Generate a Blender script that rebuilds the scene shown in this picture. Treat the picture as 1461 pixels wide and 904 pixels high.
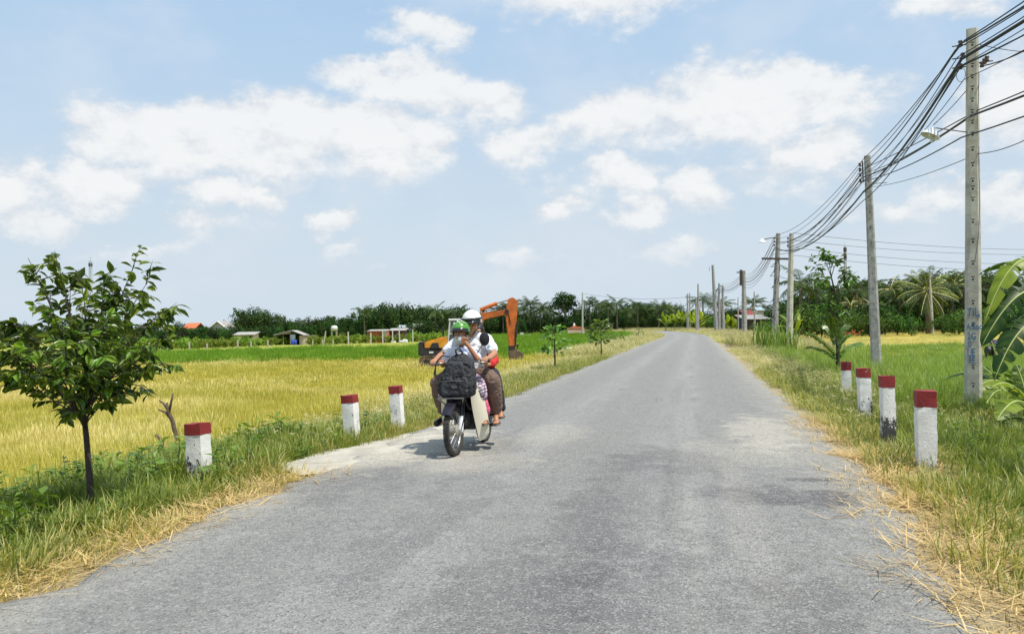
import bpy, bmesh, math, random
import numpy as np
from mathutils import Vector, Matrix, Euler, Quaternion, noise as mnoise

SC = bpy.context.scene
for o in list(bpy.data.objects):
    bpy.data.objects.remove(o)
C = SC.collection
random.seed(7)
rng = np.random.default_rng(7)
R = math.radians
BENCH = bpy.data.scenes.new('bench')      # meshes are fused here, then the bench is removed

# ------------------------------------------------------------------ camera
IW, IH, FPX = 1461, 904, 1180.0
EYE = 1.5
PITCH = math.atan(14 / FPX)
ROLL = math.atan(0.0166)
cam_d = bpy.data.cameras.new('camera')
cam = bpy.data.objects.new('camera', cam_d)
C.objects.link(cam)
cam_d.sensor_width = 36
cam_d.sensor_fit = 'HORIZONTAL'
cam_d.lens = 36 * FPX / IW
cam_d.clip_start = 0.1
cam_d.clip_end = 8000
cam.matrix_world = (Matrix.Translation((0, 0, EYE)) @ Matrix.Rotation(math.pi / 2 + PITCH, 4, 'X')
                    @ Matrix.Rotation(ROLL * -1.0, 4, 'Z'))
SC.camera = cam

def ray(px, py):
    x = (px - IW / 2) / FPX
    y = -(py - IH / 2) / FPX
    c, s = math.cos(ROLL), math.sin(ROLL)
    xr, yr = c * x + s * y, -s * x + c * y
    cp, sp = math.cos(PITCH), math.sin(PITCH)
    return Vector((xr, cp - sp * yr, sp + cp * yr))

def at(px, py, dist):
    """point seen at photo pixel px, py whose distance along the view axis is dist"""
    r = ray(px, py)
    return Vector((0, 0, EYE)) + r * (dist / r.y)

def on(px, py, z):
    r = ray(px, py)
    return Vector((0, 0, EYE)) + r * ((z - EYE) / r.z)

# ------------------------------------------------------------------ light
SUN_EL, SUN_AZ = R(64), math.atan2(0.80, -0.60)     # azimuth measured from +Y towards +X
sd = bpy.data.lights.new('sun', 'SUN')
sun = bpy.data.objects.new('sun', sd)
C.objects.link(sun)
sd.energy = 5.0
sd.angle = R(0.53)
sd.color = (1.0, 0.94, 0.84)
sun_dir = Vector((math.sin(SUN_AZ) * math.cos(SUN_EL), math.cos(SUN_AZ) * math.cos(SUN_EL), math.sin(SUN_EL)))
sun.rotation_euler = sun_dir.to_track_quat('Z', 'Y').to_euler()

SC.view_settings.view_transform = 'Standard'
SC.view_settings.look = 'None'
SC.view_settings.exposure = 0.12
SC.view_settings.gamma = 1.0

SC.cycles.max_bounces = 5
SC.cycles.transparent_max_bounces = 8
SC.cycles.diffuse_bounces = 3
SC.cycles.glossy_bounces = 2
SC.cycles.transmission_bounces = 3

# ------------------------------------------------------------------ node helpers
class NT:
    def __init__(s, tree):
        s.t = tree
    def n(s, kind, **kw):
        nd = s.t.nodes.new(kind)
        for k, v in kw.items():
            if k.startswith('_'):
                setattr(nd, k[1:], v)
        return nd
    def link(s, a, b):
        s.t.links.new(a, b)
    def put(s, sock, v):
        if hasattr(v, 'is_output'):
            s.t.links.new(v, sock)
        else:
            sock.default_value = v
    def math(s, op, a, b=None, c=None, clamp=False):
        nd = s.t.nodes.new('ShaderNodeMath'); nd.operation = op; nd.use_clamp = clamp
        s.put(nd.inputs[0], a)
        if b is not None: s.put(nd.inputs[1], b)
        if c is not None: s.put(nd.inputs[2], c)
        return nd.outputs[0]
    def vmath(s, op, a, b=None, out=0):
        nd = s.t.nodes.new('ShaderNodeVectorMath'); nd.operation = op
        s.put(nd.inputs[0], a)
        if b is not None: s.put(nd.inputs[1], b)
        return nd.outputs[out]
    def mix(s, f, a, b, blend='MIX'):
        nd = s.t.nodes.new('ShaderNodeMix'); nd.data_type = 'RGBA'; nd.blend_type = blend
        s.put(nd.inputs[0], f)
        s.put(nd.inputs[6], a if hasattr(a, 'is_output') else (*a, 1) if len(a) == 3 else a)
        s.put(nd.inputs[7], b if hasattr(b, 'is_output') else (*b, 1) if len(b) == 3 else b)
        return nd.outputs[2]
    def noise(s, vec, scale, detail=3, rough=0.55, out=0):
        nd = s.t.nodes.new('ShaderNodeTexNoise')
        if vec is not None: s.link(vec, nd.inputs['Vector'])
        nd.inputs['Scale'].default_value = scale
        nd.inputs['Detail'].default_value = detail
        nd.inputs['Roughness'].default_value = rough
        return nd.outputs[out]
    def ss(s, v, a, b):
        """smooth step from a to b"""
        nd = s.t.nodes.new('ShaderNodeMapRange'); nd.interpolation_type = 'SMOOTHSTEP'
        s.put(nd.inputs[0], v); s.put(nd.inputs[1], a); s.put(nd.inputs[2], b)
        return nd.outputs[0]
    def attr(s, name, kind='GEOMETRY', out='Fac'):
        nd = s.t.nodes.new('ShaderNodeAttribute'); nd.attribute_name = name; nd.attribute_type = kind
        return nd.outputs[out]

# ------------------------------------------------------------------ sky
world = bpy.data.worlds.new('World')
SC.world = world
world.use_nodes = True
wt = NT(world.node_tree)
world.node_tree.nodes.clear()
w_out = wt.n('ShaderNodeOutputWorld')
w_bg = wt.n('ShaderNodeBackground')
w_bg.inputs['Strength'].default_value = 0.098
sky = wt.n('ShaderNodeTexSky')
sky.sky_type = 'NISHITA'
sky.sun_disc = False
sky.sun_elevation = SUN_EL
sky.sun_rotation = SUN_AZ
sky.altitude = 0
sky.air_density = 1.2
sky.dust_density = 3.0
sky.ozone_density = 1.5
tc = wt.n('ShaderNodeTexCoord')
dirv = tc.outputs['Generated']
sep = wt.n('ShaderNodeSeparateXYZ'); wt.link(dirv, sep.inputs[0])
az = wt.math('ARCTAN2', sep.outputs[0], sep.outputs[1])
el = wt.math('ARCSINE', sep.outputs[2])
comb = wt.n('ShaderNodeCombineXYZ'); wt.link(az, comb.inputs[0]); wt.link(el, comb.inputs[1])
# warp the angles so that cloud outlines billow
sc1 = wt.vmath('MULTIPLY', dirv, (1.0, 1.0, 1.6))
nz = wt.noise(sc1, 9.0, 6, 0.60, out=1)
warp = wt.vmath('MULTIPLY', wt.vmath('SUBTRACT', nz, (0.5, 0.5, 0.5)), (0.17, 0.10, 0))
ang = wt.vmath('ADD', comb.outputs[0], warp)
CLOUDS = [(150,180,85,38,1),(235,188,105,46,1.05),(325,172,85,56,1.15),(420,180,105,58,1.15),(520,192,125,52,1.1),(600,196,75,40,.95),
          (340,225,250,26,.7),(600,112,115,38,1),(690,140,85,36,.95),(525,95,85,22,.9),
          (1010,128,105,52,1.1),(1095,132,105,50,1.15),(1180,135,95,42,1.05),(905,152,95,42,.95),(830,175,85,28,.8),(1040,175,230,22,.7),
          (850,3,210,24,1),(600,38,80,28,.85),(1330,8,95,20,.9),(20,250,50,32,1),(135,256,95,28,.95),(340,275,75,22,.9),
          (460,320,48,22,.85),(75,302,58,24,.9),(300,322,65,18,.7),(890,242,95,30,.95),(808,292,50,18,.85),(912,292,58,20,.9),
          (1150,215,95,38,.95),(1000,262,75,28,.8),(740,202,75,32,.8),(1430,135,70,48,.9),(1335,265,62,24,.9),(1440,272,80,28,.85),
          (1270,292,75,18,.7),(500,365,60,16,.6),(740,380,70,15,.6),(200,350,90,14,.5),(960,345,70,16,.6)]
dens = None
for (cx, cy, rx, ry, wgt) in CLOUDS:
    r = ray(cx, cy).normalized()
    a0, e0 = math.atan2(r.x, r.y), math.asin(r.z)
    v = wt.vmath('MULTIPLY', wt.vmath('SUBTRACT', ang, (a0, e0, 0)), (FPX / rx, FPX / ry, 0))
    v = wt.vmath('MAXIMUM', v, wt.vmath('MULTIPLY', v, (1, 0.55, 1)))      # tops crisp, bases fading
    ln = wt.vmath('LENGTH', v, out=1)
    dd = wt.math('MULTIPLY_ADD', ln, -wgt, wgt)
    dens = dd if dens is None else wt.math('SMOOTH_MAX', dens, dd, 0.12)
# away from the frame the same kind of cumulus goes on all round
low = wt.noise(wt.vmath('MULTIPLY', dirv, (1, 1, 2.2)), 3.2, 3, 0.5)
gen = wt.math('MULTIPLY', wt.math('SUBTRACT', low, 0.53), 3.6)
away = wt.ss(wt.math('ADD', wt.math('ABSOLUTE', az), wt.math('MULTIPLY', el, 0.9)), 0.55, 0.95)
gen = wt.math('ADD', gen, wt.math('MULTIPLY_ADD', away, 1.5, -1.5))
dens = wt.math('SMOOTH_MAX', dens, gen, 0.1)
fine = wt.noise(sc1, 20.0, 8, 0.66)
dens = wt.math('ADD', dens, wt.math('MULTIPLY_ADD', fine, 0.95, -0.52))
cov = wt.ss(dens, -0.06, 0.52)
# thin veil that whitens the low sky
veil = wt.ss(el, 0.44, 0.02)
veilc = wt.math('MULTIPLY', veil, 0.92)
big = wt.noise(sc1, 5.0, 4, 0.6)
skyc = wt.mix(0.76, sky.outputs[0], (4.6, 6.7, 9.15))
base = wt.mix(veilc, skyc, (6.15, 7.05, 7.8))
thin = wt.math('MULTIPLY', wt.ss(big, 0.42, 0.75), 0.32)
base = wt.mix(thin, base, (7.6, 7.9, 8.2))
up_n = wt.noise(wt.vmath('ADD', sc1, (0.0, 0.0, 0.022)), 20.0, 8, 0.66)
relief = wt.math('MULTIPLY', wt.math('SUBTRACT', fine, up_n), 1.7)      # lumps lit from above
bright = wt.ss(wt.math('ADD', wt.math('ADD', dens, relief), wt.math('MULTIPLY', wt.noise(sc1, 30.0, 5, 0.6), 0.4)), 0.05, 1.0)
ccol = wt.mix(bright, (7.0, 7.25, 7.6), (9.1, 9.05, 8.9))
lowfade = wt.ss(el, 0.02, 0.16)
cov = wt.math('MULTIPLY', cov, wt.math('MULTIPLY_ADD', lowfade, 0.54, 0.28))
final = wt.mix(cov, base, ccol)
wt.link(final, w_bg.inputs['Color'])
wt.link(w_bg.outputs[0], w_out.inputs['Surface'])

# ------------------------------------------------------------------ object helpers
def tag(o, label=None, cat=None, group=None, kind=None):
    if label: o['label'] = label
    if cat: o['category'] = cat
    if group: o['group'] = group
    if kind: o['kind'] = kind
    return o

def thing(name, label, cat, loc=(0, 0, 0), rot=(0, 0, 0), group=None):
    o = bpy.data.objects.new(name, None)
    C.objects.link(o)
    o.empty_display_size = 0.2
    o.location = loc
    o.rotation_euler = rot
    return tag(o, label, cat, group)

def link(name, me, mats=None, parent=None, loc=(0, 0, 0), rot=(0, 0, 0), scl=(1, 1, 1)):
    o = bpy.data.objects.new(name, me)
    C.objects.link(o)
    if mats is not None and not me.materials:
        for m in (mats if isinstance(mats, (list, tuple)) else [mats]):
            me.materials.append(m)
    o.location = loc
    o.rotation_euler = rot
    o.scale = scl
    if parent is not None:
        o.parent = parent
    return o

def copy_tree(o, parent=None):
    c = o.copy()
    C.objects.link(c)
    if parent is not None:
        c.parent = parent
    for ch in list(o.children):
        copy_tree(ch, c)
    return c

class MB:
    """collects verts and faces for one mesh"""
    def __init__(s):
        s.v, s.f, s.mi, s.a = [], [], [], []
    def add(s, vs, fs, mi=0, a=None):
        b = len(s.v)
        s.v += [tuple(p) for p in vs]
        s.f += [tuple(b + i for i in f) for f in fs]
        s.mi += [mi] * len(fs)
        s.a += (a if isinstance(a, list) else [0.5 if a is None else a] * len(vs))
    def box(s, c, d, rot=None, mi=0, taper=(1, 1)):
        x, y, z = d[0] / 2, d[1] / 2, d[2] / 2
        tx, ty = taper
        vs = [Vector(p) for p in [(-x, -y, -z), (x, -y, -z), (x, y, -z), (-x, y, -z),
                                  (-x * tx, -y * ty, z), (x * tx, -y * ty, z), (x * tx, y * ty, z), (-x * tx, y * ty, z)]]
        if rot is not None:
            m = rot if isinstance(rot, Matrix) else Euler(rot).to_matrix()
            vs = [m @ p for p in vs]
        c = Vector(c)
        s.add([p + c for p in vs], [(0, 3, 2, 1), (4, 5, 6, 7), (0, 1, 5, 4), (1, 2, 6, 5), (2, 3, 7, 6), (3, 0, 4, 7)], mi)
    def tube(s, pts, rad, n=8, mi=0, cap=True, a=None, flat=None):
        pts = [Vector(p) for p in pts]
        m = len(pts)
        rad = rad if isinstance(rad, (list, tuple)) else [rad] * m
        rings = []
        up = Vector((0, 0, 1))
        for i in range(m):
            t = (pts[min(i + 1, m - 1)] - pts[max(i - 1, 0)])
            if t.length < 1e-9: t = Vector((0, 0, 1))
            t.normalize()
            ref = up if abs(t.dot(up)) < 0.97 else Vector((1, 0, 0))
            x = t.cross(ref).normalized()
            y = x.cross(t)
            fl = 1 if flat is None else flat
            rings += [pts[i] + (x * math.cos(2 * math.pi * k / n) + y * math.sin(2 * math.pi * k / n) * fl) * rad[i] for k in range(n)]
        fs = []
        for i in range(m - 1):
            for k in range(n):
                k2 = (k + 1) % n
                fs.append((i * n + k, i * n + k2, (i + 1) * n + k2, (i + 1) * n + k))
        if cap:
            fs.append(tuple(range(n - 1, -1, -1)))
            fs.append(tuple((m - 1) * n + k for k in range(n)))
        s.add(rings, fs, mi, a)
    def lathe(s, prof, c=(0, 0, 0), n=16, rot=None, mi=0):
        """prof: (radius, height) pairs about the local Z axis"""
        vs = []
        m = rot if isinstance(rot, Matrix) else Euler(rot).to_matrix() if rot else Matrix.Identity(3)
        for (r, z) in prof:
            for k in range(n):
                an = 2 * math.pi * k / n
                vs.append(m @ Vector((r * math.cos(an), r * math.sin(an), z)) + Vector(c))
        fs = []
        for i in range(len(prof) - 1):
            for k in range(n):
                k2 = (k + 1) % n
                fs.append((i * n + k, i * n + k2, (i + 1) * n + k2, (i + 1) * n + k))
        s.add(vs, fs, mi)
    def prism(s, poly, axis, lo, hi, mi=0):
        """poly of 2-D points extruded along axis 'x' or 'y' from lo to hi"""
        n = len(poly)
        f = (lambda p, t: (t, p[0], p[1])) if axis == 'x' else (lambda p, t: (p[0], t, p[1])) if axis == 'y' else (lambda p, t: (p[0], p[1], t))
        vs = [f(p, lo) for p in poly] + [f(p, hi) for p in poly]
        fs = [tuple(range(n)), tuple(range(2 * n - 1, n - 1, -1))] + [(i, i + n, (i + 1) % n + n, (i + 1) % n) for i in range(n)]
        s.add(vs, fs, mi)
    def mesh(s, name, mats=None, smooth=False, bevel=0, attr=False, fix=True):
        me = bpy.data.meshes.new(name)
        me.from_pydata(s.v, [], s.f)
        if len(set(s.mi)) > 1:
            me.polygons.foreach_set('material_index', s.mi)
        if attr:
            at_ = me.attributes.new('v', 'FLOAT', 'POINT')
            at_.data.foreach_set('value', s.a)
        if fix or bevel:
            bm = bmesh.new(); bm.from_mesh(me)
            if fix: bmesh.ops.recalc_face_normals(bm, faces=bm.faces)
            if bevel:
                es = [e for e in bm.edges if len(e.link_faces) == 2 and e.calc_face_angle(0) > 0.5]
                bmesh.ops.bevel(bm, geom=es, offset=bevel, segments=2, affect='EDGES', clamp_overlap=True)
            bm.to_mesh(me); bm.free()
        if smooth:
            me.polygons.foreach_set('use_smooth', [True] * len(me.polygons))
            if smooth != True:
                me.set_sharp_from_angle(angle=R(smooth))
        for m in (mats if isinstance(mats, (list, tuple)) else [mats] if mats else []):
            me.materials.append(m)
        return me
    def build(s, name, mats=None, parent=None, loc=(0, 0, 0), rot=(0, 0, 0), scl=(1, 1, 1), **kw):
        return link(name, s.mesh(name, mats, **kw), None, parent, loc, rot, scl)

# ------------------------------------------------------------------ materials
def new_mat(name):
    m = bpy.data.materials.new(name)
    m.use_nodes = True
    t = NT(m.node_tree)
    b = m.node_tree.nodes['Principled BSDF']
    return m, t, b

def coords(t, kind='Object'):
    return t.n('ShaderNodeTexCoord').outputs[kind]

def plain(name, col, rough=0.6, var=0.25, scale=8, metal=0, bump=0.0, dirt=None, dirt_amt=0.4, spec=None, bscale=None):
    m, t, b = new_mat(name)
    co = coords(t)
    nz = t.noise(co, scale, 4, 0.6)
    c2 = tuple(max(0, x * (1 - var)) for x in col)
    c3 = tuple(min(1, x * (1 + var * 0.6)) for x in col)
    c = t.mix(t.ss(nz, 0.3, 0.7), c2, c3)
    if dirt:
        d = t.ss(t.noise(co, scale * 0.45, 5, 0.7), 0.5, 0.72)
        c = t.mix(t.math('MULTIPLY', d, dirt_amt), c, dirt)
    t.link(c, b.inputs['Base Color'])
    b.inputs['Roughness'].default_value = rough
    b.inputs['Metallic'].default_value = metal
    if spec is not None: b.inputs['Specular IOR Level'].default_value = spec
    if bump:
        bp = t.n('ShaderNodeBump'); bp.inputs['Strength'].default_value = bump; bp.inputs['Distance'].default_value = 0.02
        t.link(t.noise(co, bscale or scale * 4, 5, 0.65), bp.inputs['Height'])
        t.link(bp.outputs[0], b.inputs['Normal'])
    return m

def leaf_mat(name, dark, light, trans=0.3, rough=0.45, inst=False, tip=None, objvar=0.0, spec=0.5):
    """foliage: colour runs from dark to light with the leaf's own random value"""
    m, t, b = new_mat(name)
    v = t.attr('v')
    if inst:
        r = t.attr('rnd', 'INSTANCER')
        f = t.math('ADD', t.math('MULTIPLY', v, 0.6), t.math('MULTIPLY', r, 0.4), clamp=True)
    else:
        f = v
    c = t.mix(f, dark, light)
    if tip is not None:
        r2 = t.attr('dry', 'INSTANCER') if inst else t.n('ShaderNodeObjectInfo').outputs['Random']
        k = t.math('ADD', r2, t.math('MULTIPLY_ADD', v, 0.7, -0.35))
        c = t.mix(t.ss(k, 0.35, 0.75), c, tip)
    if objvar:
        oi = t.n('ShaderNodeObjectInfo').outputs['Random']
        hs = t.n('ShaderNodeHueSaturation')
        t.link(t.math('MULTIPLY_ADD', oi, 0.045, 0.485), hs.inputs['Hue'])
        t.link(t.math('MULTIPLY_ADD', oi, objvar, 1 - objvar / 2), hs.inputs['Value'])
        t.link(c, hs.inputs['Color'])
        c = hs.outputs[0]
    t.link(c, b.inputs['Base Color'])
    b.inputs['Roughness'].default_value = rough
    b.inputs['Specular IOR Level'].default_value = spec
    if trans > 0:
        tr = t.n('ShaderNodeBsdfTranslucent')
        t.link(t.mix(1.0, c, (1.35, 1.35, 0.55), 'MULTIPLY'), tr.inputs['Color'])
        mx = t.n('ShaderNodeMixShader')
        mx.inputs[0].default_value = trans
        t.link(b.outputs[0], mx.inputs[1]); t.link(tr.outputs[0], mx.inputs[2])
        out = [n for n in m.node_tree.nodes if n.type == 'OUTPUT_MATERIAL'][0]
        t.link(mx.outputs[0], out.inputs['Surface'])
    return m
# ------------------------------------------------------------------ road line and ground height
_cl = np.array([(-5.2, -25), (-2.3, -12), (0.35, 0.0), (0.55, 4.0), (0.70, 8.0), (2.35, 16.0), (5.45, 30), (9.35, 47.5), (13.4, 66), (19.0, 90), (25.2, 122), (29.6, 156), (31.5, 180),
                (31.0, 205), (26.5, 235), (17, 265), (2, 295), (-25, 330), (-70, 365)], float)
_cl[:5] = [(-6.6, -25), (-3.7, -12), (-1.05, 0), (-.17, 4.0), (0.6, 8.0)]
def _smooth(p, n=8):
    for _ in range(3):
        q = [p[0]]
        for i in range(len(p) - 1):
            q += [0.75 * p[i] + 0.25 * p[i + 1], 0.25 * p[i] + 0.75 * p[i + 1]]
        q.append(p[-1]); p = np.array(q)
    return p
CL = _smooth(_cl)
HALF = 2.72
NARROW = 0.105         # the right verge creeps in over the asphalt near the camera
def lateral(x, y):
    """signed distance from the road's centre line, right positive, for arrays"""
    x = np.atleast_1d(np.asarray(x, float)); y = np.atleast_1d(np.asarray(y, float))
    best = np.full(x.shape, 1e9); sg = np.ones(x.shape)
    a = CL[:-1]; d = CL[1:] - a; L2 = (d ** 2).sum(1)
    for i in range(len(a)):
        t = np.clip(((x - a[i, 0]) * d[i, 0] + (y - a[i, 1]) * d[i, 1]) / L2[i], 0, 1)
        ex, ey = x - a[i, 0] - t * d[i, 0], y - a[i, 1] - t * d[i, 1]
        dd = np.hypot(ex, ey)
        m = dd < best
        best = np.where(m, dd, best)
        sg = np.where(m, np.sign(ex * d[i, 1] - ey * d[i, 0]), sg)
    best = best + np.where(sg > 0, NARROW * np.clip(8 - y, 0, 6) * np.clip((best - 1) / 1.5, 0, 1) * np.clip((9 - best) / 4, 0, 1), 0)
    return best * np.where(sg == 0, 1, sg)
LX = np.array([-400, -60, -11, -9, -7.2, -5.6, -4.2, -2.9, -2.6, -2.3, 2.3, 2.6, 3.2, 4.2, 5.5, 7.5, 10, 60, 400])
LZ = np.array([-1.05, -1.0, -1.0, -.86, -.52, -.25, -.10, -.03, -.01, -.05, -.05, -.01, -.03, -.09, -.2, -.38, -.5, -.6, -.6])
def hgt(x, y):
    x = np.atleast_1d(np.asarray(x, float)); y = np.atleast_1d(np.asarray(y, float))
    d = lateral(x, y)
    z = np.interp(d, LX, LZ)
    amp = np.clip((np.abs(d) - 3.2) / 2.5, 0, 1) * 0.05
    z += amp * (np.sin(x * 1.7 + 0.6 * np.sin(y * 1.1)) * np.sin(y * 1.3 + x * .4) + 0.6 * np.sin(x * 3.9 + y * 2.2))
    return z
def hz(x, y):
    return float(hgt(x, y)[0])
def ground_at(px, py):
    """the point of the ground seen at a photo pixel"""
    r = ray(px, py); lo, hi = 2.0, 600.0
    t = 2.0
    prev = t
    while t < 900:
        p = Vector((0, 0, EYE)) + r * t
        if p.z < hz(p.x, p.y):
            a, b = prev, t
            for _ in range(20):
                mid = (a + b) / 2
                p = Vector((0, 0, EYE)) + r * mid
                if p.z < hz(p.x, p.y): b = mid
                else: a = mid
            return p
        prev = t
        t *= 1.03
    return Vector((0, 0, EYE)) + r * t

# ------------------------------------------------------------------ ground sheet
def ground_mat():
    m, t, b = new_mat('ground_soil_and_field')
    g = t.n('ShaderNodeNewGeometry').outputs['Position']
    sp = t.n('ShaderNodeSeparateXYZ'); t.link(g, sp.inputs[0])
    d = t.attr('side')
    n1 = t.noise(g, 0.12, 5, 0.65)
    n2 = t.noise(g, 1.3, 5, 0.65)
    n3 = t.noise(g, 14, 4, 0.7)
    y = t.math('ADD', sp.outputs[1], t.math('MULTIPLY_ADD', n1, 16, -8))
    stub = t.mix(n2, (0.30, 0.25, 0.06), (0.46, 0.40, 0.11))
    stub = t.mix(t.ss(n1, 0.45, 0.7), stub, (0.24, 0.27, 0.05))
    rice = t.mix(n2, (0.13, 0.24, 0.02), (0.21, 0.32, 0.035))
    lime = t.mix(n2, (0.27, 0.32, 0.05), (0.34, 0.34, 0.07))
    left = t.mix(t.ss(y, 62, 67), stub, rice)
    farl = t.math('MULTIPLY', t.ss(y, 100, 108), t.ss(sp.outputs[0], -4, -18))
    left = t.mix(farl, left, lime)
    right = t.mix(t.ss(n2, 0.3, 0.7), (0.17, 0.24, 0.04), (0.30, 0.29, 0.07))
    yel = t.mix(n2, (0.50, 0.38, 0.10), (0.42, 0.33, 0.09))
    yel = t.mix(t.ss(n1, 0.5, 0.62), yel, (0.26, 0.30, 0.06))
    right = t.mix(t.ss(y, 42, 47), right, t.mix(.5, yel, right))
    right = t.mix(t.ss(y, 60, 66), right, yel)
    field = t.mix(t.ss(d, -2, 2), left, right)
    verge = t.mix(n2, (0.16, 0.12, 0.055), (0.30, 0.23, 0.11))
    verge = t.mix(t.ss(n3, 0.4, 0.7), verge, (0.14, 0.13, 0.04))
    ad = t.math('ABSOLUTE', d)
    c = t.mix(t.ss(t.math('ADD', ad, t.math('MULTIPLY_ADD', n2, 2, -1)), 5.0, 7.0), verge, field)
    dust = t.math('MULTIPLY', t.ss(t.math('ADD', ad, t.math('MULTIPLY_ADD', n2, 0.8, -.4)), 3.7, 2.9), 0.75)
    c = t.mix(dust, c, t.mix(n3, (0.33, 0.27, 0.17), (0.46, 0.40, 0.29)))
    c = t.mix(t.math('MULTIPLY', n3, 0.35), c, (0.10, 0.085, 0.03))
    t.link(c, b.inputs['Base Color'])
    b.inputs['Roughness'].default_value = 0.95
    b.inputs['Specular IOR Level'].default_value = 0.1
    bp = t.n('ShaderNodeBump'); bp.inputs['Strength'].default_value = 0.7; bp.inputs['Distance'].default_value = 0.05
    t.link(t.noise(g, 9, 6, 0.7), bp.inputs['Height']); t.link(bp.outputs[0], b.inputs['Normal'])
    return m

def grow(a, b, s0, k):
    out = [a]; s = s0
    while out[-1] < b:
        s *= k; out.append(out[-1] + s)
    return out
gx = [-x for x in grow(12, 3500, 0.5, 1.09)[::-1]] + list(np.arange(-11.6, 40, 0.4)) + grow(40, 3500, 0.5, 1.09)
gy = [-x for x in grow(6, 1200, 0.6, 1.25)[::-1]] + list(np.arange(-5.5, 42, 0.4)) + grow(42, 5000, 0.5, 1.035)
GX, GY = np.meshgrid(np.array(gx), np.array(gy))
d_all = lateral(GX.ravel(), GY.ravel())
GZ = hgt(GX.ravel(), GY.ravel())
nx, ny = len(gx), len(gy)
idx = np.arange(nx * ny).reshape(ny, nx)
quads = np.stack([idx[:-1, :-1], idx[:-1, 1:], idx[1:, 1:], idx[1:, :-1]], -1).reshape(-1, 4)
def np_mesh(name, V, F4):
    me = bpy.data.meshes.new(name)
    me.vertices.add(len(V)); me.vertices.foreach_set('co', np.asarray(V, np.float32).ravel())
    k = F4.shape[1]
    me.loops.add(F4.size); me.loops.foreach_set('vertex_index', F4.ravel().astype(np.int32))
    me.polygons.add(len(F4)); me.polygons.foreach_set('loop_start', np.arange(0, F4.size, k, dtype=np.int32))
    me.update(calc_edges=True); me.validate()
    return me
gm = np_mesh('ground', np.stack([GX.ravel(), GY.ravel(), GZ], 1), quads)
ga = gm.attributes.new('side', 'FLOAT', 'POINT'); ga.data.foreach_set('value', d_all.astype(np.float32))
gm.polygons.foreach_set('use_smooth', [True] * len(gm.polygons))
tag(link('ground', gm, ground_mat()), 'flat farmland of stubble and green rice on both sides of the road', kind='structure')

# ------------------------------------------------------------------ road
def road_mat():
    m, t, b = new_mat('worn_asphalt')
    g = t.n('ShaderNodeNewGeometry').outputs['Position']
    u = t.attr('across'); s = t.attr('along')
    cb = t.n('ShaderNodeCombineXYZ'); t.link(u, cb.inputs[0]); t.link(t.math('MULTIPLY', s, 0.06), cb.inputs[1])
    streak = t.noise(cb.outputs[0], 3.2, 5, 0.65)
    big = t.noise(g, 0.55, 4, 0.6)
    mid = t.noise(g, 2.6, 5, 0.7)
    gr = t.noise(g, 60, 5, 0.75)
    vor = t.n('ShaderNodeTexVoronoi'); vor.inputs['Scale'].default_value = 85; t.link(g, vor.inputs['Vector'])
    stone = t.n('ShaderNodeSeparateXYZ'); t.link(vor.outputs['Color'], stone.inputs[0])
    c = t.mix(mid, (0.186, 0.184, 0.176), (0.264, 0.261, 0.248))
    # polished wheel tracks and the oil-dark strip between them
    au = t.math('ABSOLUTE', t.math('ADD', u, t.math('MULTIPLY_ADD', big, 0.8, -.4)))
    track = t.math('MULTIPLY', t.ss(t.math('ABSOLUTE', t.math('SUBTRACT', au, 0.85)), 0.60, 0.05), 0.62)
    c = t.mix(t.math('MULTIPLY', track, t.ss(streak, 0.3, 0.7)), c, (0.345, 0.345, 0.335))
    dark = t.math('MULTIPLY', t.ss(streak, 0.52, 0.74), t.ss(big, 0.42, 0.62))
    c = t.mix(t.math('MULTIPLY', dark, 0.72), c, (0.105, 0.105, 0.115))
    # dust and pale dried mud toward the edges and in patches
    edge = t.ss(t.math('ADD', t.math('ABSOLUTE', u), t.math('MULTIPLY_ADD', mid, 1.6, -0.8)), 1.9, 3.0)
    c = t.mix(t.math('MULTIPLY', edge, 0.50), c, (0.43, 0.405, 0.335))
    # a few wide patches at their own places: (across, along, radii, colour, amount)
    for (pu, ps, ru, rs, col, am) in PATCHES:
        e = t.math('ADD', t.math('POWER', t.math('MULTIPLY', t.math('SUBTRACT', u, pu), 1 / ru), 2.0),
                   t.math('POWER', t.math('MULTIPLY', t.math('SUBTRACT', s, ps), 1 / rs), 2.0))
        e = t.math('ADD', e, t.math('MULTIPLY_ADD', mid, 4.4, -2.2))
        c = t.mix(t.math('MULTIPLY', t.ss(e, 1.3, 0.2), am), c, col)
    # single chips of stone, light and dark
    c = t.mix(t.math('MULTIPLY', t.ss(stone.outputs[0], 0.72, 0.95), 0.42), c, (0.44, 0.44, 0.42))
    c = t.mix(t.math('MULTIPLY', t.ss(stone.outputs[1], 0.72, 0.95), 0.55), c, (0.060, 0.062, 0.066))
    c = t.mix(t.math('MULTIPLY', t.ss(gr, 0.50, 0.72), 0.32), c, (0.075, 0.077, 0.08))
    vor2 = t.n('ShaderNodeTexVoronoi'); vor2.inputs['Scale'].default_value = 26; t.link(g, vor2.inputs['Vector'])
    st2 = t.n('ShaderNodeSeparateXYZ'); t.link(vor2.outputs['Color'], st2.inputs[0])
    c = t.mix(t.math('MULTIPLY', t.ss(st2.outputs[0], 0.80, 0.97), 0.30), c, (0.10, 0.10, 0.105))
    c = t.mix(t.math('MULTIPLY', t.ss(st2.outputs[2], 0.85, 0.97), 0.22), c, (0.40, 0.40, 0.38))
    t.link(c, b.inputs['Base Color'])
    b.inputs['Roughness'].default_value = 0.82
    b.inputs['Specular IOR Level'].default_value = 0.35
    bp = t.n('ShaderNodeBump'); bp.inputs['Strength'].default_value = 0.8; bp.inputs['Distance'].default_value = 0.012
    t.link(t.math('ADD', vor.outputs['Distance'], gr), bp.inputs['Height']); t.link(bp.outputs[0], b.inputs['Normal'])
    return m

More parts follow.
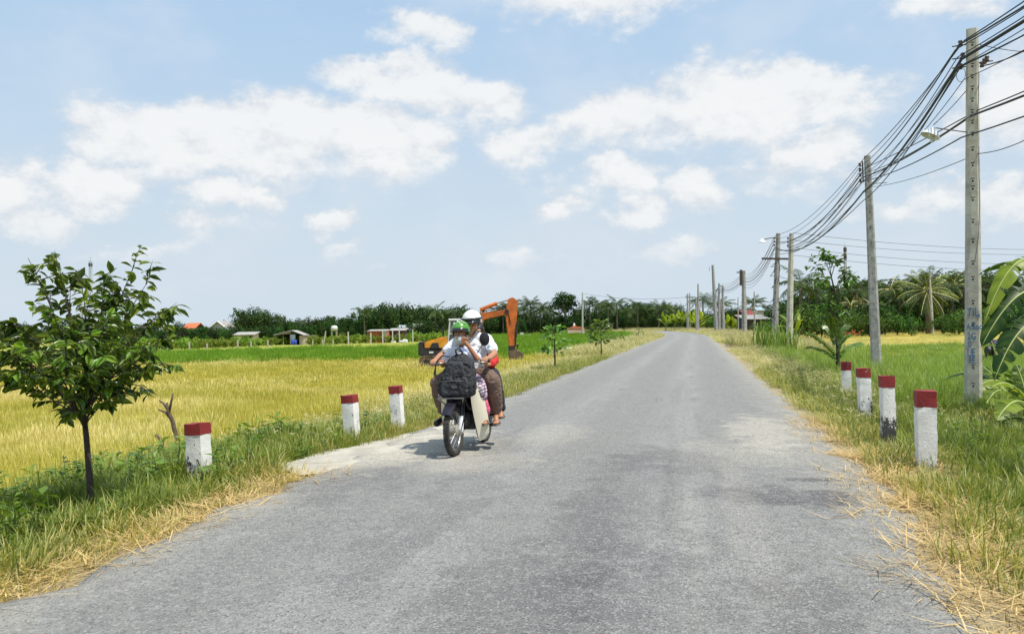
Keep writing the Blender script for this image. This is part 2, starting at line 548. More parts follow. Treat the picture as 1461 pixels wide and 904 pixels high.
_seg = np.hypot(*(CL[1:] - CL[:-1]).T)
_cum = np.concatenate([[0], np.cumsum(_seg)])
S0 = float(np.interp(0, CL[:, 1], _cum))          # arc length where y = 0
svals = np.concatenate([np.arange(_cum[0], S0 + 45, 0.35), np.arange(S0 + 45, _cum[-1], 1.2)])
uvals = np.array([-1, -.985, -.93, -.8, -.6, -.4, -.2, 0, .2, .4, .6, .8, .93, .985, 1])
cx = np.interp(svals, _cum, CL[:, 0]); cy = np.interp(svals, _cum, CL[:, 1])
tx = np.gradient(cx, svals); ty = np.gradient(cy, svals); tl = np.hypot(tx, ty); tx /= tl; ty /= tl
def wob(s, ph):
    return 0.10 * np.sin(s * 1.9 + ph) * np.sin(s * .53 + 2 * ph) + 0.07 * np.sin(s * 4.7 + 3 * ph) + .05 * np.sin(s * 11 + ph)
V = []; UA = []; SA = []
for i, s in enumerate(svals):
    for u in uvals:
        w = HALF + 0.06 + (wob(s, 0.4) if u < 0 else wob(s, 2.2)) * (abs(u) ** 3)
        if u > 0: w -= NARROW * min(6, max(0, 8 - cy[i]))
        x = cx[i] + ty[i] * u * w; y = cy[i] - tx[i] * u * w
        z = 0.022 + 0.035 * (1 - u * u) - (0.10 if abs(u) == 1 else 0.012 if abs(u) > .98 else 0)
        V.append((x, y, z)); UA.append(u * w); SA.append(s - S0)
nu = len(uvals)
ii = np.arange(len(svals) * nu).reshape(len(svals), nu)
rq = np.stack([ii[:-1, :-1], ii[:-1, 1:], ii[1:, 1:], ii[1:, :-1]], -1).reshape(-1, 4)
PALE = (0.50, 0.465, 0.385); TAR = (0.085, 0.08, 0.085)
def rpos(px, py):
    p = on(px, py, 0.03)
    return float(lateral(p.x, p.y)[0]), float(np.interp(p.y, CL[:, 1][:np.argmax(CL[:, 1]) + 1], _cum[:np.argmax(CL[:, 1]) + 1])) - S0
PATCHES = []
for (px, py, ru, rs, col, am) in [(520, 648, .9, 2.0, PALE, .85), (600, 642, .9, 1.6, PALE, .6), (790, 622, .5, 1.2, PALE, .3), (660, 668, .8, .8, PALE, .45),
                                  (1085, 610, .55, 2.0, PALE, .6), (1060, 640, .8, 1.2, PALE, .3), (1105, 697, .75, .42, TAR, .75), (1150, 672, .28, .14, TAR, .8), (960, 655, .7, .8, TAR, .35),
                                  (900, 705, .55, 3.2, TAR, .30), (820, 780, .35, 2.4, TAR, .25), (1050, 720, .16, 2.6, PALE, .16), (985, 760, .12, 2.2, PALE, .12), (640, 720, .35, 2.8, TAR, .3), (330, 735, .3, .4, PALE, .4), (940, 850, .5, 1.6, TAR, .32), (720, 860, .5, 1.1, TAR, .3), (1120, 860, .3, .9, TAR, .35), (480, 700, .6, 1.2, TAR, .3)]:
    pu, ps = rpos(px, py)
    PATCHES.append((pu, ps, ru, rs, col, am))
rm = np_mesh('road', V, rq)
for nm, ar in (('across', UA), ('along', SA)):
    a_ = rm.attributes.new(nm, 'FLOAT', 'POINT'); a_.data.foreach_set('value', np.array(ar, np.float32))
rm.polygons.foreach_set('use_smooth', [True] * len(rm.polygons))
tag(link('road', rm, road_mat()), 'grey worn asphalt country road bending left in the distance', kind='structure')

# pale sandy shoulder on the left where the field track joins
sm = plain('pale_dry_sand', (0.41, 0.385, 0.325), 0.95, 0.22, 3.5, bump=0.5, dirt=(0.34, 0.29, 0.2), dirt_amt=.5)
poly = [(392, 655), (440, 645), (500, 633), (560, 621), (612, 610), (660, 594), (700, 582), (735, 574), (705, 592), (660, 622), (585, 650), (515, 664), (455, 676), (418, 676)]
mb = MB()
pts = [on(px, py, 0.0) for px, py in poly]
bmq = bmesh.new()
vs = [bmq.verts.new((p.x, p.y, 0)) for p in pts]
f_ = bmq.faces.new(vs)
bmesh.ops.triangulate(bmq, faces=[f_])
for _ in range(3):
    bmesh.ops.subdivide_edges(bmq, edges=bmq.edges[:], cuts=1)
for v in bmq.verts:
    v.co.z = hz(v.co.x, v.co.y) + 0.035 + 0.006 * math.sin(v.co.x * 9) * math.sin(v.co.y * 7)
    d_ = float(lateral(v.co.x, v.co.y)[0])
    if d_ > -2.75:
        v.co.z = 0.022 + 0.035 * (1 - (d_ / 2.78) ** 2) + 0.006
    if v.is_boundary: v.co.z -= 0.012
    v.co.x += 0.05 * math.sin(v.co.y * 6 + v.co.x * 3)
sh = bpy.data.meshes.new('sandy_shoulder'); bmq.to_mesh(sh); bmq.free()
sh.polygons.foreach_set('use_smooth', [True] * len(sh.polygons))
tag(link('sandy_shoulder', sh, sm), 'pale sandy strip along the left edge of the road', kind='structure')

# ------------------------------------------------------------------ grass: tufts scattered as ground cover
def tuft(name, n, spread, h, w, bend, mat, seed, segs=3, head=0, flat=False, dens_fall=False):
    r = random.Random(seed)
    mb = MB()
    for i in range(n):
        an = r.uniform(0, 2 * math.pi); rr = spread * math.sqrt(r.random())
        bx, by = rr * math.cos(an), rr * math.sin(an)
        hh = r.uniform(*h); ww = r.uniform(*w)
        dr = an + r.gauss(0, 0.9)
        bd = r.uniform(*bend)
        dx, dy = math.cos(dr), math.sin(dr)
        px, py = -dy, dx
        tw = r.uniform(-0.6, 0.6); px, py = px * math.cos(tw) + dx * math.sin(tw), py * math.cos(tw) + dy * math.sin(tw)
        v = r.random()
        P = []
        x, y, z = bx, by, (-0.02 if not flat else r.uniform(0.005, 0.05))
        ang = r.uniform(0.05, 0.35) if not flat else r.uniform(1.3, 1.62)
        st = hh / segs
        pts = [(x, y, z)]
        for k in range(segs):
            x += math.sin(ang) * dx * st; y += math.sin(ang) * dy * st; z += math.cos(ang) * st
            ang += bd / segs
            if flat: z = max(0.004, z); ang = min(max(ang, 1.2), 1.75)
            pts.append((x, y, z))
        vs, fs, av = [], [], []
        for k, (a, b_, c_) in enumerate(pts[:-1]):
            k_ = ww * (1.0 if k < 2 else 0.75) * (0.75 if k == 0 else 1)
            if flat: k_ = ww
            vs += [(a - px * k_ / 2, b_ - py * k_ / 2, c_), (a + px * k_ / 2, b_ + py * k_ / 2, c_)]
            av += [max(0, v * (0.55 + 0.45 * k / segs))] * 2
        vs.append(pts[-1]); av.append(v)
        for k in range(segs - 1):
            fs.append((2 * k, 2 * k + 1, 2 * k + 3, 2 * k + 2))
        fs.append((2 * segs - 2, 2 * segs - 1, 2 * segs))
        mb.add(vs, fs, 0, av)
        if head and r.random() < head:      # a loose seed head
            tip = Vector(pts[-1]); dv = (Vector(pts[-1]) - Vector(pts[-2])).normalized()
            for q in range(5):
                a0 = tip - dv * (0.02 * q)
                sdv = Vector((r.uniform(-1, 1), r.uniform(-1, 1), r.uniform(.2, 1))).normalized() * r.uniform(.03, .07)
                mb.add([a0, a0 + sdv + Vector((.003, 0, 0)), a0 + sdv * 0.9 + dv * .02], [(0, 1, 2)], 0, [.8, .8, .8])
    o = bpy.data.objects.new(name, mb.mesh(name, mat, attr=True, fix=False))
    return o

def leafy(name, n, spread, h, size, mat, seed):
    """a low broad-leaved weed"""
    r = random.Random(seed); mb = MB()
    for i in range(n):
        an = r.uniform(0, 2 * math.pi); rr = spread * math.sqrt(r.random())
        b0 = Vector((rr * math.cos(an), rr * math.sin(an), 0)); hh = r.uniform(*h)
        top = b0 + Vector((r.gauss(0, .12) * hh, r.gauss(0, .12) * hh, hh))
        mb.tube([b0, (b0 + top) / 2, top], [.004, .003, .002], 3, cap=False, a=.3)
        for k in range(r.randint(4, 8)):
            q = b0.lerp(top, r.uniform(.25, 1)); dr = r.uniform(0, 6.28); l = r.uniform(*size)
            dv = Vector((math.cos(dr), math.sin(dr), r.uniform(-.2, .7))).normalized(); sv = dv.cross(Vector((0, 0, 1))).normalized() * l * .24
            v = r.random()
            mb.add([q, q + dv * l * .5 + sv, q + dv * l - Vector((0, 0, l * .15)), q + dv * l * .5 - sv], [(0, 1, 2), (0, 2, 3)], 0, [v, v, v, v])
    return bpy.data.objects.new(name, mb.mesh(name, mat, attr=True, fix=False))

def scatter(name, label, pts, protos, scale=(0.8, 1.25), seed=1, tilt=0.12, cat='grass', rnd=None, dry=None, zs=None):
    """one ground-cover object: its points carry tufts through geometry nodes"""
    g = np.random.default_rng(seed)
    n = len(pts)
    me = bpy.data.meshes.new(name)
    me.vertices.add(n); me.vertices.foreach_set('co', np.asarray(pts, np.float32).ravel())
    rot = np.stack([g.normal(0, tilt, n), g.normal(0, tilt, n), g.uniform(0, 6.283, n)], 1)
    sc = g.uniform(*scale, n); scl = np.stack([sc, sc, sc * (g.uniform(.85, 1.2, n) if zs is None else zs)], 1)
    for nm, ty, ar in (('rot', 'FLOAT_VECTOR', rot), ('scl', 'FLOAT_VECTOR', scl)):
        a = me.attributes.new(nm, ty, 'POINT'); a.data.foreach_set('vector', ar.astype(np.float32).ravel())
    for nm, ar in (('rnd', g.random(n) if rnd is None else rnd), ('dry', g.random(n) * .4 if dry is None else dry)):
        a = me.attributes.new(nm, 'FLOAT', 'POINT'); a.data.foreach_set('value', np.asarray(ar, np.float32))
    a = me.attributes.new('pick', 'INT', 'POINT'); a.data.foreach_set('value', g.integers(0, len(protos), n).astype(np.int32))
    o = link(name, me)
    tag(o, label, cat, None, 'stuff')
    ng = bpy.data.node_groups.new(name, 'GeometryNodeTree')
    ng.interface.new_socket('Geometry', in_out='INPUT', socket_type='NodeSocketGeometry')
    ng.interface.new_socket('Geometry', in_out='OUTPUT', socket_type='NodeSocketGeometry')
    N = ng.nodes.new; L = ng.links.new
    gi, go = N('NodeGroupInput'), N('NodeGroupOutput')
    iop = N('GeometryNodeInstanceOnPoints')
    g2i = N('GeometryNodeGeometryToInstance')
    for p in reversed(protos):
        oi = N('GeometryNodeObjectInfo'); oi.inputs['Object'].default_value = p
        L(oi.outputs['Geometry'], g2i.inputs[0])
    L(gi.outputs[0], iop.inputs['Points']); L(g2i.outputs[0], iop.inputs['Instance'])
    iop.inputs['Pick Instance'].default_value = True
    for nm, ty, sock in (('pick', 'INT', 'Instance Index'), ('rot', 'FLOAT_VECTOR', 'Rotation'), ('scl', 'FLOAT_VECTOR', 'Scale')):
        na = N('GeometryNodeInputNamedAttribute'); na.data_type = ty; na.inputs['Name'].default_value = nm
        L(na.outputs['Attribute'], iop.inputs[sock])
    L(iop.outputs[0], go.inputs[0])
    md = o.modifiers.new('scatter', 'NODES'); md.node_group = ng
    return o

def inview(x, y, m=0.06):
    """keep what the photograph, or a step to its side, can see"""
    return (y > 2.0) & (np.abs(x) < (0.62 + m) * y + 2.5)

EXCL = []
def _ex(px, py, r, dy=0.0, amount=1.0):
    p = ground_at(px, py); EXCL.append((p.x, p.y + dy, r, amount))
[_ex(130, 722, .34, -q_, .95 - .25 * q_) for q_ in (0, .35, .7, 1.05)]; [_ex(286, 684, .28, -q_, .9 - .3 * q_) for q_ in (.4, .75)]; [_ex(1322, 671, .28, -q_, .8 - .3 * q_) for q_ in (.4, .7)]
for _q in ((286, 684), (503, 629), (569, 614), (1322, 671), (1268, 637), (1235, 600), (1208, 566)):
    _ex(*_q, .26, -.16, .85)
_ex(1389, 598, .6, -.3, .6); _ex(1420, 600, 1.1, 0, .8); _ex(1455, 610, 1.0, -.6, .7)
APRON = np.array([(p.x, p.y) for p in pts])
def clear(x, y, g):
    k = np.ones(len(x), bool)
    for (cx_, cy_, r_, am_) in EXCL:
        k &= ~((np.hypot(x - cx_, y - cy_) < r_) & (g.random(len(x)) < am_))
    ins = np.zeros(len(x), bool); n_ = len(APRON)
    for i in range(n_):
        (x1, y1), (x2, y2) = APRON[i], APRON[(i + 1) % n_]
        if y1 == y2: continue
        ins ^= ((y1 > y) != (y2 > y)) & (x < (x2 - x1) * (y - y1) / (y2 - y1) + x1)
    return k & ~(ins & (g.random(len(x)) < .97))
def region(x0, x1, y0, y1, dens, d0, d1, seed, noise=0.0, freq=0.5, fall=None):
    g = np.random.default_rng(seed)
    n = int((x1 - x0) * (y1 - y0) * dens)
    x = g.uniform(x0, x1, n); y = g.uniform(y0, y1, n)
    k = inview(x, y) & clear(x, y, g)
    x, y = x[k], y[k]
    d = lateral(x, y)
    k = (d > d0) & (d < d1)
    x, y, d = x[k], y[k], d[k]
    if noise:
        f = (np.sin(x * freq * 1.7 + 1.3 * np.sin(y * freq + seed)) * np.sin(y * freq * 1.3 + 1.1 * np.sin(x * freq * .9)) + .5 * np.sin(x * freq * 3.1 + y * freq * 2.3 + seed)) / 1.5
        k = g.random(len(x)) > noise * (0.5 - 0.5 * f) * 1.6
        x, y, d = x[k], y[k], d[k]
    if fall is not None:
        k = g.random(len(x)) < fall(x, y, d)
        x, y, d = x[k], y[k], d[k]
    return np.stack([x, y, hgt(x, y)], 1), d

GREEN = leaf_mat('verge_grass', (0.055, 0.105, 0.014), (0.37, 0.43, 0.070), .35, .5, True, (0.52, 0.44, 0.16))
STRAW = leaf_mat('dry_straw', (0.38, 0.25, 0.09), (0.78, 0.60, 0.30), .15, .7, True, spec=.2)
STUB = leaf_mat('rice_stubble', (0.29, 0.295, 0.045), (0.72, 0.61, 0.16), .30, .65, True, (0.80, 0.68, 0.34), spec=.2)
RICE = leaf_mat('young_rice', (0.09, 0.20, 0.012), (0.27, 0.42, 0.04), .35, .55, True, spec=.25)
BLOND = leaf_mat('tall_dry_grass', (0.14, 0.19, 0.045), (0.58, 0.54, 0.25), .28, .65, True, (0.74, 0.64, 0.42), spec=.2)
WEED = leaf_mat('broad_weed', (0.040, 0.095, 0.012), (0.21, 0.33, 0.045), .32, .45, True)
REED = leaf_mat('tall_green_grass', (0.085, 0.17, 0.020), (0.36, 0.48, 0.085), .38, .5, True, (0.52, 0.48, 0.17))

T_lush = [tuft('t', 52, .20, (.12, .33), (.007, .013), (.5, 1.7), GREEN, 10 + i) for i in range(4)]
T_short = [tuft('t', 60, .22, (.06, .22), (.004, .008), (.3, 1.5), GREEN, 20 + i) for i in range(3)]
T_straw = [tuft('t', 40, .20, (.08, .30), (.003, .007), (-.3, .3), STRAW, 30 + i, flat=True) for i in range(4)]
T_stub = [tuft('t', 190, .75, (.08, .28), (.006, .012), (.1, .7), STUB, 40 + i, segs=2) for i in range(3)]
T_stubf = [tuft('t', 210, 1.3, (.10, .24), (.014, .026), (.1, .7), STUB, 45 + i, segs=2) for i in range(3)]
T_rice = [tuft('t', 320, 1.6, (.35, .60), (.016, .032), (.2, .9), RICE, 50 + i, segs=2) for i in range(3)]
T_blond = [tuft('t', 44, .26, (.35, .85), (.004, .009), (.2, .9), BLOND, 60 + i, head=.30) for i in range(4)]
T_blondf = [tuft('t', 60, .6, (.45, .95), (.012, .022), (.2, .9), BLOND, 65 + i, segs=2, head=.3) for i in range(3)]
T_reed = [tuft('t', 44, .30, (.35, .80), (.008, .015), (.3, 1.3), REED, 70 + i) for i in range(4)]
T_reedf = [tuft('t', 90, .8, (.30, .70), (.012, .022), (.3, 1.2), REED, 75 + i, segs=2) for i in range(3)]
T_weed = [leafy('t', 9, .14, (.08, .26), (.05, .12), WEED, 80 + i) for i in range(3)]

def near_fade(a, b):
    return lambda x, y, d: np.clip((b - y) / (b - a), 0, 1)
def blotch(x, y, f, s):
    return 0.5 + 0.5 * np.sin(x * f * 1.7 + 1.3 * np.sin(y * f + s)) * np.sin(y * f * 1.3 + 1.1 * np.sin(x * f * .9 + s))

# left verge, near: green clumps with straw along the asphalt
p, d = region(-14, 0, 2, 12.4, 42, -7.6, -3.15, 1, .35, 1.3)
dry = np.clip(0.55 - (-d - 3.1) * 0.55, 0.0, .8) + 0.5 * (blotch(p[:, 0], p[:, 1], 1.6, 3) - .28)
scatter('verge_grass', 'lush green grass on the left roadside bank', p, T_lush, (.6, 1.15), 1, dry=dry)
p, d = region(-14, 0, 2, 14, 55, -7.0, -2.85, 2, .2, 1.7)
scatter('short_grass', 'short yellowing grass in front of the lush bank on the left', p, T_short, (.7, 1.3), 2, dry=np.clip(.85 - (-d - 2.9) * .85, .05, 1), zs=np.clip(.55 + (-d - 2.9) * .6, .5, 1.1))
p, d = region(-12, 0, 2, 11.5, 60, -4.0, -2.55, 3, .55, 1.9, fall=lambda x, y, d: np.clip(1.25 - np.abs(d + 3.0) * 1.1, 0, 1))
scatter('straw_litter', 'pale dry straw lying along the left edge of the asphalt', p, T_straw, (.6, 1.2), 3, tilt=.06, cat='straw')
p, d = region(-16, 0, 2, 13, 9, -7.2, -3.5, 4, .5, .9)
scatter('roadside_weeds', 'broad-leaved weeds among the grass on the left bank', p, T_weed, (.7, 1.5), 4, cat='weeds')
# left field
p, d = region(-40, 6, 6, 34, 3.6, -200, -5.4, 5, .15, .35)
bl = blotch(p[:, 0], p[:, 1], .33, 2)
scatter('stubble', 'yellow rice stubble of the near field on the left', p, T_stub, (.65, 1.3), 5, dry=np.clip(bl * .75 + .05, 0, 1), rnd=np.clip(.25 + .75 * rng.random(len(p)) * (.4 + .6 * bl), 0, 1))
p, d = region(-70, 14, 30, 66, 1.25, -200, -5.0, 6, .12, .2)
bl = blotch(p[:, 0], p[:, 1], .16, 4)
scatter('far_stubble', 'yellow stubble further out in the left field', p, T_stubf, (.85, 1.2), 6, dry=np.clip(bl * .7 + .05, 0, 1))
def rice_ok(x, y, d):
    e = 65.5 + 2.5 * np.sin(x * .13) - .03 * x + 5 * np.sin(x * 1.9 + y) * np.sin(y * 2.3 - x)
    f = np.where(x < -6, 98 + .10 * x + 3 * np.sin(x * .2), 240)
    return ((y > e) & (y < f)) * 1.0
p, d = region(-80, 40, 60, 230, .55, -140, -6.5, 7, fall=rice_ok)
scatter('young_rice', 'bright green band of young rice across the left field', p, T_rice, (.85, 1.2), 7, cat='rice')
# verge strips of tall blond grass
def lb(x, y, d): return np.clip((y - 10.2) / 3, 0, 1) * np.clip((-d - 2.7) / .35, 0, 1) * np.clip((7.4 + d) / 3.6, .0, 1)
p, d = region(-10, 22, 9.5, 46, 13, -7.6, -2.85, 8, .35, .8, fall=lb)
edge = np.clip((-d - 2.8) / 1.3, .22, 1)
scatter('blond_grass', 'tall dry grass with seed heads on the left verge', p, T_blond, (.6, 1.0), 8, dry=.10 + .6 * rng.random(len(p)), zs=edge * rng.uniform(.22, .42, len(p)))
p, d = region(-4, 60, 44, 240, 4.5, -7.0, -3.0, 9)
scatter('far_blond_grass', 'pale dry grass on the left verge toward the bend', p, T_blondf, (.8, 1.15), 9, dry=.12 + .6 * rng.random(len(p)), zs=np.clip((-d - 2.7) / 1.6, .35, 1) * rng.uniform(.4, .7, len(p)))
p, d = region(-8, 14, 10, 40, 22, -4.6, -2.8, 10, .3, 1.2)
scatter('verge_turf', 'low yellow-green grass beside the asphalt on the left', p, T_short, (.8, 1.5), 10, dry=np.clip(.25 + .5 * rng.random(len(p)), 0, 1))
# right verge
p, d = region(0, 22, 2, 26, 40, 3.05, 6.2, 11, .3, 1.2)
scatter('short_grass', 'short yellow-green grass round the posts on the right verge', p, T_short, (.8, 1.5), 11, dry=np.clip(.72 - (d - 2.9) * .60, .0, 1) + .2 * (blotch(p[:, 0], p[:, 1], 1.0, 1) - .5))
p, d = region(0, 12, 2, 13, 60, 2.45, 4.4, 12, .5, 1.6, fall=lambda x, y, d: np.clip(1.2 - np.abs(d - 3.15) * 1.25, 0, 1) * np.clip((14 - y) / 3, 0, 1))
scatter('straw_litter', 'reddish dry straw lying along the right edge of the asphalt', p, T_straw, (.6, 1.25), 12, tilt=.06, cat='straw')
p, d = region(2, 26, 3, 24, 24, 3.9, 13, 13, .25, .9, fall=lambda x, y, d: np.clip((d - 3.9) / 1.2, 0, 1) * np.where((y < 9.2), 1, np.clip((d - 4.6) / 1.0, .15, 1)))
scatter('verge_grass', 'lush green grass behind the posts on the right', p, T_lush, (.7, 1.25), 13, dry=np.clip(.15 + .55 * blotch(p[:, 0], p[:, 1], 1.3, 5), 0, 1))
p, d = region(3, 24, 3, 20, 3, 4.2, 12, 14, .4, .8)
scatter('roadside_weeds', 'broad-leaved weeds in the grass on the right', p, T_weed, (.7, 1.2), 14, cat='weeds', dry=.2 + .3 * rng.random(len(p)))
p, d = region(4, 26, 10, 48, 11, 3.0, 6.0, 15, .35, .8, fall=lambda x, y, d: np.clip((y - 11) / 4, 0, 1) * np.clip((5.4 - d) / 1.2, 0, 1))
scatter('blond_grass', 'tall dry grass with seed heads on the right verge', p, T_blond, (.6, 1.0), 15, dry=.08 + .6 * rng.random(len(p)), zs=np.clip((d - 2.8) / 1.2, .3, 1) * rng.uniform(.35, .75, len(p)))
p, d = region(6, 60, 15, 42, 5.0, 4.4, 30, 16, .2, .5, fall=lambda x, y, d: np.clip(1.5 - (d - 5) / 18, 0, 1))
scatter('tall_grass', 'tall green grass between the power poles on the right', p, T_reed, (.65, 1.05), 16, dry=np.clip(.4 * blotch(p[:, 0], p[:, 1], .5, 5), 0, 1))
p, d = region(16, 80, 44, 240, 3.2, 3.0, 9.0, 17)
scatter('far_blond_grass', 'pale dry grass on the right verge toward the bend', p, T_blondf, (.8, 1.15), 17, dry=.12 + .6 * rng.random(len(p)), zs=np.clip((d - 2.6) / 2.0, .3, 1) * rng.uniform(.7, 1.15, len(p)))
def rf(x, y, d):
    return np.where((y > 62) & (y < 135), .45, 1.0) * np.where((y > 42) & (y < 53), .5, .7)
p, d = region(10, 120, 22, 150, .85, 8.5, 120, 18, .2, .25, fall=rf)
yb = np.clip((p[:, 1] - 60) / 6, 0, 1) + .55 * ((p[:, 1] > 41) & (p[:, 1] < 54))
scatter('field_grass', 'mixed yellow and green grass of the field on the right', p, T_reedf, (.8, 1.2), 18, dry=np.clip(yb * .8 + .3 * rng.random(len(p)), 0, 1), zs=np.where(yb > .5, .40, .55) * rng.uniform(.7, 1.2, len(p)))
p, d = region(16, 90, 50, 60, 1.0, 8.5, 80, 19, .5, .25)
scatter('tall_grass', 'darker green ridge of rank grass across the right field', p, T_reedf, (.9, 1.3), 19, dry=rng.random(len(p)) * .1, rnd=rng.random(len(p)) * .5, zs=rng.uniform(.55, .8, len(p)))
# ------------------------------------------------------------------ guard posts beside the road
def post_mat():
    m, t, b = new_mat('worn_white_paint')
    co = coords(t)
    st = t.attr('stain', 'OBJECT')
    off = t.n('ShaderNodeObjectInfo').outputs['Random']
    ov = t.vmath('ADD', co, t.vmath('SCALE', (7, 3, 5)))
    sc = t.n('ShaderNodeVectorMath'); sc.operation = 'SCALE'; sc.inputs[0].default_value = (17, 11, 5); t.link(off, sc.inputs['Scale'])
    ov = t.vmath('ADD', co, sc.outputs[0])
    n1 = t.noise(t.vmath('MULTIPLY', ov, (1, 1, .45)), 11, 7, 0.75); n2 = t.noise(ov, 34, 5, 0.75)
    c = t.mix(n2, (0.62, 0.61, 0.58), (0.83, 0.83, 0.81))
    sp = t.n('ShaderNodeSeparateXYZ'); t.link(co, sp.inputs[0])
    low = t.math('MULTIPLY', t.ss(sp.outputs[2], 0.75, 0.0), st)
    k = t.math('ADD', t.math('MULTIPLY', low, 0.23), t.math('ADD', t.math('MULTIPLY', n1, 0.85), t.math('MULTIPLY', n2, 0.3)))
    c = t.mix(t.ss(k, 0.745, 0.80), c, t.mix(n1, (0.10, 0.095, 0.09), (0.012, 0.012, 0.015)))
    soil = t.math('MULTIPLY', t.ss(t.math('ADD', sp.outputs[2], t.math('MULTIPLY', n1, .14)), 0.22, 0.06), 0.6)
    c = t.mix(soil, c, (0.30, 0.24, 0.15))
    t.link(c, b.inputs['Base Color']); b.inputs['Roughness'].default_value = 0.8
    bp = t.n('ShaderNodeBump'); bp.inputs['Strength'].default_value = 0.6; bp.inputs['Distance'].default_value = 0.012
    t.link(t.math('ADD', n1, n2), bp.inputs['Height']); t.link(bp.outputs[0], b.inputs['Normal'])
    return m
POSTM = post_mat()
REDM_ = plain('faded_red_paint', (0.24, 0.012, 0.014), 0.65, 0.4, 14, dirt=(0.09, 0.025, 0.022), dirt_amt=.75, bump=.4)

def red_mat():
    m, t, b = new_mat('chipped_red_paint'); co = coords(t)
    sc = t.n('ShaderNodeVectorMath'); sc.operation = 'SCALE'; sc.inputs[0].default_value = (13, 9, 7); t.link(t.n('ShaderNodeObjectInfo').outputs['Random'], sc.inputs['Scale'])
    ov = t.vmath('ADD', co, sc.outputs[0])
    n1 = t.noise(ov, 9, 6, .75); n2 = t.noise(ov, 38, 4, .7)
    c = t.mix(n1, (0.30, 0.016, 0.018), (0.16, 0.014, 0.016))
    c = t.mix(t.ss(n2, .5, .7), c, (0.11, .025, .022))
    chip = t.ss(t.math('ADD', t.math('MULTIPLY', n1, .6), t.math('MULTIPLY', n2, .5)), .665, .70)
    c = t.mix(chip, c, (0.46, 0.42, 0.38))
    t.link(c, b.inputs['Base Color']); b.inputs['Roughness'].default_value = .7
    bp = t.n('ShaderNodeBump'); bp.inputs['Strength'].default_value = .6; bp.inputs['Distance'].default_value = .01
    t.link(n2, bp.inputs['Height']); t.link(bp.outputs[0], b.inputs['Normal'])
    return m
REDM = red_mat()
def guard_post(px, base, top, wpx, capfrac, lean, stain, label, dist=None):
    g = ground_at(px, base)
    if dist:
        q = at(px, base, dist); g = Vector((q.x, q.y, hz(q.x, q.y)))
    H = at(px, top, g.y).z - g.z
    w = wpx * g.y / FPX / 1.17
    t_ = thing('guard_post', label, 'guard post', (g.x, g.y, g.z), (0, R(lean), R(-12 + random.uniform(-5, 5))), 'painted guard posts along the road edges')
    def rough(mb, zlo, zhi, ww):
        # square shaft in slices with knocked-about edges
        nz_ = max(2, int((zhi - zlo) / .05))
        prev = None
        for i in range(nz_ + 1):
            z = zlo + (zhi - zlo) * i / nz_
            k = ww / 2
            ring = []
            for (sx, sy) in ((-1, -1), (-.3, -1), (.3, -1), (1, -1), (1, 0), (1, 1), (0, 1), (-1, 1), (-1, 0)):
                e = random.gauss(0, .003) if 0 < i < nz_ else random.gauss(0, .0045)
                cc = .93 if abs(sx) == 1 and abs(sy) == 1 else 1
                ring.append((sx * (k + e) * cc, sy * (k + e) * cc, z + (random.gauss(0, .004) if i == nz_ else 0)))
            b0 = len(mb.v)
            mb.add(ring, [])
            if prev is not None:
                n = 9
                for q in range(n):
                    mb.f.append((prev + q, prev + (q + 1) % n, b0 + (q + 1) % n, b0 + q)); mb.mi.append(0)
            prev = b0
        mb.f.append(tuple(prev + q for q in range(9))); mb.mi.append(0)
    cap = H * capfrac
    mb = MB(); rough(mb, -.25, H - cap, w)
    o = mb.build('shaft', POSTM, t_, smooth=35); o['stain'] = stain
    mb = MB(); rough(mb, H - cap + .001, H, w + .006)
    mb.build('red_top', REDM, t_, smooth=35)
    return t_
guard_post(286, 684, 603, 31, .20, -3.2, .75, 'white post with red top nearest the leafy young tree on the left')
guard_post(503, 629, 563, 22, .17, -3.6, .6, 'white post with red top at the inner end of the sandy strip on the left')
guard_post(569, 614, 550, 19, .17, -3.6, .55, 'white post with red top closest to the motorbike on the left verge')
guard_post(1322, 671, 557, 31, .20, 0.0, .55, 'broad clean white post with red top nearest the camera on the right')
guard_post(1268, 637, 536, 21, .16, -.3, 1.35, 'black-stained peeling white post with red top on the right')
guard_post(1235, 600, 525, 20, .17, -1.5, .95, 'red-topped white post darkened only round its foot on the right')
guard_post(1208, 566, 516, 16, .24, 0, .3, 'small farthest red-topped post on the right by the sapling')

# ------------------------------------------------------------------ power poles
CONC = plain('pole_concrete', (0.49, 0.47, 0.41), 0.85, 0.25, 4, bump=.35, dirt=(0.20, 0.17, 0.135), dirt_amt=.65, bscale=60)
CONC2 = plain('weathered_pole_concrete', (0.34, 0.335, 0.32), 0.88, 0.28, 6, bump=.4, dirt=(0.13, 0.125, 0.12), dirt_amt=.7, bscale=60)
IRON = plain('rusty_iron', (0.09, 0.07, 0.06), 0.7, .4, 20)
PORC = plain('brown_porcelain', (0.10, 0.06, 0.045), 0.25, .2, 10)
CABLE = plain('black_cable', (0.018, 0.018, 0.020), 0.55, .2, 3)
GREYW = plain('grey_wire', (0.10, 0.10, 0.105), 0.5, .2, 3)
BLUEP = plain('blue_spray_paint', (0.07, 0.20, 0.42), 0.6, .6, 34, dirt=(.40, .40, .38), dirt_amt=.7)

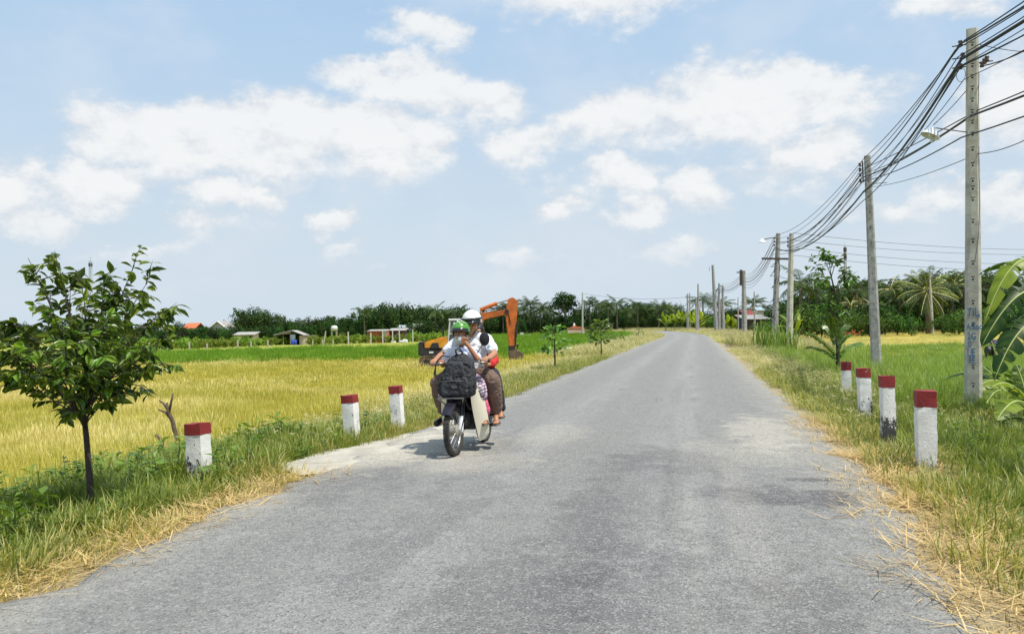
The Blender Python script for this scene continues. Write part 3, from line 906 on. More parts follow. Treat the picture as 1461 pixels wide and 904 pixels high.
def pole_shaft(H, wb, wt_, db, dt, holes):
    """tapered concrete pole with notched front (local -Y)"""
    mb = MB()
    zs = [-.8, 0.0]
    kinds = []
    rows = []
    z = 0.0
    marks = sorted(holes)
    lev = -.8
    for hzv in marks:
        rows.append((lev, hzv - .045, 0)); rows.append((hzv - .045, hzv - .008, 1)); rows.append((hzv - .008, hzv + .014, 0))
        rows.append((hzv + .014, hzv + .034, 2)); lev = hzv + .034
    rows.append((lev, H, 0))
    # long plain rows are cut so that the taper stays straight
    def hw(zz, b, t): return (b + (t - b) * max(0, min(1, zz / H))) / 2
    for (a, b, k) in rows:
        xa, xb, ya, yb = hw(a, wb, wt_), hw(b, wb, wt_), hw(a, db, dt), hw(b, db, dt)
        ca, cb = xa * .35, xb * .35
        def ring(x, y, c, zz): return [(-x + c, -y, zz), (x - c, -y, zz), (x, -y + c, zz), (x, y - c, zz), (x - c, y, zz), (-x + c, y, zz), (-x, y - c, zz), (-x, -y + c, zz)]
        va, vb = ring(xa, ya, ca, a), ring(xb, yb, cb, b)
        mb.add(va + vb, [(i, (i + 1) % 8, 8 + (i + 1) % 8, 8 + i) for i in range(1, 8)])
        fa, fb = xa - ca, xb - cb
        cols = [-1e3, -.030, -.016, .016, .030, 1e3]
        for j in range(5):
            la, ra = max(-fa, cols[j]), min(fa, cols[j + 1]); lb_, rb = max(-fb, cols[j]), min(fb, cols[j + 1])
            q = [(la, -ya, a), (ra, -ya, a), (rb, -yb, b), (lb_, -yb, b)]
            hole = (k == 1 and j == 2) or (k == 2 and j in (1, 2, 3))
            if not hole:
                mb.add(q, [(0, 1, 2, 3)])
            else:
                dq = [(p[0], p[1] + .07, p[2]) for p in q]
                fs = [(4, 5, 6, 7), (0, 1, 5, 4), (2, 3, 7, 6)]
                if j in (1, 2) and (k == 1 or j == 1): fs.append((3, 0, 4, 7))
                if j in (2, 3) and (k == 1 or j == 3): fs.append((1, 2, 6, 5))
                mb.add(q + dq, fs)
    x, y = wt_ / 2, dt / 2; c = x * .35
    mb.add([(-x + c, -y, H), (x - c, -y, H), (x, -y + c, H), (x, y - c, H), (x - c, y, H), (-x + c, y, H), (-x, y - c, H), (-x, -y + c, H)], [tuple(range(8))])
    return mb

def face_cam(p): return math.atan2(p.x, p.y) * -1.0

def insulator(mb, c, axis='x', s=1.0):
    rot = (0, math.pi / 2, 0) if axis == 'x' else None
    mb.lathe([(.0, -.05 * s), (.03 * s, -.045 * s), (.038 * s, -.02 * s), (.022 * s, 0), (.038 * s, .02 * s), (.03 * s, .045 * s), (0, .05 * s)], c, 8, rot)

# pole 1, the big one in front
P1 = at(1389, 598, 15.7); P1.z = hz(P1.x, P1.y)
H1 = at(1388, 44, 15.7).z - P1.z
pole1 = thing('power_pole', 'tall notched concrete power pole with blue scrawled writing beside the banana plants', 'power pole', P1, (0, R(1.0), face_cam(P1)), 'power poles along the road')
def pz(py, d=15.7, px=1388, z0=None): return at(px, py, d).z - (P1.z if z0 is None else z0)
holes1 = [pz(v) for v in (66, 96, 112, 128, 145, 161, 176, 193, 214, 236, 258, 269, 285, 316, 344, 375, 397, 431, 462, 522, 548)]
pole_shaft(H1, .31, .205, .28, .20, holes1).build('shaft', CONC, pole1, fix=True)
mb = MB()
for zz, sx in ((pz(64), -1), (pz(82), -1), (pz(95), -1), (pz(92), 1)):
    mb = MB(); mb.tube([(sx * .06, .0, zz), (sx * .34, .0, zz)], .012, 6)
    mb.build('bracket_rod', IRON, pole1)
for zz, sx, dx in ((pz(63), -1, .20), (pz(81), -1, .16), (pz(96), -1, .2), (pz(93), 1, .20), (pz(97), 1, .16), (pz(90), 1, .24)):
    mb = MB(); insulator(mb, (sx * dx, -.02, zz + .02), 'z', 1.15)
    mb.build('insulator', PORC, pole1, smooth=True)
mb = MB()
pts = [(-.19 + .075 * math.sin(a) * 1.0, -.13, pz(108) + .14 * math.cos(a)) for a in np.linspace(0.3, 6.0, 18)]
mb.tube(pts, .005, 4); mb.build('wire_loop', CABLE, pole1)
mb = MB()
mb.tube([(.11, -.125, pz(110)), (.095, -.13, pz(150)), (.08, -.14, pz(165)), (.10, -.14, pz(240)), (.115, -.145, pz(290)), (.09, -.15, pz(340)), (.03, -.155, pz(375))], .006, 4)
mb.build('hanging_wire', GREYW, pole1)
for txt, py, x, s in (('TIL', 446, -.105, .16), ('n', 450, .072, .10), ('AGoo', 466, -.115, .115), ('2G', 480, -.10, .13), ('0', 491, -.085, .12), ('LE', 503, -.105, .15), ('FE', 514, -.075, .12)):
    cu = bpy.data.curves.new('writing', 'FONT'); cu.body = txt; cu.size = s * 1.15; cu.extrude = 0.0015; cu.resolution_u = 3
    cu.offset = .0015
    ob = bpy.data.objects.new('writing', cu); BENCH.collection.objects.link(ob)
    vl = BENCH.view_layers[0]; vl.update()
    me = bpy.data.meshes.new_from_object(ob.evaluated_get(vl.depsgraph))
    bpy.data.objects.remove(ob)
    zz = pz(py)
    yy = -(.28 + (.20 - .28) * zz / H1) / 2 - .004
    link('painted_letter', me, BLUEP, pole1, (x, yy, zz - s * .4), (math.pi / 2 - .005, 0, random.uniform(-.02, .02)), (.82, 1.25, 1))

# street lamp on an arm off pole 1
WHITE_EN = plain('white_enamel', (0.70, 0.72, 0.74), .35, .08, 6)
LAMPG = plain('frosted_bulb', (0.75, 0.74, 0.70), .2, .05, 6)
lp = at(1329, 190, 15.45)
lamp = thing('street_lamp', 'white cone street lamp hanging off the notched concrete pole', 'street lamp', lp, (R(3), R(26), 0))
mb = MB(); mb.lathe([(.018, .13), (.05, .12), (.06, .085), (.11, .05), (.18, -.02), (.21, -.075), (.203, -.078), (.165, -.02), (.09, .035), (.0, .05)], (0, 0, 0), 20)
mb.build('lamp_shade', WHITE_EN, lamp, smooth=40)
mb = MB(); mb.lathe([(0, .05), (.035, .03), (.045, -.03), (.038, -.07), (0, -.09)], (0, 0, 0), 12); mb.build('bulb', LAMPG, lamp, smooth=True)
mb = MB(); mb.box((.05, -.08, -.14), (.055, .04, .16)); mb.tube([(.05, -.08, -.06), (.03, -.05, .10)], .012, 6); mb.build('sensor_box', plain('pale_plastic', (.6, .6, .57), .5), lamp, bevel=.006)
mb = MB()
inv = lamp.matrix_basis.inverted()
lamp.scale = (.84,) * 3
inv = lamp.matrix_basis.inverted()
pa = inv @ Vector((P1.x + .02, P1.y - .05, pz(190) + P1.z)); mb.tube([(0, 0, .125), (0.06, 0, .15), pa.lerp(Vector((.06, 0, .15)), .5), pa], .012, 6); mb.build('arm', IRON, lamp)

# pole 2
P2 = at(1251, 536, 29.3); P2.z = hz(P2.x, P2.y)
t2 = at(1238, 222, 29.3)
H2 = t2.z - P2.z
tilt2 = math.atan2(P2.x - t2.x, H2)
pole2 = thing('power_pole', 'grey weathered power pole behind the row of red-topped posts', 'power pole', P2, (0, -tilt2, face_cam(P2)), 'power poles along the road')
pole_shaft(H2, .37, .22, .33, .21, [H2 - .35 - i * .55 for i in range(10)]).build('shaft', CONC2, pole2)
mb = MB(); mb.box((-.17, -.02, H2 - .55), (.05, .05, .75)); mb.tube([(-.1, -.02, H2 - 1.0), (.6, -.02, H2 - 1.02)], .012, 6); mb.build('rack', IRON, pole2)
for i in range(4):
    mb = MB(); insulator(mb, (-.26, -.02, H2 - .28 - i * .19), 'z', 1.3); mb.build('insulator', PORC, pole2, smooth=True)

# farther poles: (photo x of foot, x of top, top y, distance, thickness, extras, label)
POLES = {}
def far_pole(key, fx, tx_, ty_, dist, w, label, extras=(), mat=CONC2, group='power poles along the road', cat='power pole'):
    f = at(fx, 470, dist); f.z = hz(f.x, f.y)
    tp = at(tx_, ty_, dist); H = tp.z - f.z
    r_ = thing('power_pole' if cat == 'power pole' else 'thin_pole', label, cat, f, (0, math.atan2(tp.x - f.x, H), face_cam(f)), group)
    mb = MB(); mb.tube([(0, 0, -.5), (0, 0, H * .5), (0, 0, H)], [w / 2 * 1.15, w / 2, w / 2 * .72], 8)
    mb.build('shaft', mat, r_, smooth=40)
    for e in extras:
        if e[0] == 'arm':
            mb = MB(); mb.box((e[1], -.12, H - e[2]), (e[3], .10, .12)); mb.build('crossarm', IRON, r_)
        if e[0] == 'box':
            mb = MB(); mb.box((e[1], 0, H - e[2]), (.28, .3, e[3])); mb.build('meter_box', IRON, r_, bevel=.02)
        if e[0] == 'rack':
            for i in range(3):
                mb = MB(); insulator(mb, (e[1], 0, H - .3 - i * .22), 'z', 1.5); mb.build('insulator', PORC, r_)
        if e[0] == 'vine':
            mb = MB(); rr = random.Random(5)
            for i in range(26):
                zz = rr.uniform(H * .28, H * .72); an = rr.uniform(0, 6.28)
                mb.tube([(math.cos(an) * .12, math.sin(an) * .12, zz), (math.cos(an) * .3 - .1, math.sin(an) * .2, zz + rr.uniform(-.3, .4)), (math.cos(an + 1) * .16, math.sin(an + 1) * .14, zz + rr.uniform(.1, .7))], .02, 4)
            mb.build('cable_coil', CABLE, r_)
        if e[0] == 'brace':
            mb = MB(); mb.tube([(.1, 0, H - e[1]), (e[2], 0, H - e[1] + e[3])], .09, 6); mb.build('brace', IRON, r_)
        if e[0] == 'lamp':
            mb = MB(); mb.tube([(0, 0, H - .25), (-.5, 0, H - .3), (-.85, 0, H - .38)], .03, 6); mb.build('lamp_arm', IRON, r_)
            mb = MB(); mb.lathe([(.03, .16), (.1, .12), (.24, -.06), (.0, .02)], (-.95, 0, H - .5), 12); mb.build('lamp_shade', WHITE_EN, r_, smooth=40)
    POLES[key] = (f, H, tp)
    return r_
far_pole('P3', 1125, 1129, 333, 50, .36, 'pale slim pole standing right of the pole with the iron crossarm', [('rack', -.2)], CONC)
far_pole('P4', 1104, 1110, 333, 52, .36, 'pole wrapped in coiled cable and carrying a long iron crossarm', [('arm', .0, 1.6, 1.9), ('vine',), ('rack', -.22), ('lamp',)])
far_pole('P5', 1062, 1061, 386, 90, .52, 'grey pole with a dark meter box hung near its top', [('box', -.3, .75, 1.7), ('arm', -.3, .18, .9), ('rack', -.3)])
far_pole('P6', 1032, 1031, 407, 114, .40, 'short grey pole rightmost of the close cluster of three', [('rack', .2)])
far_pole('P6b', 1026, 1026, 404, 116, .36, 'grey pole in the middle of the close cluster of three', [])
far_pole('P6c', 1022, 1017, 378, 118, .50, 'tallest grey pole of the cluster with a slanting brace', [('brace', 3.9, .95, .9), ('rack', -.5)])
far_pole('P7', 996, 996, 405, 140, .34, 'thin grey pole above the bright banana clump by the bend', [])
far_pole('P7b', 994, 993, 424, 138, .34, 'shorter pole just left of a thin one above the banana clump', [])
far_pole('P8', 981, 981, 419, 170, .42, 'dark far pole with a small fitting at the road bend', [('rack', -.35)])
far_pole('P8b', 984, 984, 418, 176, .3, 'far thin pole touching the dark one at the road bend', [])
far_pole('T1', 1053, 1053, 424, 110, .16, 'thin grey pole left of the pole with the meter box', (), CONC2, None, 'thin pole')
far_pole('T2', 1077, 1076, 416, 110, .2, 'thin grey pole standing before the small tin roof', (), CONC2, None, 'thin pole')
far_pole('T3', 831, 831, 417, 190, .38, 'lone pale pole in the left field right of the tall pale-trunked tree', (), CONC, None, 'thin pole')
far_pole('T4', 1331, 1327, 396, 112, .30, 'pale slim pole leaning before the big coconut palm', (), CONC, None, 'thin pole')

# ------------------------------------------------------------------ cables
P0 = Vector((6.2, -3.2, 0)); P0.z = hz(P0.x, P0.y)
far_p0 = thing('power_pole', 'plain concrete pole just outside the picture on the right', 'power pole', P0, (0, 0, 0), 'power poles along the road')
MB_ = pole_shaft(7.3, .31, .205, .28, .2, []); MB_.build('shaft', CONC, far_p0)
def polep(k, z, off=0.0):
    f, H, tp = POLES[k]
    u = max(0, min(1, (z - f.z) / H))
    q = f.lerp(tp, u); return Vector((q.x + off, q.y, z))
def cable(label, pts, sags, rad, name='power_cable', mat=CABLE, group='cables strung along the poles', n=16):
    mb = MB(); P = []
    for i in range(len(pts) - 1):
        a, b = Vector(pts[i]), Vector(pts[i + 1])
        for k in range(n + (i == len(pts) - 2)):
            u = k / n; q = a.lerp(b, u); q.z -= 4 * sags[i] * u * (1 - u); P.append(q)
    mb.tube(P, rad, 5, cap=True)
    o = mb.build(name, mat, smooth=True)
    o.data.transform(Matrix.Translation(-P[0])); o.location = P[0]
    return tag(o, label, 'cable', group)
def zat(py, d, px): return at(px, py, d).z
# upper cables: heights at pole 0, 1, 2, 4, 5, 6
NTH = ['first', 'second', 'third', 'fourth', 'fifth', 'sixth', 'seventh', 'eighth', 'ninth']
UP = [(6.95, 6.80, 7.28, 7.00, 6.9, 6.9, -.12, .012, .25, 'topmost thin black wire running from pole to pole'),
      (6.80, 6.62, 6.95, 6.75, 6.7, 6.6, -.30, .010, .40, None),
      (7.10, 6.72, 6.78, 6.60, 6.6, 6.4, -.22, .016, .45, 'stout upper black cable beside the thickest bundle'),
      (6.60, 6.45, 6.10, 6.20, 6.1, 6.1, -.18, .030, .45, 'thickest black cable bundle drooping between the poles'),
      (6.90, 6.48, 6.40, 6.40, 6.3, 6.2, -.26, .010, .5, None),
      (6.50, 6.30, 6.05, 6.05, 6.0, 6.0, -.2, .012, .5, None),
      (6.30, 6.25, 6.62, 6.55, 6.4, 6.3, -.33, .008, .55, None),
      (6.20, 6.05, 6.50, 6.15, 5.9, 5.9, -.15, .008, .6, None),
      (6.35, 6.30, 5.75, 5.80, 5.7, 5.8, -.24, .014, .55, None)]
for i, (z0, z1, z2, z4, z5, z6, off, rad, sag, lb_) in enumerate(UP):
    pts = [Vector((P0.x + off, P0.y, z0)), Vector((P1.x + .10 + off, P1.y - .03, z1)), Vector((t2.x + (P2.x - t2.x) * (7.2 - z2) / H2 + off, P2.y, z2)), polep('P4', z4, off), polep('P5', z5, off), polep('P6', z6, off * .5), polep('P7', min(z6, 6.0), off * .5)]
    nth = sorted([u_[2] for u_ in UP], reverse=True).index(z2)
    cable(lb_ or f'thin black wire, {NTH[nth]} from the top where the upper cables pass the weathered pole', pts, [.45 + .1 * (i % 3), sag * .55, .55 + .12 * (i % 4), .9 + .1 * (i % 3), .4, .4], rad)
# lower cables that climb from low on pole 1 to the head of pole 2
LOW = [(5.05, 5.42, 6.85, .012, .05, None), (4.80, 5.33, 6.55, .022, .12, 'stout lower black cable crossing behind the street lamp'), (4.95, 5.28, 6.70, .010, .15, None), (4.45, 4.92, 6.42, .014, .12, None)]
for i, (z0, z1, z2, rad, sag, lb_) in enumerate(LOW):
    pts = [Vector((P0.x + 1.2, P0.y, z0 + .5)), Vector((P1.x + .10 - .1 * i, P1.y - .17, z1)), Vector((P2.x - .45, P2.y - .15, z2)), polep('P3', 6.2 - .2 * i, -.2)]
    cable(lb_ or f'thin black wire, {NTH[i]} from the top where lower wires cross the notched pole', pts, [.35, sag, .5], rad)
# slanting wires and service lines to the right
cable('thin wire slanting down from the right to the weathered pole', [at(1470, 196, 13), Vector((P1.x + .1, P1.y - .18, zat(222, 15.7, 1390))), Vector((P2.x - .2, P2.y - .15, zat(268, 29.3, 1244)))], [.05, .12], .008)
cable('wire slanting from the street lamp up to the notched pole', [Vector((P1.x + .0, P1.y, zat(130, 15.7, 1380))), lp + Vector((0.04, 0, .15))], [.02], .008)
cable('twisted black wire leaving the right insulators of the notched pole', [Vector((P1.x + .32, P1.y - .05, zat(95, 15.7, 1404))), at(1480, 62, 13.5)], [.05], .012)
cable('shallow thin wire leaving the notched pole toward the right', [Vector((P1.x + .1, P1.y - .05, zat(62, 15.7, 1395))), at(1500, 76, 15)], [.05], .007)
for i, (ya, yb, lb_) in enumerate(((343, 356, 'highest of the four long wires over the right field'), (350, 363, 'second highest of the four long wires over the right field'), (363, 377, 'third of the four long wires over the right field'), (372, 386, 'lowest of the four long wires over the right field'))):
    a = POLES['P3'][2]
    cable(lb_, [polep('P3', 6.9 - .45 * i, .1), at(1480, yb, 62), at(2100, yb + 10, 70)], [.25, .3], .013, mat=GREYW, group='wires crossing the right field')
tp4 = POLES['T4'][2]
cable('pale wire from the leaning pole to the right', [tp4 + Vector((0, 0, -.1)), at(1480, 418, 70)], [.4], .02, mat=GREYW, group='wires at the leaning pole')
cable('pale wire from the leaning pole toward the road poles', [tp4 + Vector((0, 0, -.2)), polep('P4', 4.4)], [1.2], .016, mat=GREYW, group='wires at the leaning pole')
tp3 = POLES['T3'][2]
cable('faint wire from the lone field pole to the road bend', [tp3 + Vector((0, 0, -.2)), polep('P8', 7.0)], [.8], .03, mat=GREYW, group=None)
# ------------------------------------------------------------------ trees and plants
LEAF = leaf_mat('glossy_tree_leaf', (0.024, 0.075, 0.010), (0.28, 0.40, 0.050), .34, .28, spec=.7, objvar=.55)
LEAFO = leaf_mat('sapling_leaf', (0.035, 0.10, 0.014), (0.20, 0.32, 0.05), .28, .35, objvar=.5)
BARK = plain('dark_bark', (0.060, 0.046, 0.036), 0.9, .4, 18, bump=.8)
BARKP = plain('pale_bark', (0.36, 0.33, 0.28), 0.85, .3, 8, bump=.4)
DEADW = plain('dead_wood', (0.115, 0.082, 0.06), 0.9, .4, 16, bump=.8)

def bez(a, b, c, n):
    return [a * (1 - t) ** 2 + b * 2 * t * (1 - t) + c * t * t for t in np.linspace(0, 1, n)]

def leaf_mesh(name, l, w, mat, v, curl=.25, fold=.25):
    """one leaf: base at origin, blade along +Y, folded on its midrib and drooping"""
    mb = MB(); n = 4
    ws = [.0, .75, 1.0, .62, .0]
    L_, R_, M_ = [], [], []
    for i in range(n + 1):
        t = i / n; y = l * t; z = -curl * l * t * t
        M_.append((0, y, z))
        L_.append((-w / 2 * ws[i], y, z + fold * w / 2 * ws[i])); R_.append((w / 2 * ws[i], y, z + fold * w / 2 * ws[i]))
    vs = M_ + L_[1:-1] + R_[1:-1]
    k = n + 1
    fs = []
    for s_, o_ in ((0, k), (1, k + n - 1)):
        e = lambda i: o_ + i - 1
        fs.append((0, e(1), 1)); 
        for i in range(1, n - 1): fs.append((i, e(i), e(i + 1), i + 1))
        fs.append((n - 1, e(n - 1), n))
    mb.add(vs, fs, 0, v)
    me = mb.mesh(name, mat, attr=True, fix=False, smooth=True)
    return me

def leaf_dirs(tip_dir, r, droop=.5):
    out = tip_dir.copy(); out.z = 0
    if out.length < .05: out = Vector((r.uniform(-1, 1), r.uniform(-1, 1), 0))
    d = (out.normalized() * r.uniform(.5, 1) + Vector((r.gauss(0, .55), r.gauss(0, .55), r.gauss(-droop * .6, .4))))
    return d.normalized()

def orient(d, r, roll=.6):
    """rotation that takes +Y onto d with the blade facing up"""
    up = Vector((r.gauss(0, roll), r.gauss(0, roll), 1)).normalized()
    x = d.cross(up)
    if x.length < .01: x = Vector((1, 0, 0))
    x.normalize(); z = x.cross(d)
    return Matrix((x, d, z)).transposed()

def leafy_tree(root, stems, r, leaf, nleaf_part, mats, twigs=3, leafstep=.05, start=.35, parts_kind='leaf', toward=None, twl=(.15, .4)):
    """stems: lists of points; twigs and leaves grow on their outer part"""
    meshes = [leaf_mesh('leaf', leaf[0] * k, leaf[1] * k, mats[0], v, curl=cu) for k, v, cu in ((.8, .15, .2), (1, .3, .35), (1.15, .45, .3), (.95, .6, .45), (1.05, .78, .25), (.7, .95, .3))]
    wood = MB()
    places = []
    for pts, r0 in stems:
        n = len(pts)
        wood.tube(pts, [r0 * (1 - .8 * i / (n - 1)) for i in range(n)], 6, cap=False)
        ln = sum((pts[i + 1] - pts[i]).length for i in range(n - 1))
        def along(u):
            q = u * (n - 1); i = min(n - 2, int(q)); return pts[i].lerp(pts[i + 1], q - i), (pts[i + 1] - pts[i]).normalized()
        def dress(pt, dr, l, nn):
            for j in range(nn):
                u = (j + .6) / nn
                p = pt + dr * l * u + Vector((0, 0, -.12 * l * u * u))
                for sgn in (-1, 1):
                    if r.random() < .12: continue
                    side = dr.cross(Vector((0, 0, 1))); 
                    if side.length < .1: side = Vector((1, 0, 0))
                    d = (side.normalized() * sgn * r.uniform(.5, 1.1) + dr * r.uniform(.2, .9) + Vector((r.gauss(0, .25), r.gauss(0, .25), r.gauss(-.35, .35)))).normalized()
                    places.append((p, d))
        for k in range(twigs):
            u = r.uniform(start, .97); p, d = along(u)
            tw = (d * .8 + Vector((r.gauss(0, .75), r.gauss(0, .75), r.gauss(.1, .4)))).normalized()
            l = r.uniform(*twl) * (1.2 - .5 * u)
            e = p + tw * l + Vector((0, 0, -.12 * l))
            wood.tube([p, p + tw * l * .5, e], [.006, .004, .002], 4, cap=False)
            dress(p, tw, l, max(2, int(l / leafstep)))
        a, d = along(.72); b_, _ = along(1)
        dress(a, (b_ - a).normalized(), (b_ - a).length, max(3, int((b_ - a).length / leafstep)))
    wood.build('branches', mats[1], root, smooth=True)
    r.shuffle(places)
    if toward is not None: places.sort(key=lambda q: (q[0] - toward).length - r.random() * .5)
    for p, d in places[:nleaf_part]:
        m = orient(d, r)
        link(parts_kind, meshes[r.randrange(len(meshes))], None, root, p, m.to_euler(), (r.uniform(.8, 1.15),) * 3)
    rest = places[nleaf_part:]
    if rest:
        mb = MB()
        for p, d in rest:
            me = meshes[r.randrange(len(meshes))]; m = orient(d, r); s_ = r.uniform(.8, 1.15)
            mb.add([m @ (v.co * s_) + p for v in me.vertices], [tuple(f.vertices) for f in me.polygons], 0, r.random() * .85)
        o = mb.build('foliage', mats[0], root, attr=True, fix=False, smooth=True)
        o['kind'] = 'stuff'
    return len(places)

# the young tree at the left
r = random.Random(3)
tb = ground_at(131, 724)
DT = tb.y
tree = thing('young_tree', 'young leafy tree with a dark slim trunk beside the left roadside', 'tree', tb)
def loc(px, py, dd=0.0): return at(px, py, DT + dd) - tb
trunk_pts = [Vector((0, 0, -.15)), loc(129, 695), loc(126, 658), loc(123, 620), loc(119, 588)]
mb = MB(); mb.tube(trunk_pts, [.042, .031, .027, .025, .023], 10, cap=False); mb.build('trunk', BARK, tree, smooth=True)
stems = []
for (px, py, dd, frm) in [(40, 368, .1, 1), (78, 358, -.1, 1), (112, 384, .3, 1), (150, 396, -.3, 1), (192, 378, -.1, 1), (212, 400, .3, 1), (252, 432, -.15, 0), (238, 480, .3, 0), (228, 520, -.3, 0),
                          (200, 545, .2, 0), (175, 560, -.4, 0), (18, 455, .1, 0), (-8, 488, -.2, 0), (-20, 520, .2, 0), (25, 530, -.4, 0), (58, 555, .35, 0), (70, 430, -.6, 1), (120, 430, .7, 1),
                          (160, 440, -.75, 1), (95, 480, -.8, 0), (150, 500, -.8, 0), (195, 470, .65, 1), (35, 470, .6, 0), (90, 400, .0, 1), (170, 415, .2, 1), (130, 470, -.5, 1), (60, 500, -.6, 0), (205, 500, -.55, 0), (-15, 450, .3, 0), (130, 540, -.6, 0), (110, 560, .5, 0)]:
    tip = loc(px, py, dd)
    a = trunk_pts[4] if frm else trunk_pts[3].lerp(trunk_pts[4], r.random())
    mid = a.lerp(tip, .5) + Vector((r.gauss(0, .05) + (a.x - tip.x) * .10, r.gauss(0, .08), (.03 if frm else .10) + r.gauss(0, .04)))
    stems.append((bez(a, mid, tip, 8), .012 if frm else .008))
nl = leafy_tree(tree, stems, r, (.118, .066), 300, (LEAF, BARK), twigs=7, leafstep=.053, start=.36, toward=Vector((0, -6, 2.2)), twl=(.14, .40))

# dead forked stump behind the near post
sb = ground_at(252, 645)
D_ = sb.y
st_ = thing('dead_stump', 'bare forked dead stick standing behind the first white post', 'dead tree', sb)
ls = lambda px, py, dd=0: at(px, py, D_ + dd) - sb
mb = MB(); mb.tube([ls(254, 650), ls(252, 625), ls(246, 600), ls(240, 586), ls(238, 574)], [.05, .045, .04, .035, .02], 7)
mb.build('trunk', DEADW, st_, smooth=True)
for pts in ([ls(246, 600), ls(236, 588), ls(226, 584)], [ls(241, 586), ls(233, 575), ls(227, 571)], [ls(241, 588), ls(245, 570), ls(247, 561)]):
    mb = MB(); mb.tube(pts, [.028, .022, .014], 6); mb.build('branch', DEADW, st_, smooth=True)
lg = thing('fallen_branch', 'broken dead branch lying at a slant beside the forked stick', 'branch', ls(236, 632) + sb)
mb = MB(); mb.tube([ls(222, 620) - ls(236, 632), Vector((0, 0, 0)), ls(252, 645) - ls(236, 632)], [.03, .034, .03], 7); mb.build('stick', DEADW, lg, smooth=True)

# the sapling behind the right posts
sp_ = at(1196, 538, 24.5); sp_.z = hz(sp_.x, sp_.y)
sap = thing('sapling', 'thin roadside sapling with sparse leaves left of the weathered pole', 'tree', sp_)
ls = lambda px, py, dd=0: at(px, py, 24.5 + dd) - sp_
tp = [Vector((0, 0, -.1)), ls(1196, 500), ls(1195, 460), ls(1192, 420), ls(1186, 395)]
mb = MB(); mb.tube(tp, [.05, .045, .035, .028, .02], 7, cap=False); mb.build('trunk', BARK, sap, smooth=True)
stems = []
for (px, py, dd, k) in [(1156, 366, 0, 3), (1172, 362, .3, 4), (1180, 358, -.1, 4), (1208, 385, .2, 3), (1195, 372, -.2, 4), (1165, 390, -.3, 3), (1210, 400, 0, 3), (1178, 410, .3, 3), (1216, 392, .1, 3),
                        (1172, 430, -.3, 2), (1180, 440, .3, 2), (1205, 445, -.2, 2), (1176, 455, .2, 2), (1190, 425, .4, 3)]:
    a = tp[k]; tip = ls(px, py, dd)
    stems.append((bez(a, a.lerp(tip, .5) + Vector((0, 0, .1)), tip, 6), .014))
leafy_tree(sap, stems, r, (.21, .105), 290, (LEAFO, BARK), twigs=5, leafstep=.12, start=.35, twl=(.2, .5))
# low feathery boughs at its foot are a plant of their own
fb = at(1193, 536, 23.6); fb.z = hz(fb.x, fb.y)
fern = thing('feathery_shrub', 'low shrub with long drooping feathery boughs at the sapling foot', 'shrub', fb)
ls = lambda px, py, dd=0: at(px, py, 23.6 + dd) - fb
mb = MB(); mb.tube([Vector((0, 0, -.05)), ls(1194, 500), ls(1192, 462)], [.03, .025, .012], 6); mb.build('stem', BARK, fern, smooth=True)
for (ax, ay, bx, by, dd) in [(1194, 505, 1148, 472, -.3), (1194, 512, 1150, 494, .2), (1194, 500, 1214, 476, -.2), (1194, 508, 1230, 488, .2), (1193, 490, 1176, 462, .3), (1193, 488, 1208, 462, .2), (1192, 480, 1188, 452, -.2)]:
    a, b = ls(ax, ay), ls(bx, by, dd); m = a.lerp(b, .5) + Vector((0, 0, .22))
    pts = bez(a, m, b, 10)
    mb = MB(); mb.tube(pts, [.009] * 5 + [.005] * 5, 4, cap=False, a=.2)
    for i in range(1, 10):
        for q in range(2):
            d = (pts[i] - pts[i - 1]).normalized(); p = pts[i - 1].lerp(pts[i], q * .5)
            sdv = d.cross(Vector((0, 0, 1))).normalized()
            for s_ in (-1, 1):
                lv = (sdv * s_ * .8 + d * .5 + Vector((0, 0, -.55))).normalized() * r.uniform(.13, .2)
                wv = d * .045; v = r.uniform(.1, .8)
                mb.add([p, p + lv * .5 + wv, p + lv, p + lv * .5 - wv], [(0, 1, 2), (0, 2, 3)], 0, v)
    mb.build('bough', LEAFO, fern, attr=True, fix=False)

# roadside saplings on the left verge further on
def small_sapling(fx, fy, ty, w, seed, label, dens=1.0, bend=0):
    g = ground_at(fx, fy); d = g.y; rr = random.Random(seed)
    t_ = thing('roadside_sapling', label, 'tree', g, (0, 0, 0), 'young trees along the left verge')
    H = at(fx, ty, d).z - g.z; W_ = w * d / FPX
    tp = [Vector((0, 0, -.1)), Vector((bend * .3, 0, H * .35)), Vector((bend * .6, 0, H * .65)), Vector((bend, 0, H * .95))]
    mb = MB(); mb.tube(tp, [.035, .03, .022, .010], 6, cap=False); mb.build('trunk', BARK, t_, smooth=True)
    mb = MB(); n = int(210 * dens)
    for i in range(n):
        u = rr.uniform(.12, 1); hh = H * (.28 + .72 * u)
        an = rr.uniform(0, 6.28); rad = W_ / 2 * (1 - .75 * abs(u - .4)) * math.sqrt(rr.random())
        k = math.sin(u * 25 + an * 2)
        if k < -.35: continue
        p = Vector((bend * u + rad * math.cos(an), rad * math.sin(an), hh))
        dd = Vector((math.cos(an), math.sin(an), rr.gauss(0, .5))).normalized()
        l = rr.uniform(.16, .30); x = dd.cross(Vector((rr.gauss(0, .5), rr.gauss(0, .5), 1))).normalized() * l * .26
        v = rr.random()
        mb.add([p, p + dd * l * .5 + x, p + dd * l, p + dd * l * .5 - x], [(0, 1, 2), (0, 2, 3)], 0, v)
        if i % 6 == 0: mb.add([Vector((bend * u, 0, hh - .2)), p, p + Vector((.012, 0, .012))], [(0, 1, 2)], 0, 0)
    o = mb.build('crown', LEAFO, t_, attr=True, fix=False); o['kind'] = 'stuff'
    return t_
small_sapling(792, 528, 465, 36, 1, 'thin sparse sapling on the verge right of the excavator bucket', 1.1)
small_sapling(858, 508, 457, 40, 2, 'bushier sapling on the left verge midway to the bend', 2.2)
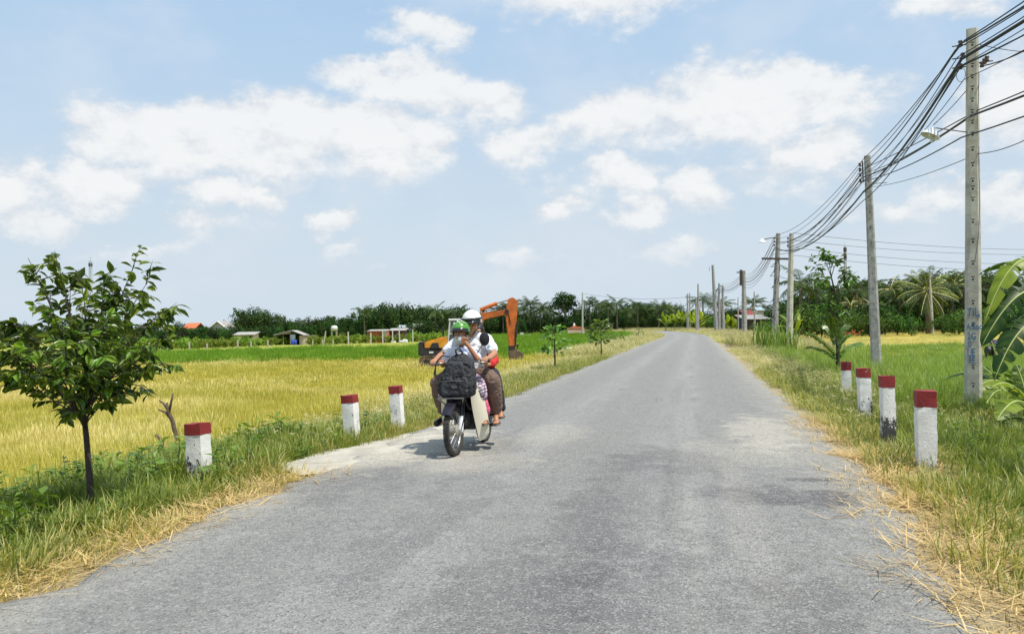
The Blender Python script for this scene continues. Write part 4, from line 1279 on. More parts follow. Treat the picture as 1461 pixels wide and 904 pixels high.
small_sapling(894, 492, 471, 14, 3, 'leaning bare twig of a sapling on the left verge near the bend', .25, -.5)
small_sapling(911, 485, 468, 14, 4, 'tiny farthest sapling on the left verge by the road bend', .5)

# ------------------------------------------------------------------ banana plants
BAN = leaf_mat('banana_leaf', (0.014, 0.050, 0.006), (0.30, 0.39, 0.035), .42, .42, spec=.35)
BANR = plain('banana_midrib', (0.36, 0.42, 0.13), .5, .15, 6)
BANS = plain('banana_stem', (0.15, 0.17, 0.055), .7, .4, 7, dirt=(0.10, .065, .03), dirt_amt=.8)
def banana_leaf(root, base, tip, rise, w, seed, v, tear=.5, twist=0.0, drop=0.0):
    rr = random.Random(seed)
    a, c = Vector(base), Vector(tip)
    b = a.lerp(c, .45) + Vector((0, 0, rise))
    n = 22
    P = bez(a, b, c, n + 1)
    if drop:
        for i, p in enumerate(P): p.z -= drop * (i / n) ** 3
    rib = MB(); rib.tube(P, [.022 * (1 - .85 * i / n) + .002 for i in range(n + 1)], 5)
    mb = MB()
    for s_ in (-1, 1):
        i = 3
        while i < n:
            k = rr.randint(1, 3) if rr.random() < tear else rr.randint(3, 6)
            k = min(k, n - i)
            droop = rr.uniform(.0, .45) if tear > .3 else rr.uniform(0, .15)
            vv = max(0, min(1, v + rr.uniform(-.12, .12)))
            vs, av = [], []
            for j in range(k + 1):
                t = (i + j) / n
                d = (P[min(i + j + 1, n)] - P[max(i + j - 1, 0)]).normalized()
                side = d.cross(Vector((0, 0, 1)))
                if side.length < .05: side = Vector((1, 0, 0))
                side.normalize(); nrm = side.cross(d)
                side = side * math.cos(twist) + nrm * math.sin(twist); nrm = side.cross(d)
                ww = w * (max(0, math.sin(math.pi * min(1, (t - .08) / .92) ** .75)) ** .6) * .5
                ww *= 1 - (.12 * rr.random() if j in (0, k) else 0)
                shr = (-.02 if j == k else .02 if j == 0 else 0) * (1 if k < n - i else 0)
                for q, e in ((0, 0), (.5, .05), (1, -.06)):
                    p = P[i + j] + side * s_ * ww * q + nrm * (ww * (e - q * q * droop)) + d * (shr * q * 2 + ww * .25 * q)
                    p.z -= ww * droop * .5 * q * q
                    vs.append(p); av.append(max(0, min(1, vv + rr.uniform(-.22, .16) - (.14 if j % 2 else 0))))
            fs = []
            for j in range(k):
                for q in range(2):
                    a0 = j * 3 + q; fs.append((a0, a0 + 1, a0 + 4, a0 + 3))
            mb.add(vs, fs, 0, av)
            i += k
    lf = mb.build('banana_leaf', BAN, root, attr=True, fix=False, smooth=True)
    rib.build('midrib', BANR, lf, smooth=True)
def banana(fx, fy, dist, label, leaves, stems=((0, 0, 1.6),), seed=0):
    g = at(fx, fy, dist); g.z = hz(g.x, g.y)
    t_ = thing('banana_plant', label, 'banana plant', g, (0, 0, 0), 'banana plants at the right edge')
    for (sx, sy, hh) in stems:
        mb = MB(); mb.tube([(sx, sy, -.2), (sx * 1.05, sy, hh * .5), (sx * 1.2, sy, hh)], [.12, .10, .06], 10); mb.build('stem', BANS, t_, smooth=True)
    for k, (bx, by, bd, tx2, ty2, td, rise, w, v, tear, twist, drop) in enumerate(leaves):
        banana_leaf(t_, at(bx, by, bd) - g, at(tx2, ty2, td) - g, rise, w, seed + k, v, tear, twist, drop)
    return t_
banana(1512, 600, 14.2, 'tall banana plant at the right edge with a big arching pale leaf', [
    (1520, 440, 14.2, 1402, 440, 13.7, 1.75, .42, .72, .85, .45, .30),
    (1520, 430, 14.6, 1396, 388, 15.0, .80, .42, .0, .3, -.35, .05),
    (1510, 425, 14.0, 1400, 486, 13.6, .85, .52, .03, .6, 1.0, .1),
    (1490, 470, 13.9, 1432, 470, 13.9, .55, .40, .02, .5, .7, .25),
    (1500, 470, 13.6, 1418, 525, 13.2, .70, .50, .06, .5, .8, .2),
    (1520, 450, 14, 1560, 330, 14, .3, .5, .6, .5, 0, 0), (1520, 450, 14, 1640, 400, 13.6, .6, .5, .5, .5, 0, .2), (1510, 450, 14, 1470, 400, 15, .25, .4, .25, .4, .2, 0)], ((0, 0, 2.1), (.35, .5, 1.8)), 1)
banana(1446, 604, 16.6, 'low banana clump behind the notched pole with leaves near the ground', [
    (1436, 560, 16.5, 1344, 536, 17.6, .50, .46, .10, .25, .1, .12),
    (1440, 575, 16.5, 1398, 520, 16.8, .25, .40, .30, .3, .3, .0),
    (1446, 560, 16.4, 1388, 556, 15.8, .45, .46, .75, .35, .3, .05),
    (1440, 565, 16.3, 1402, 582, 15.2, .42, .46, .65, .3, .2, .05),
    (1450, 575, 16.5, 1412, 480, 16.8, .05, .16, .60, .0, .0, 0),
    (1452, 575, 16.5, 1478, 500, 16.4, .25, .42, .30, .4, .2, 0),
    (1455, 580, 16.4, 1440, 520, 16.0, .20, .42, .12, .3, .6, .1),
    (1455, 585, 16.3, 1500, 560, 15.6, .35, .46, .70, .4, .2, .1)], ((0, 0, .7), (-.25, .3, .6)), 30)
banana(1470, 615, 13.0, 'young banana plant at the right edge in front of the low clump', [
    (1472, 585, 13, 1414, 548, 12.8, .40, .40, .8, .3, .3, .05), (1472, 585, 13, 1422, 592, 12.2, .36, .40, .55, .3, .3, .08), (1472, 600, 13, 1450, 520, 13.2, .2, .36, .25, .3, .4, 0),
    (1474, 600, 13, 1530, 570, 12.6, .3, .36, .6, .3, .2, .05), (1470, 600, 13, 1400, 620, 12.6, .30, .3, .3, .4, .4, .1)], ((0, 0, .5),), 60)

# ------------------------------------------------------------------ palms
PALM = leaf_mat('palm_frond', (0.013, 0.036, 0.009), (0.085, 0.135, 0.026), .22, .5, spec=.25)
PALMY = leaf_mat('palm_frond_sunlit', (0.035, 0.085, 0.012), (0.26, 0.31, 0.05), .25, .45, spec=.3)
PTR = plain('palm_trunk', (0.14, 0.115, 0.09), .9, .3, 6, bump=.5)
RIBY = plain('palm_rib_yellow', (0.46, 0.42, 0.12), .5, .2, 3)
def frond(mb, base, az_, el_, L, droop, r, hang=.55, lw=.055, v0=.5, leaflets=22, rib=None):
    d = Vector((math.cos(az_) * math.cos(el_), math.sin(az_) * math.cos(el_), math.sin(el_)))
    P = []; p = Vector(base); n = 9; ang = el_
    for i in range(n + 1):
        P.append(p.copy())
        dd = Vector((math.cos(az_) * math.cos(ang), math.sin(az_) * math.cos(ang), math.sin(ang)))
        p = p + dd * L / n; ang -= droop / n * (.4 + 1.2 * i / n)
    (rib or mb).tube(P, [(.10 if rib else .035) * (1 - .8 * i / n) for i in range(n + 1)], 4, cap=False, a=min(1, v0 + .35))
    for k in range(leaflets):
        t = .16 + .84 * (k + r.random() * .5) / leaflets; q = t * n; i = min(n - 1, int(q))
        c = P[i].lerp(P[i + 1], q - i); dv = (P[i + 1] - P[i]).normalized()
        side = dv.cross(Vector((0, 0, 1)))
        if side.length < .05: side = Vector((math.sin(az_), -math.cos(az_), 0))
        side.normalize()
        ll = L * .30 * (math.sin(math.pi * (.12 + .80 * t)) ** .7)
        for s_ in (-1, 1):
            lv = (side * s_ * .8 + dv * .55 + Vector((0, 0, -hang * r.uniform(.6, 1.3)))).normalized() * ll * r.uniform(.8, 1.1)
            w_ = dv * lw * (L / 3)
            v = max(0, min(1, v0 + r.uniform(-.2, .2)))
            m_ = c + lv * .55 + Vector((0, 0, .02))
            mb.add([c - w_ * .5, c + w_ * .5, m_ + w_ * .5, m_ - w_ * .5, c + lv + Vector((0, 0, -.10 * ll))], [(0, 1, 2, 3), (3, 2, 4)], 0, v)
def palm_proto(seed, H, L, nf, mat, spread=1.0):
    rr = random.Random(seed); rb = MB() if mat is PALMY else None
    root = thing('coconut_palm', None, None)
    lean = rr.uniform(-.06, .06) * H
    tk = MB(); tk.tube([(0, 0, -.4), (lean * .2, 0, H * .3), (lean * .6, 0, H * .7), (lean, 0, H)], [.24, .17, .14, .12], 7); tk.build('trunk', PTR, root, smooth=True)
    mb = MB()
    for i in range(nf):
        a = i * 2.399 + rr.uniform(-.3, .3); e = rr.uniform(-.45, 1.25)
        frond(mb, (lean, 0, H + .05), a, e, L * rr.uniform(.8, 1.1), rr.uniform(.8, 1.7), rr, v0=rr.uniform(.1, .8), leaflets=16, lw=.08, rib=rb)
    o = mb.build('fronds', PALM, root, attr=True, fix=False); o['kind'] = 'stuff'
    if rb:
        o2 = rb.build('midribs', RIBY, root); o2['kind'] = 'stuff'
    return root
# the big palm in the right field, each frond its own part
rr = random.Random(21)
pb = at(1324, 464, 118); pb.z = hz(pb.x, pb.y)
bigp = thing('coconut_palm', 'big coconut palm with long yellow-ribbed fronds behind the pale leaning pole', 'palm', pb, (0, 0, 0), 'coconut palms')
HC = at(1325, 416, 118).z - pb.z
mb = MB(); mb.tube([(0, 0, -.4), (.05, 0, HC * .5), (0, 0, HC + .3)], [.42, .36, .30], 9); mb.build('trunk', PTR, bigp, smooth=True)
FR = [(0, .10, 4.6), (math.pi, .12, 4.6), (0.2, -.35, 4.3), (2.9, -.35, 4.3), (.5, -.75, 4.2), (2.6, -.72, 4.2), (5.4, -.80, 4.2), (3.9, -.85, 4.2), (4.5, -1.0, 3.9), (5.9, -.25, 4.2), (3.5, -.2, 4.2),
      (.3, .55, 4.4), (2.8, .6, 4.4), (5.2, .3, 4.0), (4.2, .35, 4.0), (1.5, .5, 4.2), (1.1, 1.2, 3.9), (2.1, 1.25, 4.0), (4.0, 1.25, 3.8), (5.4, 1.3, 3.8), (.2, 1.0, 4.2), (3.1, .95, 4.2), (1.6, 1.45, 4), (4.7, 1.42, 4), (1.9, -.3, 4), (1.2, -.7, 4)]
for i, (a, e, L) in enumerate(FR):
    mb = MB(); rb = MB()
    frond(mb, (0, 0, HC + .1), a + rr.uniform(-.1, .1), e, L, rr.uniform(.7, 1.2) if e > -.2 else rr.uniform(.3, .7), rr, v0=rr.uniform(.2, .75), leaflets=26, lw=.05, rib=rb)
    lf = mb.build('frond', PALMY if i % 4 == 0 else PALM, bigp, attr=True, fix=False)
    rb.build('midrib', RIBY, lf)

# auto labels: nth of its kind counted from a landmark the photograph shows
ORD = ['first', 'second', 'third', 'fourth', 'fifth', 'sixth', 'seventh', 'eighth', 'ninth', 'tenth', 'eleventh', 'twelfth', 'thirteenth', 'fourteenth', 'fifteenth', 'sixteenth', 'seventeenth', 'eighteenth', 'nineteenth', 'twentieth'] + [f'{i}th' if i % 10 not in (1, 2, 3) else f'{i}' + ['st', 'nd', 'rd'][i % 10 - 1] for i in range(21, 60)]
LANDMARKS = [(128, 'the young leafy tree'), (270, 'the red tiled roof'), (310, 'the white gabled house'), (348, 'the flat-roofed hut'), (413, 'the open tin shed'), (480, 'the round white tank'), (550, 'the brick building'), (592, 'the white tin roof'), (660, 'the riders'), (735, 'the excavator arm'), (805, 'the tall pale-trunked tree'), (831, 'the lone field pole'),
             (858, 'the bushier verge sapling'), (911, 'the tiny verge sapling'), (960, 'the road bend'), (1018, 'the three-pole cluster'), (1062, 'the meter-box pole'), (1127, 'the pale slim pole'), (1190, 'the sapling'), (1250, 'the weathered pole'), (1326, 'the big palm'), (1389, 'the notched pole')]
def auto_label(items, kind):
    """items: list of (photo x, object); counts rightward from the nearest landmark on the left"""
    items = sorted(items, key=lambda q: q[0])
    cnt = {}
    for px, o in items:
        lm = None
        for x, nm in LANDMARKS:
            if x <= px: lm = (x, nm)
        if lm is None:
            k = 'left'; cnt[k] = cnt.get(k, 0) + 1
            o['label'] = f'{ORD[cnt[k]-1]} {kind} from the left edge'
        else:
            cnt[lm[1]] = cnt.get(lm[1], 0) + 1
            o['label'] = f'{ORD[cnt[lm[1]]-1]} {kind} right of {lm[1]}'

def plant_at(proto, px, top, dist, h0, first, group, cat, wk=1.0, base=-1.0):
    g = at(px, 470, dist); g.z = hz(g.x, g.y)
    H = at(px, top, dist).z - g.z
    o = proto if first else copy_tree(proto)
    s_ = H / h0
    o.location = g; o.rotation_euler = (0, 0, random.uniform(0, 6.28)); o.scale = (s_ * wk, s_ * wk, s_)
    tag(o, None, cat, group)
    return o

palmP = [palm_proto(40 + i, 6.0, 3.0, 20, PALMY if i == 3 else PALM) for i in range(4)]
used = set(); items = []
for i, (px, top, dist) in enumerate([(595, 441, 230), (641, 440, 235), (705, 441, 240), (757, 426, 225), (771, 432, 226), (785, 435, 224), (842, 427, 224), (855, 424, 226), (880, 424, 226), (868, 431, 220), (910, 428, 226), (940, 430, 226), (718, 434, 228), (730, 428, 230), (950, 432, 226), (520, 438, 190), (655, 436, 200), (622, 434, 200), (748, 436, 250), (776, 432, 250), (897, 438, 245), (926, 436, 248),
                                     (1003, 418, 190), (1028, 424, 200), (1075, 424, 190), (1092, 430, 200), (1142, 386, 118), (1166, 404, 130), (1154, 398, 126), (1222, 402, 128), (1236, 398, 130), (1316, 394, 136), (1268, 400, 135), (1284, 412, 132), (1228, 420, 138), (1300, 410, 138), (1358, 392, 128), (1374, 386, 130), (1392, 398, 126), (1410, 390, 128), (1432, 396, 130), (1450, 390, 134), (1345, 405, 122), (1246, 430, 118), (1215, 428, 122),
                                     (430, 455, 240), (470, 452, 240), (530, 448, 240), (962, 436, 235), (715, 445, 245)]):
    k = 3 if px in (1228, 1246, 1268, 1358, 1215) else i % 3
    o = plant_at(palmP[k], px, top, dist, 7.4, k not in used, 'coconut palms', 'palm', random.uniform(.95, 1.25))
    used.add(k); items.append((px, o))
auto_label(items, 'background coconut palm')

# ------------------------------------------------------------------ broad trees of the far tree line
TREEM = leaf_mat('far_tree_leaf', (0.006, 0.021, 0.007), (0.062, 0.115, 0.020), .15, .65, objvar=.6, spec=.12)
def crown_proto(seed, shape, trunk=True, nclump=34, per=46, mat=TREEM, size=.30, pale=False, trunk_h=None):
    """unit tree about 1 high: shape = (rx, rz, zc) of the crown"""
    rr = random.Random(seed)
    root = thing('broad_tree', None, None)
    rx, rz_, zc = shape
    tk = MB()
    tk.tube([(0, 0, -.06), (.01, 0, zc * .5), (0, .01, zc)], [.035, .026, .016], 6, cap=False)
    mb = MB(); cl = []
    while len(cl) < nclump:
        q = Vector((rr.uniform(-1, 1), rr.uniform(-1, 1), rr.uniform(-1, 1)))
        if .25 < q.length < 1: cl.append(q)
    for q in cl:
        k = rr.uniform(.75, 1.08)
        c = Vector((q.x * rx * k, q.y * rx * k, zc + q.z * rz_ * k))
        cr = rr.uniform(.10, .17) * (rx / .35)
        tk.tube([(0, 0, zc * rr.uniform(.55, 1)), c * .6 + Vector((0, 0, zc * .35)), c], [.012, .007, .003], 4, cap=False)
        vb = rr.uniform(.0, .85)
        for i in range(per):
            d = Vector((rr.gauss(0, 1), rr.gauss(0, 1), rr.gauss(0, 1))).normalized()
            p = c + d * cr * rr.uniform(.45, 1.05) * Vector((1, 1, .8)).length / 1.6
            nn = (d + Vector((rr.gauss(0, .5), rr.gauss(0, .5), rr.gauss(.3, .5)))).normalized()
            x = nn.orthogonal().normalized(); y = nn.cross(x)
            a = rr.uniform(0, 6.28); x, y = x * math.cos(a) + y * math.sin(a), y * math.cos(a) - x * math.sin(a)
            s_ = rr.uniform(.6, 1.15) * size * .125
            v = max(0, min(1, vb + rr.uniform(-.2, .25)))
            mb.add([p - x * s_, p - y * s_ * .55, p + x * s_, p + y * s_ * .55], [(0, 1, 2, 3)], 0, v)
    tk.build('trunk', BARKP if pale else BARK, root, smooth=True)
    o = mb.build('crown', mat, root, attr=True, fix=False); o['kind'] = 'stuff'
    return root
TP = [crown_proto(1, (.42, .40, .58), nclump=40), crown_proto(2, (.34, .42, .56), nclump=36), crown_proto(3, (.52, .36, .60), nclump=46), crown_proto(4, (.30, .46, .52), nclump=34), crown_proto(5, (.62, .34, .58), nclump=52), crown_proto(6, (.46, .44, .54), nclump=44)]
used = set(); items = []
spec = []
rr = random.Random(77)
# skyline of the photograph as (x from, x to, top from, top to, distance)
for (x0, x1, t0, t1, dist, step) in [(-60, 128, 462, 459, 205, 15), (128, 262, 459, 462, 205, 14), (276, 300, 464, 462, 200, 13), (332, 345, 460, 458, 205, 12), (348, 388, 440, 446, 180, 10), (388, 420, 446, 455, 190, 10), (420, 500, 452, 450, 215, 11), (500, 520, 448, 446, 210, 10), (520, 566, 440, 432, 195, 11),
                                     (566, 660, 436, 438, 205, 11), (660, 745, 442, 444, 230, 12), (745, 800, 440, 444, 250, 12), (820, 900, 442, 436, 255, 12), (900, 962, 432, 432, 250, 11), (962, 1010, 440, 442, 240, 12), (1010, 1060, 444, 440, 215, 12), (1060, 1130, 440, 438, 200, 13),
                                     (1130, 1200, 420, 412, 150, 12), (1200, 1260, 404, 400, 150, 13), (1260, 1340, 399, 397, 150, 14), (1340, 1420, 393, 390, 150, 15), (1420, 1540, 398, 394, 148, 18)]:
    x = x0
    while x < x1:
        u = (x - x0) / (x1 - x0)
        spec.append((x + rr.uniform(-3, 3), t0 + (t1 - t0) * u + rr.uniform(-3.5, 4.5), dist + rr.uniform(-8, 22)))
        x += step * rr.uniform(.85, 1.2)
nback = len(spec)
# lower, nearer filling trees
for (x0, x1, t0, t1, dist, step) in [(140, 300, 470, 470, 165, 19), (330, 410, 466, 462, 165, 15), (430, 520, 464, 462, 190, 15), (590, 650, 458, 456, 170, 13), (255, 285, 467, 467, 160, 7), (287, 334, 466, 464, 158, 9), (700, 960, 454, 452, 225, 15), (1130, 1260, 440, 432, 122, 15), (1260, 1480, 430, 428, 128, 17)]:
    x = x0
    while x < x1:
        u = (x - x0) / (x1 - x0)
        spec.append((x + rr.uniform(-4, 4), t0 + (t1 - t0) * u + rr.uniform(-4, 5), dist + rr.uniform(-6, 8)))
        x += step * rr.uniform(.8, 1.25)
for i, (px, top, dist) in enumerate(spec):
    k = rr.randrange(6)
    o = plant_at(TP[k], px, top, dist, 1.0, k not in used, 'trees of the far tree line', 'tree', rr.uniform(.8, 1.15))
    used.add(k); items.append((px, i < nback, o))
for k in range(6):
    if k not in used: 
        for ch in list(TP[k].children): bpy.data.objects.remove(ch)
        bpy.data.objects.remove(TP[k])
auto_label([(a, c) for a, b, c in items if b], 'tall dark skyline tree')
auto_label([(a, c) for a, b, c in items if not b], 'lower dark tree before the skyline')

# the tall pale-trunked tree above the palms
tt = crown_proto(31, (.24, .22, .76), nclump=44, per=40, pale=True, size=.20)
plant_at(tt, 806, 416, 225, 1.0, True, None, 'tree', 1.35)
tt.name = 'tall_tree'; tt['label'] = 'tall round-crowned tree with a thin pale trunk above the far palms'; tt.rotation_euler = (0, R(3), 1)
# sparse airy tree behind the white house
TREEP = leaf_mat('sparse_reddish_leaf', (0.05, 0.035, 0.03), (0.16, 0.11, 0.08), .2, .5)
tt = crown_proto(32, (.62, .16, .80), nclump=26, per=12, mat=TREEP, size=.26)
plant_at(tt, 328, 456, 215, 1.0, True, None, 'tree', 1.5)
tt.name = 'airy_tree'; tt['label'] = 'sparse reddish flat-topped tree just right of the white gabled house'

# far wood closing the gaps under the crowns
FW = MB(); rr = random.Random(5)
def wall_of_leaves(x0, x1, top, dist, n, size):
    for i in range(n):
        px = rr.uniform(x0, x1); q = at(px, 470, dist + rr.uniform(-9, 9)); g = -1.0 if px < 960 else -0.6
        zt = at(px, top, q.y).z
        k = 0.75 + .25 * math.sin(px * .21) * math.sin(px * .083 + 1)
        p = Vector((q.x, q.y, g + (zt - g) * k * rr.random() ** .8))
        nn = Vector((rr.gauss(0, .6), -1 + rr.gauss(0, .6), rr.gauss(.5, .6))).normalized()
        x = nn.orthogonal().normalized(); y = nn.cross(x); s_ = size * rr.uniform(.5, 1.2)
        v = max(0, min(1, .3 + .3 * math.sin(px * .37 + p.z) + rr.uniform(-.2, .3)))
        FW.add([p - x * s_, p - y * s_ * .6, p + x * s_, p + y * s_ * .6], [(0, 1, 2, 3)], 0, v)
wall_of_leaves(-200, 140, 468, 235, 3500, .55)
wall_of_leaves(140, 345, 468, 235, 3000, .55)
wall_of_leaves(345, 700, 456, 250, 5500, .60)
wall_of_leaves(690, 1010, 450, 275, 5500, .62)
wall_of_leaves(1000, 1140, 450, 235, 2400, .55)
wall_of_leaves(1130, 1700, 424, 168, 8500, .50)
o = FW.build('far_wood', TREEM, attr=True, fix=False)
tag(o, 'dark wood filling the gaps of the far tree line', 'wood', None, 'stuff')

# bushes at the foot of the right tree line and by the bend
BUSHM = leaf_mat('bush_leaf', (0.022, 0.06, 0.010), (0.12, 0.21, 0.030), .22, .6, objvar=.5, spec=.15)
bp_ = [crown_proto(50 + i, (.62, .46, .46), nclump=30, per=40, mat=BUSHM, size=.34) for i in range(2)]
items = []
for i, (px, top, dist) in enumerate([(1140, 438, 95), (1152, 444, 92), (1172, 440, 98), (1186, 446, 96), (1204, 444, 104), (1222, 446, 108), (1240, 448, 106), (1262, 448, 108), (1280, 450, 108), (1300, 452, 107), (1345, 450, 108), (1362, 446, 106), (1380, 440, 100), (1392, 446, 104), (1412, 440, 104), (1432, 436, 104), (1452, 438, 104), (1090, 458, 100), (1114, 452, 96),
                                     (1030, 450, 165), (1016, 452, 170), (1070, 456, 150)]):
    o = plant_at(bp_[i % 2], px, top, dist, .92, i < 2, 'bushes along the foot of the tree line', 'bush', 1.1)
    o.name = 'bush'; items.append((px, o))
auto_label(items, 'leafy green bush')

# bright banana clumps at the bend
def banana_clump(px, top, dist, seed, n):
    rr = random.Random(seed); g = at(px, 470, dist); g.z = hz(g.x, g.y); H = at(px, top, dist).z - g.z
    t_ = thing('banana_clump', None, 'banana plant', g, (0, 0, 0), 'banana clumps by the road bend')
    mb = MB(); mb.tube([(0, 0, -.2), (.05, 0, H * .6)], [.14, .08], 6); mb.build('stem', BANS, t_)
    for i in range(n):
        a = i * 2.4 + rr.uniform(-.3, .3); e = rr.uniform(.45, 1.35); L = H * rr.uniform(.5, .75)
        c = Vector((rr.uniform(-.5, .5), rr.uniform(-.4, .4), H * rr.uniform(.2, .5)))
        b = c + Vector((math.cos(a) * math.cos(e), math.sin(a) * math.cos(e), math.sin(e))) * L * .6
        tip = c + Vector((math.cos(a) * math.cos(e) * L, math.sin(a) * math.cos(e) * L, math.sin(e) * L * .8 - .25 * L * math.cos(e)))
        P = bez(c, b, tip, 6); m = MB(); v = rr.uniform(.3, 1)
        for s_ in (-1, 1):
            vs = []
            for j, p in enumerate(P):
                d = (P[min(j + 1, 5)] - P[max(j - 1, 0)]).normalized(); sd_ = d.cross(Vector((0, 0, 1))).normalized()
                w_ = .30 * math.sin(math.pi * (j + .3) / 5.6)
                vs += [p, p + sd_ * s_ * w_ - Vector((0, 0, w_ * .4))]
            m.add(vs, [(2 * j, 2 * j + 1, 2 * j + 3, 2 * j + 2) for j in range(5)], 0, v)
        m.build('banana_leaf', BAN, t_, attr=True, fix=False, smooth=True)
    return t_
items = []
for i, (px, top, dist, n) in enumerate([(950, 442, 185, 14), (962, 440, 180, 16), (973, 438, 178, 16), (986, 436, 172, 16), (1000, 438, 168, 14), (992, 444, 160, 12), (1044, 444, 125, 16), (1054, 448, 128, 12), (1136, 428, 90, 10)]):
    items.append((px, banana_clump(px, top, dist, 90 + i, n)))
auto_label(items, 'bright banana clump')

# tall cane clump by the right poles
def cane_clump(px, base, top, dist, w, seed, label):
    rr = random.Random(seed); g = at(px, base, dist); g.z = hz(g.x, g.y); H = at(px, top, dist).z - g.z
    mb = MB()
    for i in range(60):
        a = rr.uniform(0, 6.28); q = Vector((rr.gauss(0, w), rr.gauss(0, w * .6), 0)); ln = rr.uniform(.55, 1.05) * H; le = rr.uniform(.05, .45)
        dv = Vector((math.cos(a), math.sin(a), 0)); P = [q, q + dv * le * ln * .3 + Vector((0, 0, ln * .6)), q + dv * le * ln * .9 + Vector((0, 0, ln * .95)), q + dv * le * ln * 1.4 + Vector((0, 0, ln * .8))]
        sv = dv.cross(Vector((0, 0, 1))) * .03; v = rr.random()
        mb.add([P[0] - sv, P[0] + sv, P[1] - sv, P[1] + sv, P[2] - sv * .7, P[2] + sv * .7, P[3]], [(0, 1, 3, 2), (2, 3, 5, 4), (4, 5, 6)], 0, v)
    o = mb.build('cane_clump', REED, loc=g, attr=True, fix=False)
    return tag(o, label, 'cane')
cane_clump(1096, 490, 455, 47, .45, 1, 'tall green cane clump in front of the crossarm pole')
cane_clump(1118, 490, 466, 43, .4, 2, 'shorter cane clump at the foot of the pale slim pole')

# orchard rows on the left behind the green band
ORCH = leaf_mat('orchard_leaf', (0.06, 0.13, 0.015), (0.34, 0.42, 0.06), .28, .6, objvar=.5, spec=.15)
op = [crown_proto(60 + i, (.56, .50, .48), nclump=26, per=34, mat=ORCH, size=.55) for i in range(3)]
items = []; j = 0
x = 120
while x < 650:
    u = (x - 150) / 480
    dist = 112 + 46 * max(0, u)
    base = 500 - 16 * max(0, u)
    H = 12.5 - 3.5 * max(0, u)
    for row in range(2):
        if row == 0 and 392 < x < 436: continue
        o = plant_at(op[j % 3], x + random.uniform(-2, 2) + row * 6, (484.5 if x < 300 else 484.5 - (x - 300) * .028) - row * 2 + random.uniform(-1.5, 1.5), dist + row * 7, .95, j < 3, 'orchard plants in rows behind the green rice', 'shrub', 1.25)
        o.name = 'orchard_shrub'; items.append((x + row * 6 + .01 * row, o)); j += 1
    x += 12.5
auto_label(items, 'orchard shrub in the row')
# ------------------------------------------------------------------ excavator in the left field
ORANGE = plain('orange_machine_paint', (0.50, 0.125, 0.018), .5, .35, 2.2, dirt=(0.17, .06, .025), dirt_amt=.6, bump=.15)
YELLOW = plain('yellow_machine_paint', (0.62, 0.27, 0.02), .45, .25, 3, dirt=(0.3, .12, .02), dirt_amt=.5)
BLACKM = plain('black_machine_paint', (0.020, 0.021, 0.024), .5, .4, 6)
STEEL = plain('bare_steel', (0.45, 0.44, 0.42), .3, .15, 6, metal=.9)
MUD = plain('muddy_steel', (0.12, 0.085, 0.055), .8, .5, 5, dirt=(0.28, .22, .15), dirt_amt=.6, bump=.5)
GREASE = plain('greasy_black', (0.025, 0.022, 0.020), .5, .5, 8)
CABP = plain('pale_cab_paint', (0.52, 0.54, 0.53), .5, .15, 4)
GLASS = plain('dark_cab_glass', (0.10, 0.13, 0.14), .08, .15, 2)
ex0 = at(700, 523, 52.3); ex0.z = hz(ex0.x, ex0.y) + .02
exc = thing('excavator', 'orange excavator with raised boom standing in the stubble behind the riders', 'excavator', ex0)
def track(yc):
    poly = []
    for a in np.linspace(math.pi / 2, 3 * math.pi / 2, 8): poly.append((-4.0 + .36 * math.cos(a), .36 + .36 * math.sin(a)))
    for a in np.linspace(-math.pi / 2, math.pi / 2, 8): poly.append((-1.35 + .36 * math.cos(a), .36 + .36 * math.sin(a)))
    mb = MB(); mb.prism(poly, 'y', yc - .22, yc + .22)
    n = len(poly)
    for i in range(n):
        a, b = Vector((poly[i][0], 0, poly[i][1])), Vector((poly[(i + 1) % n][0], 0, poly[(i + 1) % n][1]))
        m = max(1, int((b - a).length / .17))
        for k in range(m):
            c = a.lerp(b, (k + .5) / m); an = math.atan2(b.z - a.z, b.x - a.x)
            mb.box((c.x, yc, c.z), (.10, .50, .07), (0, -an, 0))
    tr = mb.build('track', MUD, exc)
    for k in range(5):
        w = MB(); w.lathe([(0, -.25), (.16, -.25), (.2, -.2), (.2, .2), (.16, .25), (0, .25)], (-3.9 + k * .62, yc, .34), 12, (math.pi / 2, 0, 0)); w.build('roller', GREASE, tr, smooth=40)
track(-1.05); track(1.05)
mb = MB(); mb.box((-2.7, 0, .62), (2.0, 1.7, .4)); mb.lathe([(.6, 0), (.6, .18)], (-2.6, 0, .78), 16); mb.build('undercarriage', GREASE, exc, bevel=.03)
mb = MB(); mb.box((-2.9, 0, 1.02), (2.9, 2.3, .24)); mb.build('deck', BLACKM, exc, bevel=.03)
mb = MB(); mb.prism([(-4.42, .72), (-2.85, .72), (-2.85, 1.10), (-4.1, 1.16), (-4.1, 1.58), (-4.42, 1.58)], 'y', -1.2, 1.2); mb.build('counterweight', BLACKM, exc, bevel=.05)
mb = MB(); mb.prism([(-4.06, 1.18), (-2.6, 1.16), (-2.6, 1.86), (-3.0, 1.86), (-4.06, 1.56)], 'y', -1.12, 1.12); mb.build('engine_cover', YELLOW, exc, bevel=.05)
mb = MB(); mb.prism([(-3.75, 1.17), (-3.1, 1.17), (-3.2, 1.52), (-3.55, 1.5)], 'y', -1.17, -1.13); mb.build('side_grille', BLACKM, exc)
mb = MB(); mb.box((-3.62, -1.203, .93), (.26, .006, .10)); mb.build('name_plate', WHITE_EN, exc)
mb = MB()
for (a, b) in (((-2.62, 1.2), (-2.45, 2.85)), ((-1.30, 1.2), (-1.40, 2.85))):
    for y in (-1.08, -.08): mb.tube([(a[0], y, a[1]), (b[0], y, b[1])], .055, 6)
mb.box((-1.95, -.58, 1.35), (1.3, 1.0, .5))
